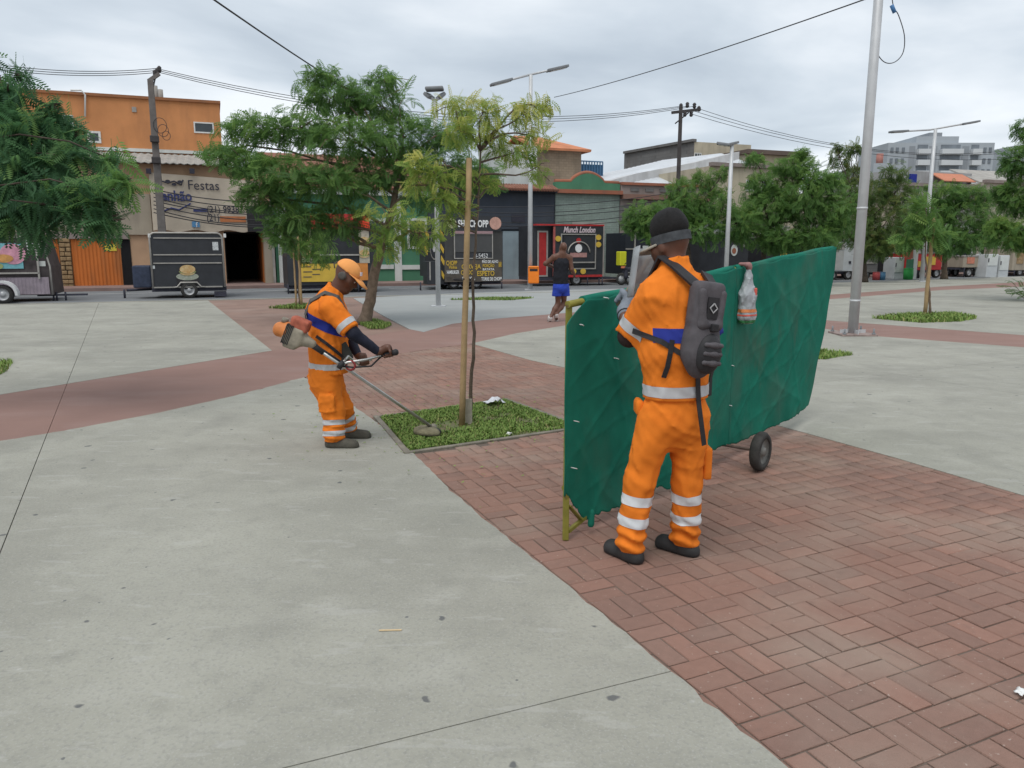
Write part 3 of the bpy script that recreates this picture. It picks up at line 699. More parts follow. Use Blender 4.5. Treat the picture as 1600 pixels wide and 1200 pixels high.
MB().obox(push(shirt, K(537, 552, -.1), (.2, -1, 0), .006, wr1), (.05, 0, .03), (.0, .014, 0), (-.03, 0, .065)).build('hip_pad', mat('grey_green_pad', (.05, .052, .045), .9, .2, 10), hs, bevel=.01)

# ---------------------------------------------------------------- brush cutter
bc = empty('brush_cutter', RA, 0, 'petrol grass trimmer with orange engine carried at the hip of the stooping worker', 'trimmer')
m_steel = mat('worn_steel_tube', (.50, .50, .48), .35, .1, 20, metal=.8)
m_dust = mat('dusty_plastic', (.22, .20, .16), .85, .25, 16, bump=.2)
m_eng_o = mat('engine_orange_plastic', (.55, .19, .055), .6, .15, 12); m_eng_r = mat('dusty_red_plastic', (.36, .10, .06), .75, .3, 14); m_eng_c = mat('dusty_cream_metal', (.29, .255, .195), .7, .25, 14)
e0, e1, tip = K(478, 533, -.30), K(533, 570, -.28), np.array(gp(676, 668, .06))-RA
ax_ = unit(e1-e0); eu = unit(np.array((0, 0, 1.))-ax_*ax_[2]); es = np.cross(ax_, eu); Re = np.array((ax_, es, eu))
ax_s = ax_; ax_ = unit(K(480, 531, -.30)-K(436, 513, -.30)); eu = unit(np.array((0, 0, 1.))-ax_*ax_[2]); es = np.cross(ax_, eu); Re = np.array((ax_, es, eu)); c0 = K(461, 521, -.30)
ex = lambda a, b, d: c0+ax_*a+es*b+eu*d
skin('engine_housing', [rbox(ex(.0, 0, -.015), (.055, .05, .055), .02, Re), cone(ex(.05, 0, -.02), ex(.15, 0, -.025), .062, .034, k=.02), rbox(ex(.01, .0, -.085), (.03, .05, .02), .012, Re)], .009, m_eng_c, bc)
skin('starter_cover', [cone(ex(-.115, 0, -.012), ex(-.068, 0, -.005), .052, .073, k=.02), ell(ex(-.125, 0, -.018), (.035, .054, .052), Re)], .009, m_eng_o, bc)
skin('air_filter_cover', [rbox(ex(.02, .0, .082), (.05, .045, .03), .018, Re), rbox(ex(-.035, 0, .10), (.015, .03, .015), .01, Re)], .009, m_eng_r, bc)
for k in range(5): MB().obox(ex(-.062+k*.012, 0, -.015), ax_*.003, es*.075, eu*.078).build('cooling_fin', m_black, bc)
skin('fuel_tank', [rbox(ex(-.01, 0, -.095), (.03, .04, .012), .015, Re)], .01, m_dust, bc); MB().cyl(ex(-.105, 0, .05), ex(-.105, 0, .085), .026).build('fuel_cap', m_dust, bc)
ax_ = ax_s; MB().tube([e0, e1, (e1+tip)/2, tip], .0135, 10).build('shaft', m_steel, bc)
MB().tube([e0-ax_*.01, e0+ax_*.16], .021, 10).build('shaft_sleeve', m_black, bc)
J = e1+unit(tip-e1)*.0
MB().lathe([(.016, -.02), (.036, -.02), (.036, .02), (.016, .02)], J, ax_, 14).build('handle_clamp', m_black, bc)
mb = MB(); pts = [K(548, 571, -.27)+np.array((.035*math.cos(t), -.005, .035*math.sin(t))) for t in np.linspace(0, 6.28, 18)]
mb.tube(pts, .009, 8, cap=False).build('hanging_ring', mat('dull_red_ring', (.22, .03, .03), .6, .2, 10), bc)
h1 = [J, J+(.05, -.01, .02), K(572, 562, -.22), K(590, 557, -.17), G_n-gax*.05, G_n+gax*.075]
MB().tube(h1, .0105, 8).build('handlebar', m_steel, bc)
MB().tube([J+(0, 0, -.01), J+(.09, 0, -.02), K(580, 572, -.2), G_n-gax*.06-(0, 0, .01)], .0075, 6).build('throttle_cable', m_black, bc)
MB().tube([J, J+(.03, .12, .05), G_f-np.array((.04, .02, .02)), G_f+np.array((.06, .026, .022))], .0105, 8).build('handlebar', m_steel, bc)
MB().lathe([(0, -.065), (.016, -.064), (.016, .035), (.024, .045), (.026, .075), (.018, .086), (0, .088)], G_n, gax, 12).build('handle_grip', m_black, bc)
MB().tube([ex(.11, .02, .01), e0+ax_*.02+eu*.03, e0+ax_*.12+eu*.018, J+eu*.02], .008, 6).build('throttle_hose', m_black, bc)
td = unit(tip-e1)
# cutting head, dusty guard behind it
MB().lathe([(0, -.05), (.03, -.05), (.04, -.03), (.036, .0), (.02, .035), (0, .04)], tip+td*.01, unit(np.array((.25, .1, .95))), 14).build('gear_head', m_dust, bc)
hc = tip+(.0, .0, -.035)
MB().lathe([(0, -.022), (.05, -.02), (.058, 0), (.05, .02), (.02, .03), (0, .03)], hc+(0.02, 0, .005), unit(np.array((.25, .1, .95))), 16).build('line_spool', m_black, bc)
mb = MB(); V = []
gdir = unit(np.array((-td[0], -td[1], 0))); gside = np.array((-gdir[1], gdir[0], 0))
for i in range(15):
    a = math.radians(-75+150*i/14); d = gdir*math.cos(a)+gside*math.sin(a)
    V += [tip+d*.03+(0, 0, .015), tip+d*.125+(0, 0, .010), tip+d*.165+(0, 0, -.008), tip+d*.17+(0, 0, -.035)]
F = [(i*4+j, i*4+4+j, i*4+5+j, i*4+1+j) for i in range(14) for j in range(3)]
o = mb.add(V, F, 0, True).build('guard', mat('grass_caked_guard', (.185, .165, .105), .95, .3, 14, bump=.4), bc); md = o.modifiers.new('t', 'SOLIDIFY'); md.thickness = .006
for k in range(3):
    a = k*2.1; MB().tube([hc, hc+(.1*math.cos(a), .1*math.sin(a), -.004), hc+(.17*math.cos(a+.2), .17*math.sin(a+.2), -.012)], .0018, 5).build('cutting_line', m_black, bc)

# ---------------------------------------------------------------- worker B: from behind, with the backpack
RB = gp(1030, 880); YB = RB[1]
def Q(px, py, dy=0.): return at(px, py, YB+dy)-RB
yaw = math.radians(27); fB = np.array((-math.sin(yaw), math.cos(yaw), 0)); rB = np.array((math.cos(yaw), math.sin(yaw), 0)); UP = np.array((0, 0, 1.))
shc = Q(1057, 440, .06)
shl, shr = Q(1024, 460, .03), Q(1094, 458, .10)
ell_, wrl = Q(983, 525, .12), Q(975, 485, .38)
GL = Q(973, 466, .47); gaxB = unit(Q(1030, 386, .36)-GL)
elr, wrr = Q(1108, 540, .25), Q(1080, 515, .50)
hipl, hipr = Q(1028, 655, .03), Q(1076, 655, .07)
knl, knr = Q(999, 752, .05), Q(1074, 752, .09)
anl, anr = np.array(gp(985, 878))-RB+(0, .03, .09), np.array(gp(1071, 868))-RB+(0, .03, .09)
nkB, hdB = Q(1053, 408, .09), Q(1047, 385, .12)
fh = np.array((-.64, .72, -.22)); HB, eyB, hbB = head(hdB, fh, (-.16, .12, 1), 1.0)
cB, bB, pB = Q(1056, 480, .05), Q(1056, 570, .04), Q(1053, 640, .05)
bodyB = [cone(nkB-(0, 0, .06), hdB-hbB[2]*.03-hbB[1]*.02, .058, .054)]+HB+[
    cone(cB, bB, .095, .09, rB, 1.2), cone(bB, pB, .09, .095, rB, 1.2), cone(cB+(0, 0, .0), nkB-(0, 0, .06), .085, .05, rB, 1.25, k=.04),
    cone(hipl, knl, .065, .048), cone(knl, anl, .048, .034), cone(hipr, knr, .065, .048), cone(knr, anr, .048, .034),
    cone(shl, ell_, .043, .042), cone(ell_, wrl, .043, .03), cone(shr, elr, .043, .042), cone(elr, wrr, .042, .03)]
bodyB += grip_hand(wrl, GL, gaxB, .014, 1, .92)+open_hand(wrr, wrr-elr, -rB)
wb = skin('person', bodyB, .0095, m_skin2, None, RB)
props(wb, 'worker in orange uniform and black cap with backpack, standing at the green screen', 'person', 'street-cleaning workers in orange')
eyes_of(eyB, hbB[1], wb)
hemB = Q(1056, 624)[2]
sleB = Q(982, 522, .125); slB = unit(ell_-shl); sleR = (shr*.25+elr*.75); slR = unit(elr-shr)
wr3 = wrinkle(21, .011, 44.)
shirtB = [cone(Q(1057, 475, .06), Q(1057, 545, .05), .134, .138, rB, 1.26), cone(Q(1057, 545, .05), Q(1055, 640, .05), .138, .142, rB, 1.26, k=.08), cone(Q(1057, 465, .06), Q(1055, 428, .07), .11, .072, rB, 1.45, k=.07),
          cone(shl, ell_, .084, .078, k=.06, cut=((sleB, slB),)), cone(shr, elr, .084, .078, k=.06, cut=((sleR, slR),)),
          cone(nkB-(0, .0, .06), nkB+(0, 0, .04), .080, .072, rB, 1.05, k=.02, cut=((nkB+(0, 0, .018), (-.15, .1, 1)),))]
sb = skin('shirt', shirtB, .0095, m_orange, wb, post=lambda D, P: np.maximum(D+wr3(P), hemB-P[..., 2]), it=1)
band(sb, 'reflective_band', Q(1055, 606, .05), (0, 0, 1), .027, .36, m_tape, sb)
band(sb, 'reflective_band', sleB-slB*.062, slB, .026, .125, m_tape, sb)
band(sb, 'reflective_band', sleR-slR*.062, slR, .026, .125, m_tape, sb)
band(sb, 'blue_panel', Q(1060, 520, .05), (0, 0, 1), .034, .3, m_blue, sb, .0035, ((Q(1017, 520, .0), (-1, 0, 0)),))
trB = [cone(Q(1053, 632, .05), Q(1053, 655, .05), .128, .130, rB, 1.22), cone(hipl, knl, .108, .078, k=.05), cone(knl, anl+(0, 0, .0), .078, .076, k=.04), cone(hipr, knr, .108, .078, k=.05), cone(knr, anr+(0, 0, .0), .078, .076, k=.04),
       cone(Q(1050, 655, .04), Q(1048, 682, .05), .10, .06, rB, 1.1, k=.05)]
wr4 = wrinkle(33, .015, 30., (1, 1, .9))
def tpB(D, P):
    z = P[..., 2]; f_ = np.clip((.26-z)/.12, 0, 1)
    D = D+wr4(P)*(1-.4*f_)+.010*np.sin(z*92+P[..., 0]*18+P[..., 1]*11+np.sin(P[..., 0]*40))*f_
    return np.maximum(np.maximum(D, .05-z), z-(hemB+.05))
tb = skin('trousers', trB, .0095, m_orange, wb, post=tpB, it=1)
for k_, a_ in ((knl, anl), (knr, anr)):
    ax2 = unit(k_-a_)
    for t_ in (.135, .25): band(tb, 'reflective_band', a_+ax2*(t_-.005), ax2, .026, .14, m_tape2, tb)
    for sgn, kk in ((1, 1),): pass
skin('trouser_pocket', [rbox(knr+(.095, .03, .10), (.012, .06, .075), .01)], .012, m_orange, tb)
skin('trouser_pocket', [rbox(hipl+(-.095, .03, .06), (.010, .04, .03), .01)], .012, m_orange, tb)
for a_, f_ in ((anl, unit((-.62, .78, 0))), (anr, unit((-.75, .66, 0)))):
    b_ = [cone(a_+(0, 0, .0), a_+(0, 0, -.04), .05, .05, k=.03), cone(a_-f_*.03+(0, 0, -.05), a_+f_*.125+(0, 0, -.058), .046, .042, k=.03), cone(a_-f_*.045+(0, 0, -.07), a_+f_*.13+(0, 0, -.07), .042, .042, k=.02)]
    skin('boot', b_, .009, m_boot, wb, post=lambda D, P, z0=a_[2]: np.maximum(D, (z0-.09)-P[..., 2]))
gl = skin('glove', [dict(p, **({'ra': p['ra']+.005, 'rb': p['rb']+.005} if p['t'] == 'c' else {})) for p in grip_hand(wrl, GL, gaxB, .014, 1, 1.0)]+[cone(wrl, wrl+unit(ell_-wrl)*.05, .036, .041, k=.02)], .007, m_glove, wb)
MB().tube([wrl+unit(ell_-wrl)*.052, wrl+unit(ell_-wrl)*.062], .0425, 14).build('glove_cuff', m_black, gl)
skin('elbow_sleeve', [cone(shl*.3+ell_*.7, ell_, .052, .053, k=.03), cone(ell_, ell_*.75+wrl*.25, .053, .046, k=.03)], .009, mat('dark_undersleeve', (.035, .02, .018), .8, .2, 10), wb)
# soft black cap with band, face shield tipped down
cr, cf, cu = hbB; Rm = np.array((cr, cf, cu)); wr5 = wrinkle(5, .010, 30.)
cpB = skin('cap', [ell(hdB+cu*.088-cf*.015, (.084, .100, .058), Rm, k=.03), cone(hdB+cu*.05-cf*.012, hdB+cu*.105-cf*.012, .079, .084, cf, 1.17, k=.02)], .008, m_hair, wb, post=lambda D, P: np.maximum(D+wr5(P), -((P-(hdB+cu*.032))@cu)))
mb = MB(); n_ = 24; P_ = [hdB+cu*.035+cr*math.cos(t)*.081+cf*(math.sin(t)*.099-.012) for t in np.linspace(0, 2*math.pi, n_+1)]
mb.strap(P_, [unit(p-(hdB+cu*.035)) for p in P_], .045, .006).build('cap_band', mat('grey_band', (.055, .06, .065), .8, .3, 30), cpB)
mb = MB(); V = []
for i in range(13):
    a = math.radians(-75+150*i/12); base = hdB+cu*.02+cr*math.sin(a)*.09+cf*(math.cos(a)*.104-.012); tip_ = hdB+cu*.004+cr*math.sin(a)*.098+cf*(.085+.09*math.cos(a)**.8)
    V += [base, tip_]
o = mb.add(V, [(i*2, i*2+2, i*2+3, i*2+1) for i in range(12)], 0, True).build('shield_bracket', mat('cream_plastic', (.36, .33, .27), .6, .1, 10), cpB); md = o.modifiers.new('t', 'SOLIDIFY'); md.thickness = .012
mb = MB(); V = []
for i in range(17):
    a = math.radians(-80+160*i/16)
    for j in range(5): V.append(hdB+cu*(.03-.058*j)+cr*math.sin(a)*.125+cf*(.06+.135*math.cos(a)+.024*j))
o = mb.add(V, [(i*5+j, i*5+5+j, i*5+6+j, i*5+1+j) for i in range(16) for j in range(4)], 0, True).build('face_shield', m_plas, cpB); md = o.modifiers.new('t', 'SOLIDIFY'); md.thickness = .002
# white print beside the pack
bk = -fB
text('back_print', 'C', .06, m_white, sb, push(shirtB, Q(1060, 489, .03), bk, .003, wr3), (math.pi/2, 0, yaw), .0015)
text('back_print', 'F', .07, m_white, sb, push(shirtB, Q(1060, 526, .03), bk, .005, wr3), (math.pi/2, 0, yaw), .0015)
# wooden stick
st_ = MB().tube([GL-gaxB*.05, GL+gaxB*.1, Q(1016, 402, .40)], [.0135, .014, .0135], 10).build('wooden_stick', mat('weathered_wood', (.30, .235, .17), .85, .2, 14, bump=.2), None, RB)
props(st_, 'thin weathered wooden stick held in the grey glove', 'stick')
# backpack
bp = empty('backpack', RB, 0, 'dark grey hydration backpack with black straps on the standing worker', 'backpack')
c0 = Q(1073, 510, .0)+bk*.122; Rb = np.array((rB, fB, UP)); tl = math.radians(-7)
Rb = np.array((rB*math.cos(tl)+UP*math.sin(tl), fB, UP*math.cos(tl)-rB*math.sin(tl))); bx_ = lambda a, b, d: c0+Rb[0]*a+Rb[1]*b+Rb[2]*d
skin('pack_body', [rbox(bx_(0, .015, .03), (.046, .022, .15), .028, Rb, k=.03), ell(bx_(0, .0, -.11), (.090, .062, .130), Rb, k=.06), rbox(bx_(0, .005, .12), (.062, .014, .08), .02, Rb, k=.03)], .008, m_pack, bp)
skin('front_pocket', [ell(bx_(.005, -.050, -.115), (.072, .046, .098), Rb, k=.02)], .008, m_black, bp)
for k in range(3): skin('pocket_rib', [cone(bx_(-.042, -.083, -.155+k*.042), bx_(.05, -.083, -.155+k*.042), .012, .012, k=.01), cone(bx_(.0, -.092, -.155+k*.042), bx_(.01, -.092, -.155+k*.042), .012, .012, k=.02)], .006, m_pack, bp)
skin('top_yoke', [cone(bx_(-.062, -.03, .17), bx_(-.045, -.035, .02), .02, .022, k=.02), cone(bx_(.062, -.03, .17), bx_(.05, -.035, .02), .02, .022, k=.02), cone(bx_(-.045, -.035, .02), bx_(.05, -.035, .02), .022, .022, k=.02)], .007, m_pack, bp)
MB().obox(bx_(.0, -.042, .10), Rb[0]*.032, Rb[1]*.004, Rb[2]*.05).build('mesh_panel', m_black, bp)
o = MB().strap([bx_(0, -.050, .122), bx_(.022, -.050, .10), bx_(0, -.050, .078), bx_(-.022, -.050, .10), bx_(0, -.050, .122)], -Rb[1], .006, .003).build('diamond_logo', mat('pale_grey_print', (.4, .4, .4), .7, .1, 10), bp)
MB().obox(bx_(.01, -.062, .01), Rb[0]*.02, Rb[1]*.012, Rb[2]*.018).build('buckle', m_black, bp, bevel=.005)
nB = [bk+UP*.3, bk+UP*.9, UP+bk*.2, UP+fB*.6-rB*.2]; P_ = [bx_(-.05, .02, .19)]+on(shirtB, [Q(1046, 430, .03), Q(1030, 432, .06), Q(1020, 442, .12)], nB[1:], .004, wr3)
MB().strap(P_, nB, .055, .012).build('shoulder_strap', m_black, bp)
P_ = [bx_(.05, .02, .19)]+on(shirtB, [Q(1100, 432, .07), Q(1104, 436, .14), Q(1100, 448, .22)], nB[1:], .004, wr3)
MB().strap(P_, nB, .055, .012).build('shoulder_strap', m_black, bp)
nB = [bk, bk-rB*.2, bk-rB*.5, -rB+bk*.3]; P_ = [bx_(-.075, .0, -.09)]+on(shirtB, [Q(1042, 547, .03), Q(1024, 528, .06), Q(1013, 514, .1)], nB[1:], .004, wr3)
MB().strap(P_, nB, .026, .005).build('side_strap', m_black, bp)
def hang(*pts, n, w_=.024):
    P_ = on(shirtB, [Q(*a) for a in pts], [n]*len(pts), .006, wr3); P_ = [np.array((q[0], q[1], q[2])) for q in P_]
    return MB().strap(P_, n, w_, .005).build('strap_end', m_black, bp)
hang((1030, 525, .05), (1026, 545, .05), (1023, 565, .05), (1019, 582, .05), n=bk-rB*.3)
P_ = on(shirtB, [Q(1058, 575, .05), Q(1061, 600, .05), Q(1062, 622, .05)], [bk]*3, .008, wr3); e_ = P_[-1]
P_ += [e_+Q(1064, 655)-Q(1062, 622)+bk*.012, e_+Q(1069, 686)-Q(1062, 622)+bk*.008]
MB().strap(P_, bk, .026, .005).build('strap_end', m_black, bp)
hang((1103, 560, .08), (1106, 590, .09), (1107, 618, .09), n=bk+rB*.4, w_=.028)

# ---------------------------------------------------------------- jogger
RJ = gp(866, 503); YJ = RJ[1]
def T(px, py, dy=0.): return at(px, py, YJ+dy)-RJ
m_tank = mat('black_tank_top', (.012, .013, .018), .85, .2, 10); m_short = mat('royal_blue_shorts', (.028, .065, .43), .8, .12, 9); m_shoe = mat('white_running_shoe', (.62, .60, .58), .6, .12, 20)
rJ = unit((.94, .34, 0)); fJ = np.array((-rJ[1], rJ[0], 0))
hdJ = T(880, 388); HJ, eyJ, hbJ = head(hdJ, fJ+np.array((0, 0, -.05)), UP, 1.02)
sl_, sr_ = T(866, 402, -.02), T(890, 403, .05)
kJl, aJl, kJr, aJr = T(872, 474, .08), T(860, 496, -.05), T(881, 474, .18), T(869, 491, .0)
eJl, wJl, eJr, wJr = T(852.5, 412, .0), T(862, 416, .22), T(893, 421, .04), T(897, 428, .25)
bj = [cone(T(878, 400), hdJ-UP*.03, .068, .06), cone(T(878, 396), sl_, .05, .055, k=.06), cone(T(878, 396), sr_, .05, .055, k=.06)]+HJ+[cone(T(877, 412), T(876, 432), .12, .095, rJ, 1.35), cone(T(876, 432), T(876, 446), .1, .105, rJ, 1.3), cone(sl_, sr_, .05, .05, k=.06),
      cone(sl_, eJl, .064, .05), cone(eJl, wJl, .048, .033), cone(sr_, eJr, .064, .05), cone(eJr, wJr, .048, .033),
      cone(T(872, 446), kJl, .085, .056), cone(kJl, kJl*.6+aJl*.4, .056, .058), cone(kJl*.6+aJl*.4, aJl, .058, .034), cone(T(881, 446, .04), kJr, .085, .056), cone(kJr, kJr*.6+aJr*.4, .056, .058), cone(kJr*.6+aJr*.4, aJr, .058, .034)]
bj += open_hand(wJl, wJl-eJl, rJ)+open_hand(wJr, wJr-eJr, -rJ)
for a_, d_ in ((aJl, (-.1, .55, -.9)), (aJr, (.1, .6, -.8))): bj += [cone(a_, a_+unit(d_)*.14, .035, .035)]
wj = skin('person', bj, .012, m_skin2, None, RJ)
props(wj, 'jogger in black tank top and blue shorts running away across the plaza', 'person'); eyes_of(eyJ, hbJ[1], wj)
wr6 = wrinkle(8, .014, 40.)
skin('tank_top', [cone(T(877, 412), T(876, 432), .14, .128, rJ, 1.28), cone(T(876, 432), T(876, 446), .128, .14, rJ, 1.25, k=.05), cone(T(872, 403), T(871, 412), .05, .06, k=.05), cone(T(884, 403, .03), T(884, 412, .03), .05, .06, k=.05)], .012, m_tank, wj, post=lambda D, P: np.maximum(D+wr6(P), T(876, 443.5)[2]-P[..., 2]))
hS = T(876, 463)[2]
skin('shorts', [cone(T(876, 440), T(876, 449), .128, .135, rJ, 1.2), cone(T(871, 447, -.02), kJl*.55+T(871, 447)*.45-rJ*.03, .105, .105, k=.02), cone(T(882, 447, .06), kJr*.55+T(882, 447, .04)*.45+rJ*.03, .105, .105, k=.02)], .012, m_short, wj, post=lambda D, P: np.maximum(np.maximum(D+wr6(P), hS-P[..., 2]), P[..., 2]-T(876, 439)[2]))
for a_, d_ in ((aJl, (-.1, .55, -.9)), (aJr, (.1, .6, -.8))):
    d_ = unit(d_); b_ = unit(np.cross(rJ, d_)); sh = skin('running_shoe', [cone(a_+d_*.01, a_+d_*.05, .048, .046), cone(a_-b_*-.03+d_*.02, a_+d_*.20+b_*.01, .045, .038, rJ, 1., k=.03)], .01, m_shoe, wj)
    skin('shoe_sole', [cone(a_+b_*.055+d_*.02, a_+b_*.04+d_*.2, .028, .026, rJ, 1.5)], .01, mat('dark_sole', (.12, .12, .13), .8, .2, 10), sh)
# ================================================================ GREEN SCREEN ON WHEELS
S0 = np.array((.30, 4.05, 0)); SD = unit(np.array((.637, .771, 0))); SNm = np.array((SD[1], -SD[0], 0))   # SNm points to the camera side
scr = empty('debris_screen', S0, 0, 'green mesh debris screen on a wheeled steel frame before the standing worker', 'screen')
m_frame = mat('olive_frame_paint', (.22, .20, .035), .6, .25, 9); mixin(m_frame, f_noise(14, .56, .68), (.10, .055, .03), .8)
m_net = mat('green_shade_net', (.022, .255, .175), .8, .14, 5, bump=.25, bscale=420, spec=.2)
mixin(m_net, f_noise(2.2, .5, .72, 1, 1, .8, 7), (.115, .215, .16), .6)
mixin(m_net, f_noise(5, .60, .72, 1, 1, .4, 7), (.16, .18, .125), .4)
mixin(m_net, f_noise(1.1, .52, .7, 1, 1, 1, 4), (.014, .17, .12), .6)
t, n, l, b = nodes_of(m_net)
tl_ = n.new('ShaderNodeBsdfTranslucent'); ms = n.new('ShaderNodeMixShader'); ms.inputs[0].default_value = .4; l.new(b.inputs['Base Color'].links[0].from_socket, tl_.inputs[0])
out = n['Material Output']; l.new(b.outputs[0], ms.inputs[1]); l.new(tl_.outputs[0], ms.inputs[2]); l.new(ms.outputs[0], out.inputs[0])
def SPt(s, h, off=0.): return SD*s+np.array((0, 0, h))+SNm*off
def topz(s): return 1.31+.068*s
def cloth(name, f0, f1, bot, seed, ns=150, nh=100, rag=.012):
    r = np.random.default_rng(seed); ph = r.uniform(0, 6.28, 12); jag = np.cumsum(r.normal(0, rag*.7, ns+1)); jag -= np.linspace(jag[0], jag[-1], ns+1)
    V = []
    for i in range(ns+1):
        u = i/ns
        for j in range(nh+1):
            v = j/nh
            s_ = f0(v)*(1-u)+f1(v)*u; sm = f0(1)*(1-u)+f1(1)*u
            hb = bot(f0(0)*(1-u)+f1(0)*u)+jag[i]*.9; ht = topz(sm)+.012-.012*math.sin(u*math.pi*5)**2
            h = hb+(ht-hb)*v
            env = math.sin(math.pi*min(max(u, .0), 1))**.5*(1-v**6)
            off_ = .7*env*(.012*math.sin(6*s_+2.5*h+ph[0])+.007*math.sin(11*s_-5*h+ph[1])+.005*math.sin(4*s_+13*h+ph[2])+.006*math.sin(23*s_+9*h+ph[3]+2*math.sin(5*h))+.016*(1-abs(math.sin(3.2*s_+4.1*h+ph[4]+.6*math.sin(3*s_))))**6+.014*(1-abs(math.sin(5.1*s_-6*h+ph[5]+.5*math.sin(4*h))))**7+.012*(1-abs(math.sin(7*s_+2.2*h+ph[7])))**8+.008*(1-abs(math.sin(2.5*s_-11*h+ph[8])))**7)
            off_ += (1-v)*.05*(math.sin(2.3*s_+ph[6])-.3)*env
            V.append(SPt(s_, h, off_+.034))
    F = [(i*(nh+1)+j, (i+1)*(nh+1)+j, (i+1)*(nh+1)+j+1, i*(nh+1)+j+1) for i in range(ns) for j in range(nh)]
    o = np_mesh(name, np.array(V), np.array(F), m_net, scr, smooth=True)
    md = o.modifiers.new('t', 'SOLIDIFY'); md.thickness = .003; md.offset = 0
    return o
def b1(s):
    if s < .16: return .26-.15*max(s, -.02)/.16
    return .11+.04*min(1, (s-.16)/1.2)
cloth('mesh_panel', lambda v: -.072+.004*math.sin(9*v)+.19*max(0, (v-.88)/.12)**1.3, lambda v: 2.034, b1, 4)
cloth('mesh_panel', lambda v: 2.038, lambda v: 4.28-.50*(1-v)**1.25+.03*math.sin(3.14*v)+.012*math.sin(17*v), lambda s: .135+.03*max(0, s-2.4)+.12*max(0, (s-3.9))**1.0, 11, rag=.004)
tp = [SPt(s, topz(s), 0) for s in np.linspace(-.012, 4.2, 12)]
MB().tube(tp, .019, 10).build('top_rail', m_frame, scr)
MB().tube([SPt(s, topz(s)+.004*math.sin(s*7), .0) for s in np.linspace(.12, 2.02, 20)], .027, 10).build('net_hem', m_net, scr)
MB().tube([SPt(s, topz(s)+.004*math.sin(s*7), .0) for s in np.linspace(2.06, 4.27, 22)], .027, 10).build('net_hem', m_net, scr)
MB().bar(SPt(.012, 0, -.012), SPt(.016, topz(0)+.015, -.012), .034, .034).build('end_post', m_frame, scr, bevel=.004)
MB().bar(SPt(2.036, .16, .012), SPt(2.036, topz(2.03), .012), .034).build('middle_post', m_frame, scr, bevel=.004)
MB().bar(SPt(3.72, .25, -.05), SPt(4.18, topz(4.18), -.01), .03).build('end_post', m_frame, scr, bevel=.004)
MB().tube([SPt(.0, .30, -.02), SPt(.3, .29, -.07), SPt(2.02, .22, -.06), SPt(3.72, .30, -.06)], .014, 8).build('bottom_rail', m_frame, scr)
MB().bar(SPt(.02, .20, 0), SPt(.14, .085, .0), .03, .008).build('foot_brace', m_frame, scr)
MB().bar(SPt(.02, .05, 0), SPt(.20, .088, .0), .02).build('foot_brace', m_frame, scr)
skin('torn_net_end', [cone(SPt(.18, .13, .05), SPt(.17, .06, .05), .016, .02)], .008, m_net, scr)
AX = SPt(2.02, .145, -.01); W1 = AX+SNm*.30; W0 = AX-SNm*.30
MB().tube([W0, W1], .011, 8).build('axle', mat('rusty_steel', (.10, .07, .055), .7, .3, 20), scr)
MB().bar(SPt(2.02, .14, -.01), SPt(2.02, .22, -.01), .03).build('axle_bracket', m_frame, scr)
m_tyre = mat('dusty_rubber', (.042, .040, .037), .85, .3, 14, bump=.2); m_rim = mat('grey_rim', (.16, .155, .14), .6, .2, 14)
for c in (W0, W1):
    wd = MB().lathe([(.095, -.036), (.128, -.034), (.143, -.018), (.145, 0), (.143, .018), (.128, .034), (.095, .036), (.095, -.036)], c, SNm, 28).build('wheel', m_tyre, scr)
    MB().lathe([(0, -.03), (.03, -.032), (.035, -.012), (.085, -.010), (.096, -.028), (.096, .028), (.085, .010), (.035, .012), (.03, .032), (0, .03)], c, SNm, 20).build('rim', m_rim, wd)
# white cable ties along the posts
m_tie = mat('white_tie', (.7, .7, .68), .6, .1, 5)
for s_, h in ((.02, .42), (.03, .68), (.06, 1.2), (.42, .98), (2.03, .45), (2.03, .75), (.3, topz(.3)), (1.0, topz(1.0))):
    MB().tube([SPt(s_-.012, h+.004, .02), SPt(s_, h, .047), SPt(s_+.014, h-.006, .045)], .0028, 5).build('cable_tie', m_tie, scr)
# plastic bag on the rail
bagc = S0+SPt(2.15, 0, .075); BG = bagc.copy(); BG[2] = 0
bg_ = empty('plastic_bag', BG, 0, 'white plastic shopping bag tied to the top rail of the green screen', 'bag')
m_bag = mat('white_plastic_film', (.50, .53, .55), .4, .12, 8, bump=.3, bscale=30)
t, n, l, b = nodes_of(m_bag); tl_ = n.new('ShaderNodeBsdfTranslucent'); tl_.inputs[0].default_value = (.5, .52, .54, 1); ms = n.new('ShaderNodeMixShader'); ms.inputs[0].default_value = .3
l.new(b.outputs[0], ms.inputs[1]); l.new(tl_.outputs[0], ms.inputs[2]); l.new(ms.outputs[0], n['Material Output'].inputs[0])
wrb = wrinkle(14, .016, 42.); R_ = np.array((SD, SNm, UP))
zt = topz(2.15)
bgo = skin('bag_body', [cone((0, 0, zt-.02), (0, 0, zt-.20), .020, .056, SD, 1.45, k=.04), cone((0, 0, zt-.20), SD*.005+(0, 0, zt-.35), .056, .066, SD, 1.5, k=.04)], .008, m_bag, bg_, post=lambda D, P: np.maximum(D+wrb(P), (zt-.405)-P[..., 2]))
skin('bag_knot', [cone(-SD*.03+(0, 0, zt+.02), SD*.02+(0, 0, zt+.005), .014, .012), cone((0, 0, zt), (0, 0, zt-.05), .016, .014), cone(-SD*.02-SNm*.06+(0, 0, zt+.03), (0, 0, zt+.03), .013, .014)], .007, mat('reddish_bag_handle', (.26, .13, .12), .6, .3, 20), bg_)
m_pr, m_po, m_pg = mat('red_bag_print', (.55, .10, .07), .6, .25, 30), mat('orange_bag_print', (.62, .22, .08), .6, .25, 30), mat('green_bag_print', (.06, .26, .10), .6, .25, 30)
bgm = bgo
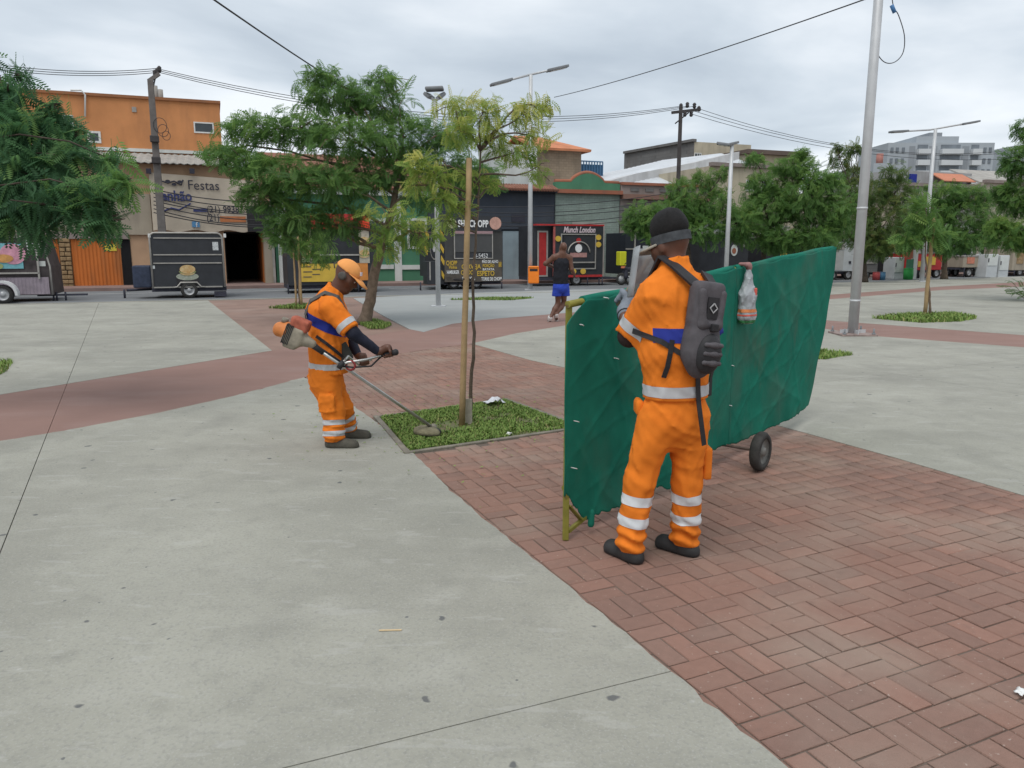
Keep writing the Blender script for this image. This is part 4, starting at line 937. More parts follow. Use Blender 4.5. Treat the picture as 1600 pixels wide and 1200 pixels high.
band(bgm, 'print_band', (0, 0, zt-.305), UP, .012, .3, m_po, bgm, .002); band(bgm, 'print_band', (0, 0, zt-.338), UP, .006, .3, m_pr, bgm, .002); band(bgm, 'print_band', (0, 0, zt-.385), UP, .012, .3, m_pg, bgm, .002)
MB().obox(SNm*.058+SD*.005+np.array((0, 0, zt-.17)), SD*.016, SNm*.008, UP*.03).build('print_mark', m_pr, bg_, bevel=.008)

# ================================================================ SMALL THINGS ON THE GROUND
def litter(name, px, py, L_, w_, h_, rot, m, label, cat, seed=0):
    p = gp(px, py); r = random.Random(seed); mb = MB(); k = 9; V = []
    for i in range(k):
        for j in range(5):
            V.append(((i/(k-1)-.5)*L_*(1+.2*r.uniform(-1, 1)), (j/4-.5)*w_*(1+.3*r.uniform(-1, 1)), .004+h_*abs(r.gauss(.3, .5))*math.sin(math.pi*i/(k-1))))
    F = [(i*5+j, i*5+5+j, i*5+6+j, i*5+1+j) for i in range(k-1) for j in range(4)]
    o = mb.add(V, F, 0, True).build(name, m, None, (p[0], p[1], .008)); o.rotation_euler = (0, 0, rot)
    md = o.modifiers.new('t', 'SOLIDIFY'); md.thickness = .002
    return props(o, label, cat)
o = litter('plastic_wrapper', 773, 633, .20, .10, .05, .2, mat('white_litter', (.66, .67, .70), .5, .1, 10), 'crumpled white plastic wrapper on the grass by the staked sapling', 'litter', 3); o.location.z = .03
p = gp(610, 987); o = MB().box(-.048, .048, -.005, .005, 0, .003).build('wooden_lolly_stick', mat('pale_birch', (.58, .44, .26), .8, .1, 20), None, (p[0], p[1], .006), bevel=.002); o.rotation_euler = (0, 0, .04)
props(o, 'pale wooden lolly stick lying on the near concrete', 'stick')
o = litter('paper_scrap', 1596, 1085, .05, .035, .01, .4, mat('paper_white', (.75, .75, .73), .8, .05, 10), 'white paper scrap on the bricks at the right edge', 'litter', 5)
o = litter('paper_scrap', 796, 680, .05, .04, .02, .9, MATS['paper_white'], 'small white scrap on the near edge of the tree bed', 'litter', 8)
# bits of clippings and grit round the bed: uncountable
V, F = [], []
for k in range(480):
    a = random.choice(BED)*random.random(); c = bedc+RNG.normal(0, .75, 2); 
    if inside(c, [tuple(q) for q in BED]) and random.random() < .85: continue
    s_ = random.uniform(.003, .008); r_ = random.uniform(0, 6.28); d_ = np.array((math.cos(r_), math.sin(r_), 0))*s_*2; e_ = np.array((-math.sin(r_), math.cos(r_), 0))*s_*.5; c3 = np.array((c[0], c[1], .0085+random.random()*.004)); o_ = len(V)
    V += [c3-d_-e_, c3+d_-e_, c3+d_+e_+(0, 0, .006), c3-d_+e_]; F.append((o_, o_+1, o_+2, o_+3))
props(np_mesh('grass_clippings', V, F, m_grass, tint=RNG.uniform(.3, 1, len(V))), 'loose grass clippings scattered round the tree bed', 'clippings', kind='stuff')

# ================================================================ POLES AND LAMPS ON THE PLAZA
m_galv = mat('galvanised_steel', (.52, .53, .535), .5, .10, 3, metal=.2, spec=.5); mixin(m_galv, f_noise(2, .5, .7, 6, 6, .5, 5), (.43, .435, .44), .6)
m_lamp = mat('lamp_grey', (.20, .21, .22), .5, .1, 5); m_lens = mat('lamp_lens', (.55, .56, .56), .3, .05, 5)
m_cable = mat('black_cable', (.04, .04, .043), .7, .1, 5)
p = gp(1332, 523); po = empty('steel_flood_pole', p, 0, 'tall thick galvanised steel pole on a bolted base plate at right', 'pole')
MB().tube([(0, 0, .03), (0, 0, 4.0), (0, 0, 8.5)], [.092, .084, .072], 20).build('pole_shaft', m_galv, po)
MB().box(-.33, .33, -.33, .33, .0, .035).build('base_plate', mat('rusty_plate', (.25, .19, .17), .8, .3, 8), po, bevel=.006)
for sx_ in (-1, 1):
    for sy_ in (-1, 1):
        b_ = MB().tube([(sx_*.27, sy_*.27, .02), (sx_*.27, sy_*.27, .14)], .018, 8).build('anchor_bolt', m_lamp, po)
        MB().tube([(sx_*.27, sy_*.27, .034), (sx_*.27, sy_*.27, .06)], .034, 6).build('nut', m_lamp, b_)
for a_ in range(4): MB().bar((math.cos(a_*1.57)*.08, math.sin(a_*1.57)*.08, .05), (math.cos(a_*1.57)*.24, math.sin(a_*1.57)*.24, .05), .012, .1).build('gusset', m_galv, po)
for z_ in (.62, 2.3): MB().lathe([(.0, 0), (.094, 0), (.097, .02), (.094, .04), (0, .04)], (0, 0, z_), (0, 0, 1), 20).build('strap_band', m_galv, po)
lp = [at(1368, 45, p[1])-p, at(1370, 80, p[1])-p, at(1382, 97, p[1])-p, at(1398, 97, p[1])-p, at(1411, 82, p[1])-p, at(1413, 55, p[1])-p, at(1404, 24, p[1])-p, at(1396, 10, p[1])-p, at(1392, -20, p[1])-p]
def smooth_line(P, k=6):
    P = [P[0]]+list(P)+[P[-1]]; o = []
    for i in range(1, len(P)-2):
        for t in np.linspace(0, 1, k, endpoint=False): o.append(.5*((2*P[i])+(P[i+1]-P[i-1])*t+(2*P[i-1]-5*P[i]+4*P[i+1]-P[i+2])*t*t+(3*P[i]-P[i-1]-3*P[i+1]+P[i+2])*t**3))
    return o+[P[-1]]
cl = MB().tube(smooth_line(lp), .008, 6).build('hanging_cable', m_cable, po)
MB().tube([at(1398, 20, p[1])-p, at(1393, 8, p[1])-p], .035, 8).build('plug', mat('blue_plug', (.07, .20, .42), .5, .1, 5), cl)

def led_head(parent, c, d, L_=.75, w_=.30):
    c, d = np.asarray(c, float), unit(d); s_ = unit(np.cross(d, UP)); u_ = np.cross(s_, d)
    h = MB().obox(c+d*L_/2, d*L_/2, s_*w_/2, u_*.045).build('lamp_head', m_lamp, parent, bevel=.02)
    MB().obox(c+d*L_/2-u_*.05, d*L_*.36, s_*w_*.38, u_*.006).build('lens', m_lens, h)
    return h
def lamp_post(label, px, base, topy, arms, r0=.10, r1=.065, bolts=True, Y=None):
    p = gp(px, base); Y = p[1]; root = empty('street_lamp', p, 0, label, 'street lamp', 'lamp posts on the plaza')
    zt = (at(px, topy, Y)-p)[2]
    MB().tube([(0, 0, 0), (0, 0, zt*.5), (0, 0, zt)], [r0, (r0+r1)/2, r1], 14).build('post', m_galv, root)
    MB().box(-.2, .2, -.2, .2, 0, .03).build('base_plate', m_galv, root)
    for (ax, ay, bx, by, dY, hl) in arms:      # arm from (ax,ay) to the tip (bx,by); head at the tip
        a, b_ = at(ax, ay, Y)-p, at(bx, by, Y+dY)-p
        MB().tube([a, b_], .04, 8).build('arm', m_galv, root); led_head(root, b_-unit(b_-a)*hl*.9, b_-a, hl, .32)
    return root
l1 = lamp_post('grey lamp post by the beer trailer, its head above the tree', 685, 479, 158, ((680, 158, 667, 147, .1, .2), (680, 158, 692, 147, .1, .2)), .070, .055)
p1 = at(679, 139, gp(685, 479)[1])-gp(685, 479)
MB().obox(p1, (.24, 0, .01), (0, .18, 0), (0, 0, .045)).build('lamp_head', m_lamp, l1, bevel=.03)
l2 = lamp_post('lamp post with two long arms and an orange bin, by the jogger', 828, 453, 117, ((827, 117, 770, 132, -.4, .85), (827, 117, 884, 104, .4, .85)), .10, .07)
l3 = lamp_post('slim lamp post with a single head behind the green screen', 1133, 452, 225, ((1136, 226, 1122, 224, .1, .5), (1136, 226, 1150, 223, .1, .5)), .095, .07)
l4 = lamp_post('tall lamp post with two long arms at right behind the trees', 1440, 440, 202, ((1452, 203, 1394, 206, -.5, .9), (1452, 203, 1526, 190, .5, .9)), .11, .075)
# orange litter bin on the lamp post
pb = gp(828, 453)+np.array((.13, -.27, 0)); bn = empty('litter_bin', (pb[0], pb[1], .0), 0, 'orange plastic litter bin fixed to the lamp post by the jogger', 'bin')
m_bin = mat('orange_bin_plastic', (.85, .22, .02), .5, .06, 5)
z0, z1 = (at(832, 443, pb[1]))[2], (at(832, 417, pb[1]))[2]
o = skin('bin_body', [rbox((0, 0, (z0+z1)/2), (.17, .12, (z1-z0)/2-.04), .04)], .02, m_bin, bn)
MB().box(-.15, .15, -.168, -.15, z1-.16, z1-.07).build('slot', m_black, bn); MB().box(-.05, .05, .10, .2, z0+.1, z1-.1).build('bracket', m_galv, bn)
MB().box(-.20, .20, -.19, .14, z1-.035, z1+.03).build('lid', m_bin, bn, bevel=.03)
# ================================================================ TREES
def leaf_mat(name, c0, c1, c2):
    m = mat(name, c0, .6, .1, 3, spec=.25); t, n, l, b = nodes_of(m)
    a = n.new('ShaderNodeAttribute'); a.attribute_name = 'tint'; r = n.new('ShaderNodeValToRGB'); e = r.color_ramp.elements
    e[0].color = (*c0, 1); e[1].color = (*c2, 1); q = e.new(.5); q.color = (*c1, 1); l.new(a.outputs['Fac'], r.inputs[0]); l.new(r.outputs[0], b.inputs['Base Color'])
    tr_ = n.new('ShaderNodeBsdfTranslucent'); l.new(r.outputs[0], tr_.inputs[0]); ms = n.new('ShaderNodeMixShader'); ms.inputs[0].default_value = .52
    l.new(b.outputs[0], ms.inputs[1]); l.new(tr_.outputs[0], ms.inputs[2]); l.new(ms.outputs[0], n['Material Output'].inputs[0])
    return m
m_leafD = leaf_mat('deep_green_leaf', (.080, .170, .052), (.140, .265, .070), (.24, .37, .095))
m_leafB = leaf_mat('bluish_green_leaf', (.055, .135, .065), (.090, .205, .085), (.20, .35, .095))
m_leafY = leaf_mat('yellow_green_leaf', (.15, .27, .06), (.29, .39, .085), (.58, .56, .16))
m_leafM = leaf_mat('mid_green_leaf', (.075, .165, .048), (.13, .25, .065), (.23, .34, .08))
m_leafR = leaf_mat('olive_leaf', (.075, .135, .04), (.13, .20, .055), (.25, .25, .08))
m_bark = mat('grey_brown_bark', (.17, .125, .09), .9, .3, 9, bump=.6, bscale=30); m_barkd = mat('dark_bark', (.075, .058, .045), .9, .3, 9, bump=.5)
m_stake = mat('ochre_wooden_stake', (.36, .25, .13), .8, .2, 5, bump=.2)
def frond(npair, droop, wl, ww, vee=.25, gap=0.):
    """feathery compound leaf, unit length along +x: narrow leaflets in pairs on a drooping rib"""
    V, F = [], []
    def pos(t): return np.array((t*math.cos(droop*t*.6), 0, -droop*t*t*.45))
    for i in range(npair):
        t = .12+.88*(i+.5)/npair; c = pos(t); le = wl*(math.sin(math.pi*(.12+.8*t))**.7)
        for sgn in (-1, 1):
            d = unit((.45, sgn*.9, -vee)); tip = c+d*le; side = np.array((1, 0, -droop*t))*ww*.5; o = len(V)
            mid = c+d*le*.5+np.array((0, 0, vee*le*.12))
            V += [c, mid-side, tip, mid+side]; F.append((o, o+1, o+2, o+3))
    a, b_ = pos(0), pos(.5); o = len(V); V += [a+(0, .006, 0), a-(0, .006, 0), b_-(0, .004, 0), b_+(0, .004, 0)]; F.append((o, o+1, o+2, o+3))
    return np.array(V), np.array(F)
FR = {'fine': [frond(9, d, .24, .075) for d in (.3, .7, 1.1)], 'big': [frond(15, d, .20, .045) for d in (.4, .8, 1.2)], 'round': [frond(6, d, .30, .15) for d in (.2, .6, 1.)], 'far': [frond(5, d, .34, .17) for d in (.3, .7, 1.1)]}
def foliage(name, P, D, S, kind, m, parent, tint, roll=.6):
    VV, FF, TT = [], [], []; off = 0; n = len(P); which = RNG.integers(0, 3, n)
    for w_ in range(3):
        V, F = FR[kind][w_]; ix = np.where(which == w_)[0]
        if not len(ix): continue
        d = D[ix]/np.linalg.norm(D[ix], axis=1)[:, None]; s_ = np.cross(d, (0, 0, 1.)); s_ /= np.linalg.norm(s_, axis=1)[:, None]+1e-6; u = np.cross(s_, d)
        a = RNG.normal(0, roll, len(ix))[:, None]; s2 = s_*np.cos(a)+u*np.sin(a); u2 = np.cross(s2, d)
        W = P[ix][:, None, :]+S[ix][:, None, None]*(V[None, :, 0:1]*d[:, None]+V[None, :, 1:2]*s2[:, None]+V[None, :, 2:3]*u2[:, None])
        k = len(V); VV.append(W.reshape(-1, 3)); FF.append((F[None]+(np.arange(len(ix))*k)[:, None, None]).reshape(-1, 4)+off); off += len(ix)*k
        TT.append(np.repeat(tint[ix], k))
    return np_mesh(name, np.vstack(VV), np.vstack(FF), m, parent, tint=np.concatenate(TT))
def limb(mb, a, b, r0, r1, sag=.08, k=5, n=7):
    a, b = np.asarray(a, float), np.asarray(b, float); L_ = np.linalg.norm(b-a); o1, o2 = RNG.normal(0, sag*L_*.5, 3), RNG.normal(0, sag*L_*.5, 3); pts = []
    for i in range(k+1):
        t = i/k; pts.append(a+(b-a)*t+math.sin(math.pi*t)*o1+math.sin(2*math.pi*t)*o2*.5+np.array((0, 0, math.sin(math.pi*t)*sag*L_*.6)))
    mb.tube(pts, [r0+(r1-r0)*i/k for i in range(k+1)], n); return pts
def tree(label, base, trunk, blobs, leafm, kind='fine', fs=.4, bark=None, r0=.11, group=None, Yc=None, pull=.5, droop=-.12, twigs=5, name='tree', tv=.22, lf=.45):
    """trunk: pixel points up the stem; blobs: (px, py, dY, rx_px, ry_px, fronds[, tint])"""
    p0 = gp(*base); Y = p0[1]; root = empty(name, p0, 0, label, 'tree', group); bark = bark or m_bark
    tp_ = [np.zeros(3)]+[at(a, b, Y+(c[0] if c else 0))-p0 for a, b, *c in trunk]; mb = MB(); k = len(tp_)
    fine = []
    for i in range(k-1):
        for j in range(4): fine.append(tp_[i]+(tp_[i+1]-tp_[i])*j/4+(RNG.normal(0, .012*min(1, r0/.06), 3) if i+j else 0))
    fine.append(tp_[-1]); rr = [r0*(1-.6*i/(len(fine)-1)) for i in range(len(fine))]; rr[0] *= 1.35; rr[1] *= 1.08; mb.tube(fine, rr, 10)
    groups = {}
    for bl in blobs:
        px, py, dY, rx, ry, cnt = bl[:6]; ti = bl[6] if len(bl) > 6 else .4; mt = bl[7] if len(bl) > 7 else leafm
        c = at(px, py, Y+dY)-p0; sc_ = (Y+dY)/FPX; R3 = np.array((rx*sc_, (rx+ry)*.5*sc_, ry*sc_))
        # limb from the stem to the clump
        dd = [np.linalg.norm(c-q)+max(0, q[2]-c[2]+.1)*2 for q in fine]; i0 = int(np.argmin(dd[len(fine)//2:]))+len(fine)//2
        ra_ = max(.011, rr[i0]*lf); limb(mb, fine[i0], c, ra_, min(.010*r0/.1+.003, ra_*.6), .12)
        for _ in range(twigs): limb(mb, c, c+RNG.normal(0, .5, 3)*R3, .009*r0/.1+.002, .004, .1, 3, 5)
        u = RNG.normal(size=(cnt, 3)); u /= np.linalg.norm(u, axis=1)[:, None]; rad = RNG.uniform(.25, 1, cnt)**.6
        # uneven outline: the reach changes with direction
        f_ = 1+.28*np.sin(u[:, 0]*5+RNG.uniform(0, 6))*np.cos(u[:, 2]*4+RNG.uniform(0, 6))
        P = c+u*rad[:, None]*R3*f_[:, None]; D = u*pull+RNG.normal(0, .45, (cnt, 3)); D[:, 2] += droop
        S = fs*RNG.uniform(.65, 1.2, cnt); P = P-D/np.linalg.norm(D, axis=1)[:, None]*S[:, None]*.5
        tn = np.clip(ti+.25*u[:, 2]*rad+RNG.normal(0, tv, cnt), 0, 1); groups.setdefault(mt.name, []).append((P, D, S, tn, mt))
    mb.build('trunk', bark, root)
    for g in groups.values():
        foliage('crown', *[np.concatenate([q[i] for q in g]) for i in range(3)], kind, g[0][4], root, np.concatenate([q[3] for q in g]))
    return root
# big dark tree behind the trimmer man
tree('broad dark green tree with leaning grey trunk behind the stooping worker', (569, 506), ((577, 470), (588, 415), (601, 365), (615, 320, .2), (625, 270, .4)),
     [(x_, y_, d_, rx*.95, ry*.76, int(n_*1.3), t_) for x_, y_, d_, rx, ry, n_, t_ in (
      (520, 150, .5, 62, 42, 260, .35), (590, 160, .8, 60, 46, 260, .35), (470, 200, 0, 62, 40, 260, .4), (545, 220, -.3, 75, 48, 330, .4), (630, 215, .6, 60, 50, 270, .3),
      (390, 200, 0, 55, 30, 190, .45), (375, 250, -.2, 55, 32, 190, .35), (440, 270, -.5, 68, 42, 280, .4), (520, 285, -.6, 70, 40, 280, .3), (600, 270, .2, 62, 40, 230, .25),
      (690, 250, .5, 60, 46, 230, .3), (745, 275, .5, 50, 34, 150, .25), (410, 305, -.3, 48, 28, 140, .3), (470, 340, -.4, 58, 36, 200, .25), (530, 345, -.4, 46, 36, 130, .2),
      (660, 305, .3, 44, 30, 90, .25), (345, 235, .2, 30, 16, 60, .4), (700, 210, .8, 40, 30, 110, .35), (600, 125, .9, 34, 22, 70, .4), (500, 118, .5, 34, 20, 70, .4), (445, 365, -.3, 34, 30, 70, .2))]
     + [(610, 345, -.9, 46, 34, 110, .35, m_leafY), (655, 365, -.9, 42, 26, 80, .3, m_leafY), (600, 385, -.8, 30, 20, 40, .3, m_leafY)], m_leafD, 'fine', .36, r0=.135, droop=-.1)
# yellow-green sapling with its stake in the bed
p0 = gp(733, 660)
tree('young yellow-green sapling tied to an ochre stake in the near grass bed', (734, 661), ((736, 600), (741, 520), (739, 440), (743, 380), (748, 310), (751, 235)),
     [(x_, y_, d_, rx, ry, n_, t_) for x_, y_, d_, rx, ry, n_, t_ in (
      (715, 165, .1, 36, 24, 75, .6), (755, 175, 0, 34, 26, 75, .6), (720, 205, -.1, 36, 24, 70, .5), (770, 215, .1, 36, 26, 70, .5), (820, 175, .2, 34, 20, 60, .65), (845, 165, .3, 26, 14, 34, .7), (835, 215, .2, 30, 24, 55, .6), (840, 260, .2, 20, 22, 26, .5),
      (655, 255, -.2, 26, 22, 46, .5), (685, 275, -.2, 26, 22, 46, .45), (645, 290, -.2, 18, 14, 22, .5), (690, 310, -.2, 22, 16, 30, .45), (735, 275, 0, 28, 20, 30, .4), (765, 285, .1, 26, 16, 30, .45), (800, 240, .2, 26, 20, 36, .5), (720, 320, -.1, 24, 18, 26, .45), (700, 345, -.1, 18, 14, 14, .4))],
     m_leafY, 'fine', .17, r0=.019, droop=-.2, twigs=3, bark=mat('sapling_bark', (.13, .10, .075), .9, .3, 12, bump=.4))
def stake(label, px, base, top, w_, lean=0.):
    p = gp(px, base); z = (at(px, top, p[1])-p)[2]; mb = MB(); r = random.Random(px)
    pts = [np.array((r.gauss(0, .004)+lean*i/8, r.gauss(0, .004), z*i/8)) for i in range(9)]; mb.tube(pts, [w_*(1.05-.15*i/8) for i in range(9)], 10)
    o = mb.build('tree_stake', m_stake, None, p); return props(o, label, 'stake', 'wooden tree stakes')
stake('ochre round stake holding the yellow-green sapling in the near bed', 722, 666, 247, .028, .085)
p = gp(733, 661); o = MB().box(-.032, .032, -.006, .006, 0, .24).build('bed_marker', mat('pale_stone_slab', (.36, .33, .27), .9, .15, 12, bump=.3), None, p-(0.0, .05, 0), bevel=.003)
props(o, 'pale narrow slab standing at the foot of the near sapling', 'slab')
tie = MB().tube([at(722+14*math.cos(t), 437+1.2*math.sin(t), gp(728, 664)[1]+.075*math.sin(t)) for t in np.linspace(0, 6.3, 16)], .006, 6, cap=False).build('tree_tie', m_black); props(tie, 'black rubber tie round the near stake and sapling', 'tie')
# small staked sapling by the yellow trailer
tree('small bright green sapling by the yellow food trailer', (468, 479), ((467, 440), (470, 400), (474, 370)),
     [(x_, y_, d_, rx, ry, n_, t_, m_leafM) for x_, y_, d_, rx, ry, n_, t_ in ((455, 350, 0, 26, 16, 60, .75), (490, 375, -.2, 30, 18, 70, .6), (445, 375, 0, 20, 12, 34, .75), (500, 400, -.2, 26, 13, 48, .55), (470, 392, -.1, 28, 16, 50, .6))], m_leafM, 'fine', .42, r0=.03, droop=-.3, twigs=2)
stake('thin brown stake beside the small bright green sapling', 471, 480, 365, .035); stake('thin grey stake left of the small bright green sapling', 463, 480, 385, .025)
# left near tree, trunk outside the picture
tree('near tree with long feathery dark leaves reaching in from the left', (-210, 640), ((-200, 520), (-190, 420), (-170, 330), (-140, 260), (-100, 200)),
     [(x_-14, y_, d_, rx*.92, ry*.88, int(n_*1.1), t_) for x_, y_, d_, rx, ry, n_, t_ in (
      (-60, 190, 0, 90, 70, 170, .3), (30, 215, 0, 70, 55, 150, .3), (90, 200, .3, 50, 26, 55, .35), (20, 150, .2, 44, 26, 44, .35), (-40, 255, .2, 90, 50, 150, .25), (60, 275, -.2, 75, 48, 140, .25), (130, 245, 0, 50, 26, 44, .35),
      (20, 318, -.3, 75, 36, 105, .25), (110, 315, -.4, 62, 34, 84, .3), (165, 300, -.5, 40, 22, 40, .55), (180, 345, -.5, 34, 18, 30, .55), (60, 352, -.4, 48, 18, 36, .4), (-60, 325, 0, 80, 40, 100, .3), (205, 285, -.5, 30, 13, 18, .8), (190, 250, -.2, 28, 13, 14, .6), (45, 118, .5, 22, 16, 14, .35), (-10, 125, .4, 30, 30, 26, .3), (-25, 85, .4, 30, 26, 26, .3), (95, 165, .3, 26, 13, 16, .35), (130, 215, .2, 40, 20, 26, .35))],
     m_leafB, 'big', .42, bark=m_barkd, r0=.16, droop=-.32, pull=.55, tv=.24, lf=.07)
# the row on the right
def rt(label, base, trunk, bl, m, fs, r0=.16, bark=None, kind='fine', gr='trees along the right side of the plaza'):
    tree(label, base, trunk, [(q[0], q[1], q[2], q[3]*.86, q[4]*.84, int(q[5]*2.1), *q[6:]) for q in bl], m, kind, fs*.56, r0=r0, bark=bark or m_barkd, group=gr, droop=-.15)
rt('loose pale green tree right behind the standing worker', (1080, 449), ((1078, 420), (1075, 390), (1070, 360)),
   [(1060, 330, 0, 55, 34, 300, .4), (1110, 320, 0, 50, 40, 260, .4), (1020, 350, 0, 46, 30, 230, .45), (1000, 335, 0, 34, 26, 110, .5), (1095, 360, -.5, 50, 28, 220, .4), (1150, 350, 0, 42, 40, 220, .4), (1100, 283, .3, 28, 22, 90, .5), (1060, 295, 0, 26, 20, 60, .5), (1130, 270, 0, 12, 14, 26, .5), (985, 352, 0, 22, 14, 40, .4), (1020, 372, -.5, 20, 14, 50, .5)], m_leafM, .75)
rt('wide bright green tree with dark trunk above the far end of the screen', (1192, 447), ((1192, 420), (1194, 390), (1205, 355)),
   [(1200, 330, 0, 52, 42, 380, .4), (1250, 310, 0, 56, 50, 420, .4), (1190, 290, .3, 36, 30, 170, .45), (1240, 262, .3, 40, 26, 190, .5), (1252, 240, .3, 14, 12, 34, .5), (1300, 335, 0, 48, 42, 330, .35), (1215, 375, -.6, 46, 24, 230, .3), (1270, 370, -.6, 48, 24, 260, .35), (1290, 285, 0, 36, 24, 170, .45), (1165, 345, -.3, 28, 34, 150, .45), (1178, 250, .3, 22, 12, 40, .4)], m_leafD, .85)
rt('tree with thin open top beside the tall steel pole', (1350, 441), ((1350, 420), (1350, 395), (1345, 360)),
   [(1330, 350, 0, 44, 40, 260, .35), (1385, 345, 0, 48, 48, 320, .35), (1350, 300, 0, 44, 32, 200, .35), (1310, 250, .5, 24, 20, 50, .4), (1330, 235, .5, 20, 14, 34, .4), (1335, 270, .3, 30, 18, 60, .4), (1400, 300, .3, 34, 30, 150, .35), (1375, 385, -.5, 44, 22, 200, .4), (1340, 230, .3, 12, 10, 16, .4), (1395, 270, 0, 26, 20, 60, .3), (1308, 230, .4, 10, 8, 14, .4)], m_leafR, .85)
rt('dense green tree with grey trunk behind the staked sapling at right', (1475, 436), ((1476, 415), (1477, 390), (1478, 360)),
   [(1450, 340, 0, 52, 38, 330, .35), (1510, 340, 0, 50, 44, 360, .35), (1470, 305, 0, 44, 26, 210, .4), (1520, 305, 0, 34, 22, 140, .4), (1490, 378, -.5, 56, 26, 330, .3), (1430, 370, -.5, 34, 26, 170, .35), (1545, 360, 0, 24, 34, 130, .4)], m_leafM, .9, bark=m_bark)
rt('large leafy tree cut off by the right edge', (1640, 470), ((1638, 430), (1632, 390), (1625, 340)),
   [(1590, 250, 0, 34, 36, 190, .3), (1640, 230, 0, 40, 40, 180, .3), (1590, 310, 0, 42, 36, 240, .4), (1650, 310, 0, 50, 50, 260, .35), (1580, 365, -.5, 40, 30, 200, .55), (1620, 375, -.5, 44, 30, 200, .5), (1565, 300, 0, 20, 18, 60, .35), (1600, 200, .3, 20, 18, 50, .3), (1560, 352, -.4, 24, 16, 70, .7)], m_leafM, .62)
tree('thin sapling tied to a stake in the right grass bed', (1453, 493), ((1453, 460), (1449, 430), (1446, 400), (1446, 370)),
     [(1440, 350, 0, 30, 20, 60, .4), (1470, 370, 0, 26, 16, 44, .4), (1420, 375, 0, 24, 14, 36, .5), (1445, 320, .1, 24, 16, 36, .5)], m_leafM, 'fine', .5, r0=.03, droop=-.2, twigs=2, group='trees along the right side of the plaza')
stake('ochre stake of the thin sapling in the right grass bed', 1445, 493, 340, .045)
p = gp(1606, 470); bu = empty('shrub', p, 0, 'small leafy shrub at the right edge of the plaza', 'shrub')
mb = MB(); u = RNG.normal(size=(70, 3)); u[:, 2] = abs(u[:, 2]); P = u*np.array((.22, .22, .28))+np.array((0, 0, .2))
for k in range(8): limb(mb, (0, 0, 0), P[k], .012, .004, .1, 3, 5)
mb.build('stem', m_bark, bu); foliage('foliage', P, u+RNG.normal(0, .3, u.shape), RNG.uniform(.2, .35, 70), 'round', m_leafM, bu, RNG.uniform(.1, .6, 70))
# ================================================================ STREET: houses, trailers, poles, wires
class Street:
    """a thing standing along the street; local x runs along the street, y away from the plaza, z up"""
    def __init__(s, name, label, cat, px, d, group=None, base=440, z=0.):
        s.s0 = st(px, base, d)[0]; s.d = d; s.root = empty(name, sw(s.s0, d, z), SA, label, cat, group); s.z0 = z
    def X(s, px, py=400, f=0.): return st(px, py, s.d-f)[0]-s.s0
    def Z(s, px, py, f=0.): return st(px, py, s.d-f)[1]-s.z0
    def rc(s, px0, px1, py0, py1, f=0.):
        pm, xm = (py0+py1)/2, (px0+px1)/2
        return s.X(px0, pm, f), s.X(px1, pm, f), s.Z(xm, py1, f), s.Z(xm, py0, f)
    def panel(s, name, px0, px1, py0, py1, m, f=0., th=.05, parent=None, bevel=0, z0=None):
        x0, x1, a, b = s.rc(px0, px1, py0, py1, f); a = a if z0 is None else z0
        o = MB().box(x0, x1, -f, -f+th, a, b).build(name, m, parent or s.root, bevel=bevel); return o
    def frame(s, name, px0, px1, py0, py1, m, f=0., w=.06, th=.05, parent=None):
        x0, x1, a, b = s.rc(px0, px1, py0, py1, f); mb = MB(); y0, y1 = -f, -f+th
        mb.box(x0-w, x0, y0, y1, a-w, b+w); mb.box(x1, x1+w, y0, y1, a-w, b+w); mb.box(x0, x1, y0, y1, b, b+w); mb.box(x0, x1, y0, y1, a-w, a)
        return mb.build(name, m, parent or s.root)
    def window(s, px0, px1, py0, py1, mf, mg, f=.0, w=.07, bars=0):
        fr = s.frame('window', px0, px1, py0, py1, mf, f+.04, w, .1); s.panel('pane', px0, px1, py0, py1, mg, f+.012, .02, fr)
        if bars:
            x0, x1, a, b = s.rc(px0, px1, py0, py1, f)
            for k in range(1, bars+1): MB().box(x0+(x1-x0)*k/(bars+1)-.02, x0+(x1-x0)*k/(bars+1)+.02, -f-.05, -f-.02, a, b).build('mullion', mf, fr)
        return fr
    def txt(s, body, px, py, size, m, f=.0, sx=1., name='lettering', shear=0., parent=None, th=.004, px1=None, bold=0.):
        return text(name, body, size, m, parent or s.root, (s.X(px, py, f), -f-.012, s.Z(px, py, f)), (math.pi/2, 0, 0), th, sx, shear=shear, bold=bold, fw=(s.X(px1, py, f)-s.X(px, py, f)) if px1 else None)
    def disc(s, name, px, py, r, m, f=.0, th=.02, sq=1., parent=None, n=20):
        x, z = s.X(px, py, f), s.Z(px, py, f)
        return MB().slab_xz([(x+r*math.cos(2*math.pi*k/n), z+r*sq*math.sin(2*math.pi*k/n)) for k in range(n)][::-1], -f-th, -f).build(name, m, parent or s.root)
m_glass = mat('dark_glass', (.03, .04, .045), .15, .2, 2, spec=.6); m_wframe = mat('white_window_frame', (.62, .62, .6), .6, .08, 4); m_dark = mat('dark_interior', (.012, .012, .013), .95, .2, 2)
def wall_mat(name, c, c2=None, var=.12, dirt=(.12, .10, .085), amt=.4, scale=.9):
    m = mat(name, c, .9, var, scale, bump=.15, bscale=14, col2=c2); mixin(m, f_noise(.8, .5, .75, 2.5, 2.5, .5, 7), dirt, amt); return m
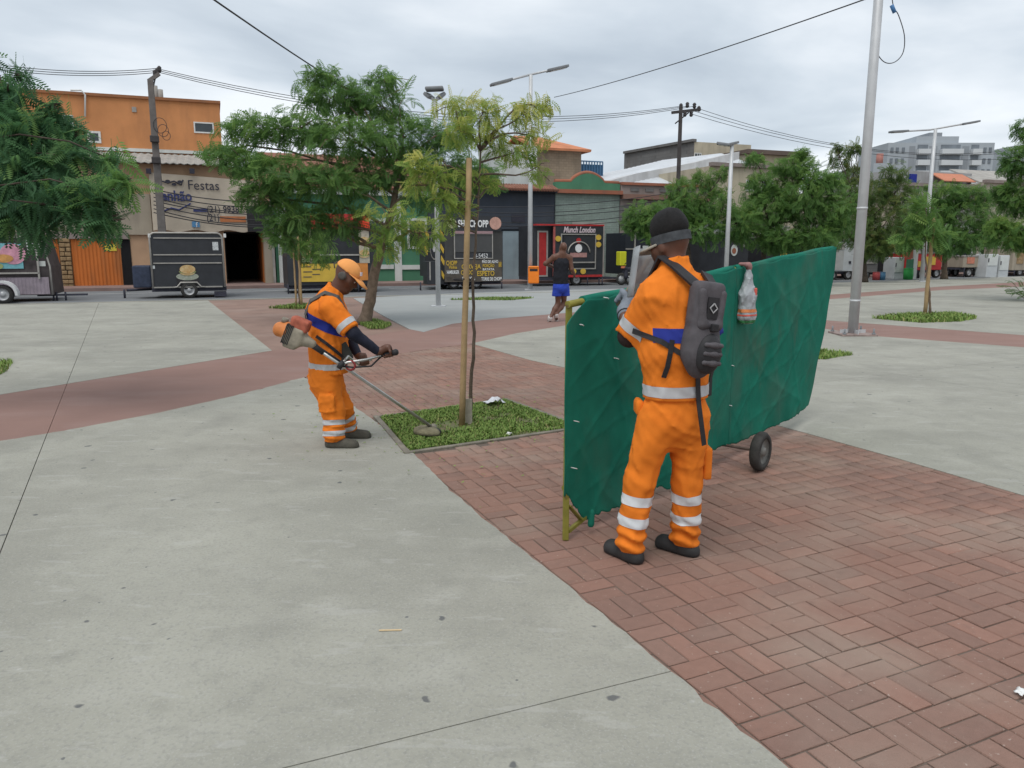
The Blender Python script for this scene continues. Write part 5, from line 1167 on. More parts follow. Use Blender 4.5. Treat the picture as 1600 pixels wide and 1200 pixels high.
def brick_bump(m, sx_, sz, strength=.5, dark=.75):
    t, n, l, b = nodes_of(m); tcn = n.new('ShaderNodeTexCoord'); sp_ = n.new('ShaderNodeSeparateXYZ'); cb_ = n.new('ShaderNodeCombineXYZ'); l.new(tcn.outputs['Object'], sp_.inputs[0]); l.new(sp_.outputs[0], cb_.inputs[0]); l.new(sp_.outputs[2], cb_.inputs[1])
    bt = n.new('ShaderNodeTexBrick'); bt.inputs['Scale'].default_value = 1; bt.inputs['Brick Width'].default_value = sx_; bt.inputs['Row Height'].default_value = sz; bt.inputs['Mortar Size'].default_value = .012
    bt.inputs['Color1'].default_value = (1, 1, 1, 1); bt.inputs['Color2'].default_value = (.86, .86, .86, 1); bt.inputs['Mortar'].default_value = (dark, dark, dark, 1); l.new(cb_.outputs[0], bt.inputs['Vector'])
    x = n.new('ShaderNodeMix'); x.data_type = 'RGBA'; x.blend_type = 'MULTIPLY'; x.inputs['Factor'].default_value = 1; l.new(b.inputs['Base Color'].links[0].from_socket, x.inputs['A']); l.new(bt.outputs['Color'], x.inputs['B']); l.new(x.outputs['Result'], b.inputs['Base Color'])
    return m
m_or = wall_mat('orange_render', (.54, .235, .095), var=.10, dirt=(.36, .165, .075), amt=.6); m_peach = wall_mat('peach_render', (.46, .30, .19), dirt=(.25, .16, .1))
m_fibre = mat('grey_fibre_cement', (.34, .32, .29), .9, .2, 2); m_beige = wall_mat('dirty_beige_wall', (.36, .31, .24))
m_shut = wall_mat('orange_shutter', (.50, .15, .035), dirt=(.19, .10, .05), amt=.6); m_stone = mat('tan_stone', (.28, .19, .10), .9, .3, 5, bump=.5); m_green = wall_mat('green_wall_paint', (.075, .21, .125), dirt=(.06, .13, .09)); m_wtrim = wall_mat('white_trim', (.58, .60, .57), amt=.25)
m_navyw = wall_mat('dark_navy_wall', (.055, .064, .080), dirt=(.08, .085, .09)); m_pale = wall_mat('pale_blue_door', (.28, .35, .38), amt=.2); m_terra = wall_mat('terracotta_trim', (.33, .125, .075)); m_lgreen = brick_bump(wall_mat('pale_green_brick', (.27, .33, .29), dirt=(.18, .21, .18)), .30, .12)
m_brown = wall_mat('weathered_brown_wall', (.26, .215, .195)); m_gdark = wall_mat('grey_block_wall', (.17, .165, .16)); m_cream = wall_mat('cream_wall', (.44, .39, .29)); m_zinc = mat('white_metal_roof', (.52, .54, .56), .6, .12, .5); m_tile = mat('clay_roof_tiles', (.24, .11, .075), .85, .2, 3); m_ston2 = brick_bump(wall_mat('bare_brick_wall', (.29, .22, .155), amt=.5), .35, .16)
m_mural = mat('banner_cloth', (.50, .43, .34), .85, .10, 1.2); m_txtd = mat('dark_letter', (.045, .045, .06), .8, .2, 5); m_txtb = mat('blue_letter', (.05, .06, .16), .8, .2, 5)
def corrugated(st_, name, px0, px1, py0, py1, m, f, pitch=.14, amp=.025, parent=None):
    x0, x1, a, b = st_.rc(px0, px1, py0, py1, f); k = max(3, int((x1-x0)/pitch)); V = []
    for i in range(4*k+1):
        x = x0+(x1-x0)*i/(4*k); y = -f-amp*(1 if (i % 4) in (1, 2) else 0); V += [(x, y, a), (x, y, b)]
    F = [(2*i, 2*i+2, 2*i+3, 2*i+1) for i in range(4*k)]
    o = MB().add(V, F).build(name, m, parent or st_.root); md = o.modifiers.new('t', 'SOLIDIFY'); md.thickness = .02; return o

# ---- orange party hall at left
b = Street('party_hall', 'orange two-storey building with a torn party-hire banner at left', 'building', 240, 0)
x0, x1 = b.X(-140), b.X(429); zt = b.Z(240, 256)
xa, xd0, xd1, zd = b.X(192, 410), b.X(352, 400), b.X(412, 400), b.Z(380, 362)
mb = MB(); mb.box(x0, xd0, 0, 6, 0, zt); mb.box(xd1, x1, 0, 6, 0, zt); mb.box(xd0, xd1, 0, 6, zd, zt); mb.build('wall', m_peach, b.root)
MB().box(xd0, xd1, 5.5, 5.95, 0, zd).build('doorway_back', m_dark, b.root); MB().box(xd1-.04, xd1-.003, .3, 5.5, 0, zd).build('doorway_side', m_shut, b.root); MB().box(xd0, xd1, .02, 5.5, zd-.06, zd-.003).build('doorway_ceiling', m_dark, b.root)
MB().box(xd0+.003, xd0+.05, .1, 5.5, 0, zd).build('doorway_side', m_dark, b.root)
zo0, zo1 = b.Z(240, 242, -2.2), b.Z(240, 156, -2.2); xo0, xo1 = b.X(-140, 200, -2.2), b.X(345, 200, -2.2)
MB().box(xo0, xo1, 2.2, 9, zo0-.6, zo1).build('upper_storey', m_or, b.root); MB().box(xo0-.05, xo1+.05, 2.1, 9.05, zo1, zo1+.12).build('parapet', wall_mat('dull_orange_cap', (.30, .13, .06)), b.root)
# corrugated awning roof between the storeys
V = []; k = 90
for i in range(k+1):
    x = x0+(xo1+.6-x0)*i/k; h = .05*math.sin(i*math.pi)+.045*(i % 2)
    V += [(x, -.55, zt-.02+h), (x, 2.25, zo0+.05+h)]
o = MB().add(V, [(2*i, 2*i+2, 2*i+3, 2*i+1) for i in range(k)]).build('corrugated_roof', m_fibre, b.root); md = o.modifiers.new('t', 'SOLIDIFY'); md.thickness = .03
MB().box(xo0, xo1, 2.08, 2.2, zo0+.10, zo0+.24).build('flashing', m_wtrim, b.root)
fr = b.window(140, 154, 208, 220, m_wframe, m_glass, -2.2, .09); fr = b.window(305, 332, 193, 206, m_wframe, m_glass, -2.2, .06); b.window(100, 112, 182, 196, m_wframe, m_glass, -2.2, .07)
b.panel('vent_grille', 206, 213, 167, 175, m_fibre, -2.16, .05)
xz = lambda px, py, f: (b.X(px, py, f), -f, b.Z(px, py, f))
MB().tube([xz(133, 182, -2.1), xz(133, 148, -2.1), xz(127, 141, -2.1), xz(110, 141, -2.1)], .04, 6).build('vent_pipe', m_wframe, b.root)
for px, dz in ((244, .75), (252, .6)): MB().tube([(b.X(px, 160, -3), 3, zo1), (b.X(px, 160, -3), 3, zo1+dz)], .12, 6).build('roof_aerial', m_fibre, b.root)
# torn banner, slightly wavy, with its lettering
bx0, bx1, bz0, bz1 = b.rc(236, 408, 272, 361, .30); V = []; nx_, nz_ = 40, 16
for i in range(nx_+1):
    for j in range(nz_+1):
        u, v = i/nx_, j/nz_; x = bx0+(bx1-bx0)*(u-.14*max(0, u-.8)*(1-v)*5*.4); z = bz0+(bz1-bz0)*v*(1-.10*u)+.05*math.sin(u*21)*(1-v)
        V.append((x, -.30-.02*math.sin(u*9+3*v)-.015*math.sin(u*23-5*v), z))
F = [(i*(nz_+1)+j, (i+1)*(nz_+1)+j, (i+1)*(nz_+1)+j+1, i*(nz_+1)+j+1) for i in range(nx_) for j in range(nz_)]
bn_ = np_mesh('banner', np.array(V), np.array(F), m_mural, b.root, smooth=True)
F_ = .36
b.txt('Festas', 293, 296, .58, m_txtd, F_, px1=341, parent=bn_); b.txt('enhão', 252, 313, .60, m_txtb, F_, px1=300, parent=bn_, bold=.03); b.txt('(21) 99387', 323, 332, .42, m_txtd, F_, px1=380, parent=bn_, bold=.01); b.txt('(21)', 323, 345, .42, m_txtd, F_, px1=342, parent=bn_, bold=.01)
b.panel('print_block', 344, 384, 338, 347, mat('faded_orange_print', (.46, .17, .07), .8, .15, 6), F_, .012, bn_); fb = b.panel('social_icon', 300, 312, 346, 355, mat('icon_blue', (.10, .26, .46), .7, .1, 5), F_, .012, bn_); b.txt('f', 306, 355, .32, m_white, F_+.01, 1., parent=fb)
b.panel('print_block', 302, 324, 326, 331, m_txtb, F_, .012, bn_)
for (qx, qy) in ((262, 283), (272, 288), (281, 284)): b.disc('flourish', qx, qy, .10, m_txtd, F_, .01, .6, bn_)
MB().tube([xz(250, 282, F_), xz(262, 286, F_), xz(272, 283, F_), xz(283, 289, F_), xz(286, 281, F_)], .035, 5).build('flourish', m_txtd, bn_)
MB().tube([xz(255, 330, F_), xz(268, 325, F_), xz(280, 328, F_), xz(298, 318, F_)], .035, 5).build('flourish', m_txtb, bn_)
b.panel('black_sheeting', 386, 426, 322, 362, m_black, .45, .06); b.panel('lower_fascia', -60, 236, 300, 366, m_beige, .12, .1)
corrugated(b, 'roller_shutter', 113, 190, 373, 449, m_shut, .06); corrugated(b, 'roller_shutter', 40, 94, 373, 451, m_shut, .06); b.panel('fascia_beam', -60, 200, 362, 373, m_brown, .16, .2)
pl_ = b.panel('stone_pillar', 95, 113, 372, 451, mat('pillar_mortar', (.14, .10, .06), .95, .2, 6), .10, .1, z0=0)
px0_, px1_, pz0, pz1 = b.rc(95, 113, 372, 451, .13); rows = 11
for r_ in range(rows):
    for c_ in range(2):
        ww = (px1_-px0_)*(.5+random.uniform(-.12, .12)); xs_ = px0_ if c_ == 0 else px1_-ww; zz = pz0+(pz1-pz0)*r_/rows
        MB().box(xs_+.01, xs_+ww-.02, -.16-random.uniform(0, .05), -.10, zz+.015, zz+(pz1-pz0)/rows-.015).build('stone', m_stone, pl_, bevel=.03)
b.panel('yellow_notice', 164, 182, 381, 392, mat('yellow_notice', (.62, .50, .06), .7, .08, 4), .10, .02); b.panel('narrow_door', 191, 206, 374, 450, m_dark, .03, .03, z0=0); b.panel('door_pillar', 413, 429, 350, 442, m_beige, .14, .2, z0=0)
for k, (px_, py_) in enumerate(((232, 268), (300, 268))): b.panel('flood_light', px_-4, px_+4, py_-5, py_+3, m_txtd, .5, .12)

# ---- green house, mostly behind the tree
b = Street('green_house', 'green house front with white painted bands behind the yellow food trailer', 'building', 560, 0)
x0, x1 = b.X(431), b.X(668); zt = b.Z(560, 300); MB().box(x0, x1, 0, 8, 0, zt).build('wall', m_green, b.root); MB().box(x0-.1, x1+.1, -.35, .2, zt-.15, zt+.1).build('cornice', m_wtrim, b.root)
for (a0, a1, c0, c1) in ((616, 627, 300, 442), (434, 447, 300, 442)): b.panel('white_pilaster', a0, a1, c0, c1, m_wtrim, .08, .1, z0=0)
for (a0, a1) in ((448, 615.5), (627.5, 667)): b.panel('white_band', a0, a1, 414, 421, m_wtrim, .07, .08)
for (a0, a1) in ((470, 520), (540, 600), (640, 664)): b.window(a0, a1, 345, 385, m_wtrim, m_glass, 0, .12)
MB().box(x0, x1, .5, 8.2, zt, zt+.7).build('upper_wall', wall_mat('cream_green_wall', (.34, .36, .27)), b.root)
# tiled roof with ridge
V = [(x0-.3, -.5, zt+.2), (x1+.2, -.5, zt+.2), (x1+.2, 5, zt+2.2), (x0-.3, 5, zt+2.2)]; o = MB().add(V, [(0, 1, 2, 3)]).build('tiled_roof', m_tile, b.root); md = o.modifiers.new('t', 'SOLIDIFY'); md.thickness = .12
b.panel('downpipe', 424, 428, 300, 442, m_fibre, .2, .08, z0=0)

# ---- dark navy house
b = Street('navy_house', 'dark navy house front with a pale blue door behind the beer trailer', 'building', 760, 0)
x0, x1 = b.X(669), b.X(866); zt = b.Z(760, 292); MB().box(x0, x1, 0, 9, 0, zt).build('wall', m_navyw, b.root)
b.panel('door', 786, 811, 361, 436, m_pale, .06, .06, z0=.0); b.panel('recess_door', 813, 832, 361, 436, m_txtd, .03, .03, z0=0); b.panel('fascia_board', 669.5, 865, 322, 358, m_navyw, .12, .12); b.panel('vent_slot', 800, 820, 335, 347, m_txtd, .16, .04)
for k in range(46):
    x = x0+(x1-x0)*(k+.5)/46; MB().tube([(x, -.55, zt-.12), (x, .25, zt+.16)], .075, 6).build('roof_tile', m_tile, b.root)
MB().box(x0, x1, -.35, 0, zt-.22, zt-.10).build('eave', m_navyw, b.root)
MB().box(x0+.5, x1-3.2, .6, 7, zt, zt+1.0).build('attic_wall', m_navyw, b.root); MB().box(x1-2.8, x1-.5, 1.2, 4, zt, b.Z(842, 228, -1.2)).build('white_stair_tower', m_wtrim, b.root)

# ---- pale green brick house with curved gable
b = Street('gabled_house', 'pale green brick house with a curved terracotta-edged gable', 'building', 915, 0)
x0, x1 = b.X(867), b.X(966); zc = b.Z(915, 303); MB().box(x0, x1, 0, 9, 0, zc).build('wall', m_lgreen, b.root)
zg0, zg1, zg2 = b.Z(915, 297), b.Z(915, 285), b.Z(915, 274.5); w_ = x1-x0
prof = [(0, zg1-.02)]+[(w_*(.24+.52*t), zg1+(zg2-zg1+.12)*math.sin(math.pi*t)**.75) for t in np.linspace(0, 1, 17)]+[(w_, zg1-.02)]
MB().slab_xz([(x0, zg0)]+[(x0+p[0], p[1]) for p in prof]+[(x1, zg0)], .0, .35).build('gable', m_green, b.root)
MB().tube([(x0+p[0], .12, p[1]+.04) for p in prof], .11, 8).build('gable_coping', m_terra, b.root); MB().box(x0-.05, x1+.05, -.28, .1, zc, zg0).build('cornice', m_terra, b.root)
b.frame('door_surround', 898, 940, 352, 438, m_fibre, .05, .16, .05); b.panel('door', 898, 940, 352, 438, m_fibre, .02, .02, z0=0)
x0_, x1_ = x0, x1
# ---- weathered brown house
b = Street('brown_house', 'weathered brown terrace with corbelled cornice right of the gabled house', 'building', 1010, 0)
x0, x1 = b.X(967.5), b.X(1102); zt = b.Z(1010, 290); MB().box(x0, x1, 0, 9, 0, zt).build('wall', m_brown, b.root); zc0 = b.Z(1010, 312)
MB().box(x0, x1, -.32, 0, zc0, zc0+.25).build('cornice', wall_mat('brown_cornice', (.23, .13, .10)), b.root); MB().box(x0, x1, -.12, .2, zt, zt+.14).build('coping', m_terra, b.root)
for k in range(7): MB().box(x0+.6+k*.9, x0+1.1+k*.9, -.05, 0, zc0+.42, zt-.15).build('frieze_block', m_gdark, b.root)
b.panel('lower_band', 968, 1100, 322, 352, m_gdark, .05, .06)
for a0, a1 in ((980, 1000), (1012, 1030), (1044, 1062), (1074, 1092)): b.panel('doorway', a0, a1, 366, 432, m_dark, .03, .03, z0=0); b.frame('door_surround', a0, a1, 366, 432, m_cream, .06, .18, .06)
# ---- row of low shops at right
for (a0, a1, top, m_, lab) in ((1103, 1238, 262, m_cream, 'cream shop building behind the bright green tree'), (1239, 1395, 310, m_beige, 'low beige shops behind the white truck'), (1396, 1524, 292, wall_mat('grey_shop_wall', (.30, .285, .26)), 'grey shop building with an orange awning above'), (1525, 1760, 290, wall_mat('sand_shop_wall', (.40, .36, .29)), 'sand coloured shop with white trim at the far right')):
    b = Street('shop_building', lab, 'building', (a0+a1)/2, 0, 'shop buildings on the right side of the street'); x0, x1 = b.X(a0), b.X(a1); zt = b.Z((a0+a1)/2, top); MB().box(x0, x1, 0, 10, 0, zt).build('wall', m_, b.root); MB().box(x0, x1-.05, -.2, .1, zt, zt+.2).build('coping', m_brown, b.root)
    k = max(2, int((a1-a0)/34))
    for i in range(k):
        c0 = a0+(a1-a0)*(i+.18)/k; c1 = a0+(a1-a0)*(i+.82)/k; sh_ = b.panel('shopfront', c0, c1, 375, 428, (m_dark, m_gdark, m_glass)[i % 3], .04, .04, z0=0); b.frame('shop_surround', c0, c1, 375, 428, (m_wtrim, m_fibre)[i % 2], .07, .12, .08, sh_)
    b.panel('shop_sign', a0+4, a1-4, 352, 366, (m_wtrim, m_brown, m_or, m_fibre)[int(a0) % 4], .25, .12)
    if a0 == 1103: b.window(1168, 1182, 284, 296, m_wframe, m_glass, 0, .1, 1); b.window(1192, 1206, 284, 296, m_wframe, m_glass, 0, .1, 1)
    if a0 == 1396:
        MB().box(b.X(1398, 280, -2), b.X(1518, 280, -2), 2, 9, zt, b.Z(1450, 268, -2)).build('upper_storey', wall_mat('upper_grey', (.33, .33, .33)), b.root)
        aw = MB(); q0, q1, qa, qb = b.rc(1456, 1505, 271, 285, -1.9); aw.add([(q0, 2, qb), (q1, 2, qb), (q1, .9, qa), (q0, .9, qa)], [(0, 1, 2, 3)]); o = aw.build('awning', mat('orange_awning', (.50, .20, .12), .8, .1, 3), b.root); md = o.modifiers.new('t', 'SOLIDIFY'); md.thickness = .06
        MB().box(b.X(1422, 275, -1.9), b.X(1432, 275, -1.9), 1.85, 2, zt, b.Z(1428, 272, -1.9)).build('blue_panel', m_blue, b.root)
    if a0 == 1525:
        V = [(x0+.3, .5, zt+.1), (x0+9, .5, zt+.1), (x0+9, 4, zt+1.3), (x0+1.6, 4, zt+1.3)]; o = MB().add(V, [(0, 1, 2, 3)]).build('slate_roof', m_fibre, b.root); md = o.modifiers.new('t', 'SOLIDIFY'); md.thickness = .1
        b.panel('white_hoarding', 1535, 1552, 345, 375, m_wtrim, .15, .1)
# ---- houses behind the front row
b = Street('tile_roofed_house', 'bare brick house with orange tiled roof and blue terrace rail', 'building', 890, 10)
q0, q1, qa, qb = b.rc(846, 908, 232, 290); MB().box(q0, q1, 0, 7, 0, qb).build('wall', m_ston2, b.root)
rz = b.Z(880, 213); V = [(q0-.6, -.5, qb-.05), (q1+.5, -.5, qb-.05), (q1-1.6, 3.5, rz+.4), (q0-.6, 3.5, rz+.4), (q1+.5, 7.5, qb-.05), (q0-.6, 7.5, qb-.05)]
o = MB().add(V, [(0, 1, 2, 3), (2, 4, 5, 3), (1, 4, 2)]).build('tiled_roof', mat('orange_clay_tiles', (.52, .20, .10), .85, .2, 1.5), b.root); md = o.modifiers.new('t', 'SOLIDIFY'); md.thickness = .15
t0, t1, ta_, tb_ = b.rc(908, 942, 276, 300); MB().box(t0+.02, t1, 0, 6, 0, tb_).build('terrace_block', m_ston2, b.root); MB().box(q1, q1+1.0, 2.5, 6, tb_, qb-.6).build('stair_head', m_gdark, b.root)
rail = mat('blue_rail', (.06, .14, .24), .6, .1, 4)
for k in range(9): MB().box(t0+(t1-t0)*k/8-.03, t0+(t1-t0)*k/8+.03, .05, .11, tb_, tb_+.95).build('baluster', rail, b.root)
MB().box(t0, t1, .02, .14, tb_+.95, tb_+1.02).build('hand_rail', rail, b.root); MB().box(t0, t1, .15, .18, tb_+.05, tb_+.8).build('rail_sheet', rail, b.root)
b = Street('block_building', 'long grey block building with a cream end wall above the metal roof', 'building', 1078, 16)
q0, q1 = b.X(1078), b.X(1172, 260); zt = b.Z(1078, 221); xl = b.X(976, 250, -9.); MB().prism([(q0, 0), (q1, 0), (q1+xl-q0, 9), (xl, 9)], 0, zt).build('end_wall', m_cream, b.root); MB().bar((q0-.05, -.1, zt+.1), (xl-.05, 8.9, zt+.1), .4, .2).build('parapet', m_gdark, b.root)
V = [(q0-.05, .0, 0), (q0-.05, 0, zt-.004), (xl-.05, 9., zt-.004), (xl-.05, 9., 0)]; o = MB().add(V, [(0, 1, 2, 3)]).build('block_wall', brick_bump(m_gdark, .5, .25), b.root); md = o.modifiers.new('t', 'SOLIDIFY'); md.thickness = .3; md.offset = -1
b.window(1086, 1095, 240, 249, m_wframe, m_glass, 0, .06, 2)
b = Street('metal_roofed_shed', 'shed with a broad curved white metal roof behind the brown terrace', 'building', 1050, 5)
xs = [st(p_, y_, 5)[0]-b.s0 for p_, y_ in ((934, 288), (1000, 270), (1090, 253), (1160, 236))]; zs = [st(p_, y_, 5)[1] for p_, y_ in ((934, 288), (1000, 270), (1090, 253), (1160, 236))]
MB().slab_xz([(xs[0], 0)]+list(zip(xs, zs))[0:]+[(xs[-1], 0)], .3, 9).build('shed_wall', wall_mat('whitewash', (.50, .50, .50), amt=.3), b.root)
k = 60; V = []
for i in range(k+1):
    x = xs[0]-.2+(xs[-1]-xs[0]+.2)*i/k; z = np.interp(x, xs, zs)+.10+.03*(i % 2); V += [(x, -1.2, z-1.05), (x, 2.2, z), (x, 9.3, z+.3)]
o = MB().add(V, [(3*i+j, 3*i+3+j, 3*i+4+j, 3*i+1+j) for i in range(k) for j in (0, 1)]).build('metal_roof', m_zinc, b.root); md = o.modifiers.new('t', 'SOLIDIFY'); md.thickness = .05
b = Street('cream_house', 'plain cream house with a dark tiled eave above the bright green tree', 'building', 1205, 10)
q0, q1, qa, qb = b.rc(1164, 1250, 243, 300); MB().box(q0, q1, 0, 8, 0, qb).build('wall', m_cream, b.root); MB().box(q0-.2, q1+.2, -.5, 8, qb, qb+.3).build('tiled_eave', wall_mat('dark_tiles', (.12, .09, .075)), b.root)
for a0 in (1172, 1184): b.window(a0, a0+9, 258, 270, m_wframe, m_glass, 0, .06)
# ---- apartment towers far off
m_apt = mat('grey_apartment_render', (.37, .40, .425), .9, .08, .12); m_aptd = mat('dark_grey_render', (.27, .29, .31), .9, .1, .15); m_aptw = mat('white_balcony_render', (.56, .58, .59), .9, .06, .2); m_win = mat('far_window', (.16, .18, .20), .3, .2, .5)
def tower(label, a0, a1, top, Y, cols, rows, ratio=None):
    p = at((a0+a1)/2, 388, Y); root = empty('apartment_block', (p[0], p[1], 0), 0, label, 'building', 'apartment blocks in the distance'); f = Y/FPX; W_ = (a1-a0)*f; zt = at((a0+a1)/2, top, Y)[2]
    MB().box(-W_/2, W_/2, 0, 16, 0, zt).build('wall', m_apt, root); fl = (zt-at(0, 292, Y)[2])/rows
    return root, W_, zt, fl, f
root, W_, zt, fl, f = tower('grey apartment block with white balconies on the right skyline', 1376, 1536, 223, 190, 0, 4)
MB().box(-.22*W_, .18*W_, 1, 14, zt, zt+1.6).build('roof_storey', m_apt, root); MB().box(-.08*W_, .04*W_, 2, 10, zt+1.6, zt+2.6).build('lift_house', m_aptd, root)
mew = bpy.data.meshes.new('window'); 
def put(name, x0, x1, z0, z1, m, y=-.15, th=.15): return MB().box(x0, x1, y, y+th, z0, z1).build(name, m, root)
X_ = lambda px: (px-1456)*f
for a0, a1 in ((1408, 1417), (1438, 1450), (1488, 1498)): put('recess', X_(a0), X_(a1), zt-6*fl, zt-.3*fl, m_aptd, -.06, .06)
for r_ in range(6):
    z_ = zt-(r_+1)*fl*.98
    for a0, a1 in ((1419, 1437), (1454, 1486), (1500, 1514)):
        bl = MB().box(X_(a0), X_(a1), -1.3, -.07, z_-.1*fl, z_+.38*fl).build('balcony', m_aptw, root); MB().box(X_(a0)+.2, X_(a1)-.2, -.10, -.05, z_+.38*fl, z_+.8*fl).build('balcony_window', m_win, bl)
    for a0 in (1380, 1388, 1397, 1520, 1528): put('window', X_(a0), X_(a0+4), z_+.1*fl, z_+.55*fl, m_win)
root, W_, zt, fl, f = tower('second pale grey apartment block at the right edge of the skyline', 1566, 1660, 228, 230, 0, 4)
X_ = lambda px: (px-1613)*f
for r_ in range(6):
    for a0 in range(1571, 1650, 9): put('window', X_(a0), X_(a0+4), zt-(r_+1)*fl, zt-(r_+.5)*fl, m_win)
root, W_, zt, fl, f = tower('low white house with a red tank on the skyline behind the steel pole', 1355, 1378, 255, 120, 0, 3); MB().tube([(.6, 2, zt), (.6, 2, zt+1.6)], .5, 12).build('red_tank', mat('red_tank', (.38, .17, .14), .7, .1, 2), root)
# ================================================================ FOOD TRAILERS
m_blk = mat('black_trailer_panel', (.030, .032, .037), .5, .2, 2, spec=.4); m_alu = mat('aluminium_trim', (.36, .34, .31), .5, .15, 5, metal=.3); m_tyr = MATS['dusty_rubber']; m_hub = mat('silver_wheel', (.45, .45, .45), .4, .1, 8, metal=.4); m_red = mat('trailer_red', (.42, .03, .03), .6, .15, 3); m_yel = mat('trailer_yellow', (.60, .40, .06), .6, .1, 3); m_grill = mat('brown_counter', (.10, .085, .07), .7, .2, 4)
m_burg = mat('burger_bun_print', (.46, .26, .09), .7, .3, 9, col2=(.62, .50, .28)); m_sal = mat('salad_print', (.28, .33, .14), .7, .3, 18)
def wheel(b, px, py, r, f, parent=None, two=True):
    x = b.X(px, py, f); 
    for y in ((-f, -f+1.45) if two else (-f,)):
        w_ = MB().lathe([(r*.62, -.09), (r*.95, -.09), (r, -.05), (r, .05), (r*.95, .09), (r*.62, .09), (r*.62, -.09)], (x, y+.09, r-.10), (0, 1, 0), 22).build('wheel', m_tyr, parent or b.root)
        MB().lathe([(0, -.05), (r*.2, -.06), (r*.25, -.03), (r*.55, -.02), (r*.64, -.08), (r*.64, .08), (0, .05)], (x, y+.09, r-.10), (0, 1, 0), 18).build('rim', m_hub, w_)
def leg(b, px, py0, f=0., m=None, r=.03):
    x = b.X(px, py0, f); MB().tube([(x, -f, -.1), (x, -f, b.Z(px, py0, f))], r, 6).build('jack_leg', m or m_blk, b.root)
def burger(b, px, py, r, f, parent=None):
    p_ = b.disc('bun', px, py-2.2, r, m_burg, f, .02, .6, parent); b.disc('patty', px, py, r*1.05, mat('patty_print', (.12, .05, .03), .7, .3, 10), f-.004, .02, .28, p_); b.disc('salad', px, py+1.4, r*1.1, m_sal, f-.008, .02, .25, p_); b.disc('bun_base', px, py+3, r*.95, m_burg, f-.012, .02, .4, p_)
# black two-axle trailer at left
b = Street('food_trailer', 'black food trailer with burger print and aluminium trim before the party hall', 'trailer', 292, -8.4, 'food trailers parked along the street', 465)
x0, x1, z0, z1 = b.rc(236, 349, 364, 449); dpt = 2.0
k = 8; pr = [(x0, z0)]+[(x0+.18-.18*math.cos(t), z1-.18+.18*math.sin(t)) for t in np.linspace(0, 1.57, k)]+[(x1-.18+.18*math.sin(t), z1-.18+.18*math.cos(t)) for t in np.linspace(0, 1.57, k)]+[(x1, z0)]
MB().slab_xz(pr[::-1], 0, dpt).build('body', m_blk, b.root)
MB().tube([(p[0], -.012, p[1]) for p in pr], .035, 6).build('edge_trim', m_alu, b.root); MB().tube([(p[0], dpt, p[1]) for p in pr], .035, 6).build('edge_trim', m_alu, b.root)
for y_ in (398, 411, 372): q = b.rc(237, 349, y_-.9, y_+.9, .02); MB().box(q[0]+.05, q[1]-.05, -.03, 0, q[2], q[3]).build('rail', m_alu, b.root)
b.panel('lower_rail', 238, 348, 447.5, 449.5, m_alu, .03, .03); b.disc('print_backing', 293, 436, .36, mat('dark_print_disc', (.03, .028, .03), .6, .2, 5), .008, .008)
burger(b, 293, 423, .25, .03); b.disc('print_ground', 293, 432, .36, mat('pale_print_base', (.22, .25, .19), .7, .3, 14, col2=(.40, .41, .34)), .012, .010, .36); b.panel('sticker', 332, 341, 378, 391, mat('white_sticker', (.5, .52, .52), .7, .4, 40), .008, .008); b.panel('sticker', 238, 242, 415, 420, MATS['white_sticker'], .008, .008)
for px_ in (233, 351): b.panel('corner_lamp', px_-2, px_+2, 365, 371, m_wframe, .04, .06)
wheel(b, 296, 458, .28, .06); q = b.X(296, 450); MB().tube([(q+a_, -.06, z0+h_) for a_, h_ in ((-.5, .01), (-.38, .02), (-.26, .17), (.26, .17), (.38, .02), (.5, .01))], .03, 6).build('wheel_arch', m_alu, b.root)
MB().box(x0-.05, x1+.05, .1, dpt-.1, z0-.14, z0-.002).build('chassis', m_txtd, b.root)
MB().tube([(x0, 1.0, z0-.08), (x0-.9, .8, z0-.10)], .05, 6).build('drawbar', m_txtd, b.root); leg(b, 194, 452, -.8, m_txtd, .04)
MB().box(x0-.62, x0-.03, .1, .9, z0, z0+.75).build('gas_locker', mat('faded_blue_drum', (.035, .045, .075), .6, .3, 8), b.root, bevel=.05); b.panel('rear_step', 335, 354, 456, 463, m_txtd, .1, .5)
# pink-grey trailer with poster at the left edge
b = Street('food_trailer', 'grey trailer with a colourful sweets poster at the left edge', 'trailer', 20, -8.6, 'food trailers parked along the street', 468)
x0, x1, z0, z1 = b.rc(-90, 78, 370, 462); MB().slab_xz([(x0, z0), (x1+.03, z0), (x1, z0+.9), (x1-.18, z1), (x0, z1)], 0, 1.9).build('body', mat('charcoal_print_panel', (.055, .045, .045), .6, .5, 3), b.root)
corrugated(b, 'ribbed_skirt', -88, 77, 434, 461, mat('lilac_grey_sheet', (.30, .25, .28), .7, .15, 4), .02, .10, .012); q = b.rc(-60, 35, 380, 420, .03); ps = MB().box(q[0], q[1], -.04, -.005, q[2], q[3]).build('poster', mat('sky_blue_print', (.16, .38, .42), .7, .25, 3), b.root)
b.disc('ice_cream_print', 20, 397, .36, mat('pink_print', (.55, .27, .34), .7, .25, 6), .045, .01, .9, ps); b.disc('biscuit_print', 6, 404, .26, mat('caramel_print', (.52, .27, .09), .7, .25, 6), .056, .01, .5, ps); b.disc('leaf_print', -4, 416, .16, m_sal, .045, .01, .6, ps)
text('lettering', 'Jsu', .5, mat('pale_print', (.5, .5, .5), .7, .2, 10), b.root, (b.X(41, 392, .03), -.03, b.Z(41, 392, .03)), (math.pi/2, -.12, 0), .003); b.panel('counter_rail', -80, 62, 426, 428.5, m_alu, .10, .08); b.panel('window_post', 57, 60, 382, 436, m_alu, .10, .06)
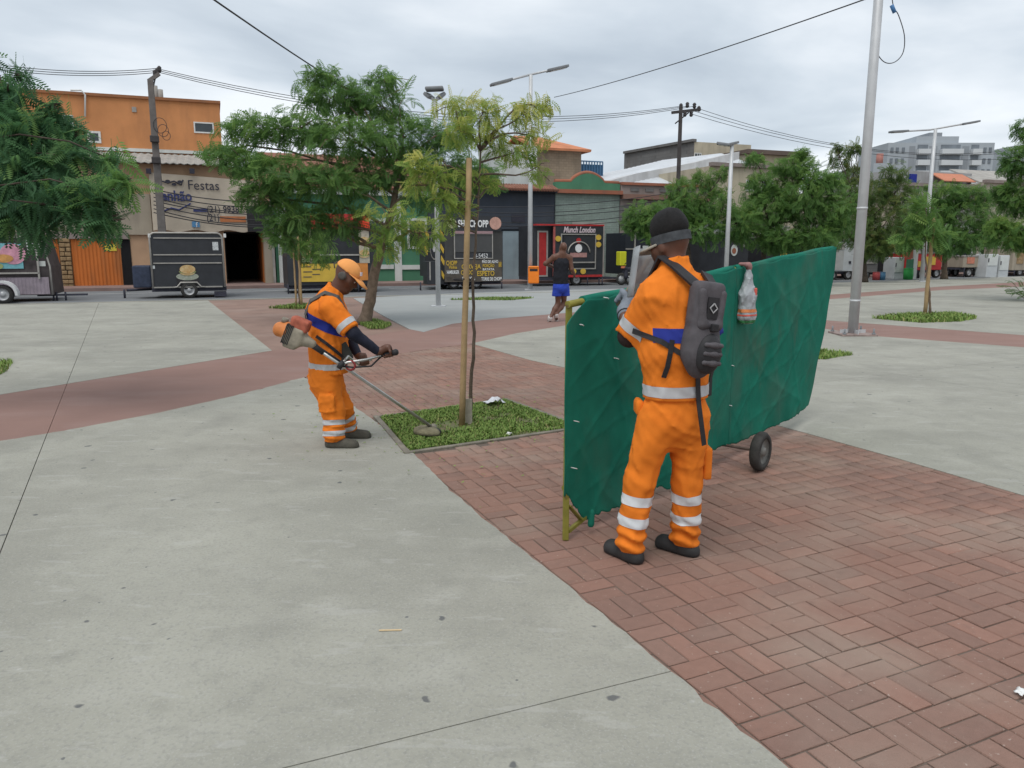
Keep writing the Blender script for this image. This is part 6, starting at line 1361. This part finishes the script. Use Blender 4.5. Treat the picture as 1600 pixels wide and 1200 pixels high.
MB().tube([(x1, -.01, z0), (x1, -.01, z0+.9), (x1-.18, -.01, z1), (x0, -.01, z1)], .03, 6).build('edge_trim', m_alu, b.root); b.panel('price_card', 61, 71, 408, 416, m_wtrim, .02, .015)
x_ = b.X(85, 455); MB().box(x1-.5, x_+.9, .3, .4, z0-.06, z0+.0).build('drawbar', m_txtd, b.root)
for px_ in (83, 88, 102): leg(b, px_, 456, -.3, m_txtd, .03)
wf = b.X(4, 466, 1.0); wheel(b, 4, 466, .30, 1.0, two=False)
pr = [(wf+.42*math.cos(t), .20+.42*math.sin(t)) for t in np.linspace(-.1, math.pi+.1, 16)]; pr += [(wf+.35*math.cos(t), .20+.35*math.sin(t)) for t in np.linspace(math.pi+.1, -.1, 16)]
MB().slab_xz(pr[::-1], -1.05, -.72).build('white_fender', mat('white_fender_paint', (.60, .60, .59), .4, .06, 3), b.root); MB().box(wf-2.5, wf+.2, -.75, .02, z0-.02, z0+.08).build('fender_beam', m_txtd, b.root)
# yellow and black burger trailer
b = Street('food_trailer', 'black and yellow burger trailer with red sign behind the stooping worker', 'trailer', 520, -7.0, 'food trailers parked along the street', 452)
x0, x1, z0, z1 = b.rc(448, 586, 352, 446); MB().box(x0, x1, 0, 2.1, z0, z1).build('body', m_blk, b.root, bevel=.03)
b.panel('menu_board', 470, 545, 412, 440, m_yel, .05, .05); b.panel('orange_board', 545.5, 575, 411, 438, mat('board_orange', (.58, .22, .05), .6, .12, 4), .05, .05); b.panel('counter_rail', 490, 562, 397, 399.5, m_alu, .12, .1); b.panel('serving_hatch', 491, 561, 362, 396, mat('hatch_charcoal', (.028, .03, .034), .5, .2, 3), .02, .02)
for px_ in (479, 569): s_ = b.panel('burger_sign', px_-8, px_+8, 358, 411, mat('cream_sign', (.42, .38, .30), .7, .2, 12), .06, .04); burger(b, px_, 377, .19, .08, s_); burger(b, px_, 397, .19, .08, s_)
b.panel('red_sign', 485, 577, 334, 358, m_red, .10, .08); 
MB().slab_xz([(b.X(564), b.Z(564, 358)), (b.X(578), b.Z(578, 358)), (b.X(577), b.Z(577, 342)), (b.X(574), b.Z(574, 330)), (b.X(568), b.Z(568, 345))][::-1], -.16, -.10).build('flame_sign', mat('bright_red', (.75, .06, .03), .6, .08, 4), b.root)
for k in range(5):
    q = b.rc(474+(k % 2)*14, 486+(k % 2)*14+(k % 3), 416+k*4, 417.5+k*4, .055); MB().box(q[0], q[1], -.06, -.05, q[2], q[3]).build('print_line', m_grill, b.root)
for px_ in (450, 462, 560, 588): leg(b, px_, 444, 0, m_txtd)
wheel(b, 556, 449, .26, -.3); MB().box(x0, x1, .1, 2, z0-.12, z0-.002).build('chassis', m_txtd, b.root)
# beer trailer
b = Street('food_trailer', 'beer trailer covered in yellow and white lettering beside the lamp post', 'trailer', 720, -6.4, 'food trailers parked along the street', 451)
x0, x1, z0, z1 = b.rc(695, 785, 361, 440); MB().box(x0, x1, 0, 2.2, z0, z1).build('body', mat('charcoal_trailer', (.055, .054, .052), .6, .15, 3), b.root)
V = [(x0, 0), (x0, 2.2)]; xl = b.X(661, 400, -1.6)
# the side wall seen at an angle: a tapered nose with yellow chevrons
MB().prism([(x0-.003, .0), (xl, 1.3), (xl, 2.2), (x0-.003, 2.2)], z0+.2, z1-.02).build('nose', m_blk, b.root)
dn_ = unit(np.array((xl-x0, 1.3, 0))); nn_ = np.array((-dn_[1], dn_[0], 0)); nn_ = nn_ if nn_[1] < 0 else -nn_; LL = math.hypot(xl-x0, 1.3); base_ = np.array((x0, 0, 0.))
for (u0, zf) in ((.12, .93), (.85, .93), (.12, .62), (.92, .58), (.1, .36), (.12, .06)):
    c = base_+dn_*LL*u0+np.array((0, 0, z0+.2+(z1-z0-.2)*zf)); MB().obox(c+nn_*.006, dn_*.11+np.array((0, 0, .12)), nn_*.005, np.array((0, 0, .09))-dn_*.02).build('yellow_chevron', m_yel, b.root)
c = base_+dn_*LL*.5+np.array((0, 0, z0+.2+(z1-z0)*.58)); k = 20
for rr_, m_, o_ in ((.38, m_alu, .008), (.33, m_blk, .014), (.14, mat('logo_white', (.5, .5, .48), .7, .3, 20), .02)):
    pts = [c+nn_*o_+dn_*rr_*.8*math.cos(2*math.pi*i/k)+np.array((0, 0, rr_*1.35*math.sin(2*math.pi*i/k))) for i in range(k)]; MB().add(pts, [tuple(range(k))]).build('logo_disc', m_, b.root)
b.panel('roof_sign', 690, 783, 337, 361, m_blk, .05, .12); b.txt('SEU CHOPP', 715.5, 354.2, .39, m_white, .05, px1=763, bold=.03); b.disc('round_badge', 774, 349, .26, mat('badge_pink', (.52, .30, .24), .7, .2, 8), .06, .02); b.disc('round_badge', 706, 349, .2, mat('mug_yellow', (.35, .34, .2), .7, .3, 10), .06, .02)
b.panel('awning_box', 710, 770, 361, 365, mat('dusty_pink', (.34, .22, .23), .7, .15, 4), .08, .1); b.panel('serving_hatch', 711, 769, 366, 394, mat('smoked_grey', (.075, .075, .075), .4, .1, 2), .03, .03); b.frame('hatch_frame', 711, 769, 366, 403, m_alu, .05, .04, .04)
ph = b.panel('phone_board', 712, 768, 395, 403, m_blk, .04, .03); b.txt('9', 726, 402, .2, m_yel, .06); b.txt('8-5452', 741, 402.5, .24, m_white, .06, .9)
bd = b.panel('word_board', 695, 784, 406, 440, m_grill, .03, .03)
for s_, px_, py_, sz, m_, px1_ in (('CHOPP', 697, 414.5, .26, m_yel, 714), ('Vinho', 701, 420, .19, m_yel, 714), ('HAMBURGER', 698, 428, .2, m_white, 717), ('CERVEJA', 721, 420, .26, m_yel, 751), ('PÃO DE ALHO', 753, 411, .17, m_white, 778), ('PORÇÃO', 754, 417.5, .19, m_yel, 772), ('BATATA', 754, 422.5, .13, m_white, 772), ('CALDOS', 720, 429, .25, m_yel, 742), ('ESPETO', 745, 431, .29, m_yel, 772), ('TORRE DE CHOPP', 752, 438.5, .2, m_white, 784), ('GELADA', 698, 437, .2, m_grill, 717), ('SUCOS', 722, 438, .2, m_white, 742), ('BAR', 779, 417, .3, m_yel, 783.5)): b.txt(s_, px_, py_, sz, m_, .035, parent=bd, px1=px1_, bold=.02)
MB().box(xl-.2, xl+.85, .2, .9, z0-.1, z0+.85).build('cool_box', m_blk, b.root, bevel=.02); b.panel('cool_box_trim', 671, 673, 409, 438, m_alu, -.2+.03, .03)
wheel(b, 709, 446, .27, -.2); wheel(b, 745, 446, .27, -.2); MB().box(x0, x1, .2, 2.1, z0-.12, z0-.002).build('chassis', m_txtd, b.root)
for px_ in (657, 784): leg(b, px_, 441, 0, m_txtd)
# red and black trailer
b = Street('food_trailer', 'black snack trailer with red door and red trim behind the jogger', 'trailer', 890, -5.2, 'food trailers parked along the street', 448)
x0, x1, z0, z1 = b.rc(866, 942, 353, 433); MB().box(x0, x1, 0, 2.1, z0, z1).build('body', m_blk, b.root)
xl = b.X(833, 400, -.3); MB().box(xl, x0-.003, .3, 2.1, z0, z1-.02).build('rear_cabin', m_blk, b.root)
d_ = b.panel('red_door', 842, 854, 363, 430, m_red, -.26, .03); b.frame('door_frame', 842, 854, 363, 430, m_alu, -.22, .07, .05, d_)
MB().box(xl, x1+.03, -.03, .3, z1, z1+.07).build('red_top_trim', m_red, b.root); b.panel('red_corner_trim', 864.5, 867.5, 354, 432, mat('worn_red', (.34, .09, .08), .6, .2, 5), .03, .05); b.panel('red_lower_trim', 868, 941, 429.5, 433, m_red, .03, .03)
b.panel('hatch_panel', 881, 928, 369, 416, m_blk, .03, .03); b.frame('hatch_frame', 878, 930, 367, 419, m_alu, .05, .05, .04); b.panel('counter_rail', 879, 930, 409, 411, m_alu, .10, .06)
b.txt('Munch London', 880, 363, .36, mat('pink_white_letter', (.58, .48, .50), .7, .1, 5), .03, px1=930, shear=.3, name='script_lettering', bold=.03)
bell = [(b.X(904, 385)+.55*math.cos(t), -.06, b.Z(904, 395)+.50*math.sin(t)) for t in np.linspace(0, math.pi, 14)]; MB().tube(bell, .03, 6).build('cloche_print', m_alu, b.root); b.disc('chef_print', 904, 388, .17, m_white, .05, .02, 1.1); b.disc('red_dot', 904, 376, .12, m_red, .05, .02); b.panel('banner_print', 891, 917, 395, 402, mat('faded_red_print', (.42, .22, .20), .7, .2, 8), .05, .02)
for px_, py_ in ((872, 373), (935, 371), (935, 382), (896, 424), (911, 424)): b.disc('snack_print', px_, py_, .14, m_yel, .04, .02, .9)
wheel(b, 901, 440, .28, -.1); MB().box(xl, x1, .2, 2, z0-.14, z0-.002).build('chassis', m_txtd, b.root); MB().box(x1, x1+.9, .3, 1.4, z0-.12, z0-.04).build('drawbar', m_txtd, b.root)
for px_ in (918, 936, 941): leg(b, px_, 434, 0, m_txtd)
# black trailer with delivery motorbike, behind the worker's head
b = Street('food_trailer', 'dark trailer half hidden left of the standing worker', 'trailer', 1000, -4.6, 'food trailers parked along the street', 445)
x0, x1, z0, z1 = b.rc(977, 1052, 364, 428); MB().box(x0, x1, 0, 2, z0, z1).build('body', mat('blue_black_panel', (.022, .026, .034), .5, .15, 3), b.root, bevel=.02); b.panel('panel_rail', 978, 1050, 388, 390, m_alu, .03, .03); b.panel('panel_rail', 991, 993, 365, 427, m_alu, .05, .04); wheel(b, 1010, 437, .27, -.2); b.panel('rear_bumper', 978, 1050, 425, 428, m_alu, .08, .07)
b.panel('white_side_panel', 1004, 1050, 384, 428, m_wtrim, .06, .03)
mk = Street('motorbike', 'delivery motorbike with a yellow box beside the half hidden dark trailer', 'motorbike', 974, -5.4, None, 440)
for px_ in (971, 984): 
    x_ = mk.X(px_, 434); w_ = MB().lathe([(.19, -.04), (.27, -.04), (.29, 0), (.27, .04), (.19, .04), (.19, -.04)], (x_, .0, .19), (0, 1, 0), 18).build('wheel', m_tyr, mk.root); MB().lathe([(0, -.03), (.2, -.01), (.2, .01), (0, .03)], (x_, 0, .19), (0, 1, 0), 14).build('rim', m_hub, w_)
xa, xb = mk.X(971, 434), mk.X(984, 434); skin('frame', [cone((xa, 0, .25), (xa+.12, 0, .75), .03, .04), cone((xa+.12, 0, .70), (xb-.1, 0, .62), .11, .09), cone((xb-.1, 0, .62), (xb+.12, 0, .72), .09, .06), cone(((xa+xb)/2, 0, .3), ((xa+xb)/2, 0, .55), .12, .1), cone((xb, 0, .2), ((xa+xb)/2, 0, .35), .03, .04)], .03, m_txtd, mk.root)
MB().tube([(xa+.08, -.3, .95), (xa+.12, 0, .85), (xa+.08, .3, .95)], .02, 6).build('handlebar', m_txtd, mk.root); mk.panel('delivery_box', 969, 979, 393, 415, mat('neon_yellow', (.62, .62, .03), .6, .06, 4), .1, .4, bevel=.03); mk.panel('tail_lamp', 971, 977, 416, 419, mat('lamp_orange', (.75, .25, .12), .5, .1, 4), .1, .05)
# black kiosk trailer behind the screen
b = Street('food_trailer', 'black kiosk trailer with oval sign right of the standing worker', 'trailer', 1135, -5.0, 'food trailers parked along the street', 445)
x0, x1, z0, z1 = b.rc(1128, 1169, 366, 428); xl = b.X(1094, 395, -1.2); MB().box(x0, x1, 0, 2.4, z0, z1).build('body', m_blk, b.root); MB().prism([(x0-.003, 0), (xl, 1.2), (xl, 2.4), (x0-.003, 2.4)], z0, z1).build('side', m_blk, b.root)
MB().prism([(x0-.1, -.15), (xl-.1, 1.1), (xl, 2.5), (x1+.1, 2.5), (x1+.1, -.15)], z1, z1+.10).build('roof', m_alu, b.root); b.disc('oval_sign', 1147, 391, .2, m_wtrim, .02, .02, 1.4); b.disc('oval_logo', 1147, 392, .12, m_terra, .04, .01, 1.2); b.panel('vent_plate', 1161, 1164, 378, 386, m_fibre, .03, .03); wheel(b, 1148, 436, .28, -.2)
g_ = Street('canopy_tent', 'small pale grey peaked canopy above the black kiosk trailer', 'tent', 1145, -2.3, None, 440)
q0, q1, qa, qb = g_.rc(1115, 1160, 338, 366); c_ = ((q0+q1)/2, 1.2, qb); o = MB().add([(q0, 0, qa), (q1, 0, qa), (q1, 2.4, qa), (q0, 2.4, qa), c_, (q0+.7, .4, qa+.5), (q1-.7, .4, qa+.5)], [(0, 1, 6, 5), (5, 6, 4), (1, 2, 4, 6), (2, 3, 4), (3, 0, 5, 4)]).build('canopy', mat('grey_canvas', (.36, .37, .38), .8, .12, 2), g_.root)
for x_, y_ in ((q0, 0), (q1, 0), (q0, 2.4), (q1, 2.4)): MB().tube([(x_, y_, -.1), (x_, y_, qa)], .04, 6).build('leg', m_alu, g_.root)
# right-hand row, seen small under the trees
def small(label, a0, a1, t_, b_, d, m, w_px=(), extra=(), name='food_trailer', cat='trailer', dep=2.0):
    b = Street(name, label, cat, (a0+a1)/2, d, 'food trailers parked along the street' if cat == 'trailer' else None, b_+8)
    x0, x1, z0, z1 = b.rc(a0, a1, t_, b_); MB().box(x0, x1, 0, dep, z0, z1).build('body', m, b.root, bevel=.03); MB().box(x0-.03, x1+.03, -.03, dep, z1, z1+.07).build('roof', m_alu, b.root)
    for p_ in w_px: wheel(b, p_, b_+5, .28, -.1)
    for (nm, c0, c1, d0, d1, mm) in extra: b.panel(nm, c0, c1, d0, d1, mm, .04, .04)
    MB().box(x0, x1, .2, dep-.2, z0-.12, z0-.002).build('chassis', m_txtd, b.root); leg(b, a0+2, b_, 0, m_txtd)
    return b
m_whp = mat('white_van_panel', (.50, .52, .52), .5, .1, 2)
small('black trailer with orange panels under the bright green tree', 1196, 1272, 372, 425, -4.6, m_blk, (1230,), (('orange_panel', 1220, 1230, 376, 420, m_yel), ('orange_panel', 1262, 1270, 382, 420, m_yel), ('serving_hatch', 1234, 1260, 380, 400, m_dark)))
small('white box truck just right of the green screen', 1284, 1334, 376, 424, -4.5, m_whp, (1302, 1326), (('roller_door', 1300, 1318, 392, 422, mat('off_white_door', (.42, .42, .40), .6, .1, 3)), ('door_handle', 1327, 1330, 408, 412, m_txtd), ('window', 1300, 1320, 380, 390, m_fibre)))
small('dark grey trailer behind the tall steel pole', 1346, 1372, 398, 426, -4.4, m_gdark, (1354,), (('trim', 1348, 1370, 410, 412, m_alu),))
small('red trailer with yellow flourishes behind the right stake', 1432, 1472, 396, 422, -4.2, m_red, (1440, 1464), (('yellow_print', 1446, 1462, 401, 414, m_yel), ('yellow_print', 1435, 1441, 408, 417, m_yel)))
small('open counter trailer between the red trailer and the white freezers', 1505, 1540, 401, 418, -4.0, m_beige, (1515, 1528), (('orange_print', 1512, 1523, 402, 412, mat('salmon_print', (.52, .20, .13), .7, .2, 5)),))
small('pale trailer cut off by the right edge', 1583, 1650, 388, 422, -3.8, m_beige, (1594,), (('menu', 1590, 1600, 394, 412, m_stone),))
for lab, a0, a1, t_, b_ in (('white chest freezer left of the leaning white fridge', 1543, 1560, 397, 416), ('white fridge standing left of the cut off pale trailer', 1562, 1577, 399, 423), ('white fridge between the steel pole and the green drum', 1398, 1413, 402, 426)):
    b = Street('fridge', lab, 'fridge', (a0+a1)/2, -4.6, None, b_+3); x0, x1, z0, z1 = b.rc(a0, a1, t_, b_); MB().box(x0, x1, 0, .8, -.1, z1).build('cabinet', m_whp, b.root, bevel=.03); b.panel('door', a0+1, a1-1, t_+2, b_-1, m_wtrim, .03, .03); b.panel('handle', a0+2, a0+3, (t_+b_)/2-3, (t_+b_)/2+3, m_txtd, .06, .03)
for lab, px_, y0, y1, m_, r_ in (('green plastic drum beside the white post', 1419, 419, 429, mat('green_drum', (.05, .36, .08), .5, .1, 4), .24), ('blue crate drum by the tree trunk', 1377, 425, 430, mat('blue_drum', (.06, .16, .26), .5, .1, 4), .2), ('red drum by the tree trunk', 1369, 425, 430, mat('red_drum', (.35, .06, .06), .5, .1, 4), .18)):
    b = Street('plastic_drum', lab, 'drum', px_, -5.2, 'plastic drums by the right trailers', y1+2); zt = b.Z(px_, y0); MB().lathe([(0, -.1), (r_, -.1), (r_*1.08, zt*.4), (r_, zt*.96), (r_*.9, zt), (0, zt)], (0, 0, 0), (0, 0, 1), 16).build('drum', m_, b.root); MB().lathe([(r_*.95, zt*.93), (r_*1.06, zt*.93), (r_*1.06, zt*.99), (r_*.95, zt*.99)], (0, 0, 0), (0, 0, 1), 16).build('rim', m_, b.root)
b = Street('sign_post', 'white post with an orange and green sign board among the right trailers', 'sign', 1424, -4.8, None, 430); b.panel('post', 1428, 1434, 385, 430, m_wtrim, 0, .2, z0=-.1); b.panel('board', 1417, 1427, 386, 404, m_terra, .02, .06); b.panel('board', 1417, 1427, 405, 424, m_green, .02, .06)

# ================================================================ UTILITY POLES AND WIRES
m_cpole = mat('grey_concrete_pole', (.15, .135, .125), .9, .2, 3, bump=.3); m_insul = mat('dark_insulator', (.05, .045, .045), .5, .2, 8)
def upole(label, px, base, topx, topy, d, w0, w1, arm, ins, m):
    s_, _ = st(px, base, d); p = sw(s_, d, 0); root = empty('utility_pole', p, SA, label, 'utility pole', 'utility poles along the street'); zt = st(topx, topy, d)[1]
    mb = MB(); mb.add([(sx_*w0, sy_*w0, -.05) for sx_, sy_ in ((-1, -1), (1, -1), (1, 1), (-1, 1))]+[(sx_*w1, sy_*w1, zt) for sx_, sy_ in ((-1, -1), (1, -1), (1, 1), (-1, 1))], [(3, 2, 1, 0), (4, 5, 6, 7)]+[(i, (i+1) % 4, 4+(i+1) % 4, 4+i) for i in range(4)]); mb.build('pole_shaft', m, root, bevel=.02)
    return root, zt, p, s_
def lpt(s0, d, px, py): s_, z_ = st(px, py, d); return np.array((s_-s0, 0, z_))
r1_, zt1, p1_, s1_ = upole('square concrete utility pole in front of the party hall banner', 260, 448, 234, 124, -1.6, .17, .11, None, None, m_cpole)
a, b_ = lpt(s1_, -1.6, 232, 127), lpt(s1_, -1.6, 249, 115); MB().bar(a, b_, .16, .14).build('bracket_arm', m_cpole, r1_); MB().tube([lpt(s1_, -1.6, 237, 148), lpt(s1_, -1.6, 243, 120)], .03, 6).build('brace', m_insul, r1_)
for q in ((242, 114), (246, 111), (249, 108)): c = lpt(s1_, -1.6, *q); MB().lathe([(0, -.12), (.05, -.12), (.09, -.05), (.06, 0), (.09, .05), (.04, .12), (0, .12)], c, (0, 0, 1), 10).build('insulator', m_insul, r1_)
for k in range(3):
    c = lpt(s1_, -1.75, 250+k*5, 196+k*8); MB().tube([c+np.array((.25*math.cos(t)*(1-.2*k), -.15, .3*math.sin(t)*(1-.2*k))) for t in np.linspace(0, 6.28, 18)], .012, 5, cap=False).build('cable_coil', m_cable, r1_)
for z_ in (.62, .72): MB().box(-.17, .17, -.34, -.15, zt1*z_-.15, zt1*z_+.12).build('junction_box', m_insul, r1_, bevel=.03)
r2_, zt2, p2_, s2_ = upole('slim dark utility pole with cross arm behind the standing worker', 1054, 440, 1054, 165, -1.2, .10, .075, None, None, mat('dark_pole', (.07, .062, .06), .9, .2, 3))
a, b_ = lpt(s2_, -1.2, 1050, 176), lpt(s2_, -1.2, 1094, 171); MB().bar(a, b_, .14, .14).build('cross_arm', m_insul, r2_); MB().tube([lpt(s2_, -1.2, 1055, 193), lpt(s2_, -1.2, 1076, 176)], .035, 6).build('brace', m_insul, r2_)
for q in ((1064, 166), (1074, 164), (1085, 165), (1092, 170), (1070, 178), (1080, 178)): c = lpt(s2_, -1.2, *q); MB().lathe([(0, -.14), (.06, -.14), (.11, -.05), (.07, 0), (.11, .05), (.05, .14), (0, .14)], c, (0, 0, 1), 10).build('insulator', m_insul, r2_)
def wire(label, a, b, sag, r=.014, k=18):
    a, b = np.asarray(a, float), np.asarray(b, float); o = a.copy()
    o = MB().tube([(a-o)+(b-a)*t-np.array((0, 0, 4*sag*t*(1-t))) for t in np.linspace(0, 1, k)], r, 5).build('overhead_wire', m_cable, None, o); return props(o, label, 'wire', 'overhead wires')
W_ = lambda px, py, d: sw(st(px, py, d)[0], d, st(px, py, d)[1])
L3 = W_(246, 113, -1.6)
for k, (ya, yb, nm) in enumerate(((94, 138, 'uppermost'), (97, 142, 'middle'), (100, 146, 'lowest'))):
    wire('%s of three wires left of the concrete utility pole' % nm, W_(-60, ya-2+k, -1.6), W_(244+k*2, 107+k*3, -1.6), .25)
    wire('%s of three wires right of the concrete utility pole' % nm, W_(244+k*2, 107+k*3, -1.6), W_(1064+k*10, 166, -1.2), 1.1+.1*k)
for k, (yb, nm) in enumerate(((226, 'upper'), (231, 'middle'), (242, 'lower'))): wire('%s of three wires running right from the slim utility pole' % nm, W_(1092-k*6, 170+k*4, -1.2), W_(1640, yb, -1.0), 1.3-.1*k)
_a, _b = at(372, -4, 12.5), at(640, 190, 30); wire('single cable slanting up to the left above the big tree', _a+(_a-_b)*.6, _b, .3, .014)
_a, _b = at(866, 152, 33), at(1340, -2, 15.2); wire('long cable rising to the tall steel pole at upper right', _a, _b+(_b-_a)*.12, .15, .013)
for k in range(7): wire('bundled cable %s in front of the party hall banner' % ('along the top', 'second from the top', 'third from the top', 'in the middle', 'third from the bottom', 'second from the bottom', 'along the bottom')[k], W_(240, 296+k*6, -1.5), W_(470, 312+k*7, -1.2), .25+.05*(k % 3), .022)
for k in range(5): wire('slack cable %s across the pale green brick house' % ('first from the top', 'second from the top', 'third from the top', 'fourth from the top', 'fifth from the top')[k], W_(700, 322+k*7, -1.2), W_(1054, 300+k*9, -1.2), .3+.08*(k % 2), .018)
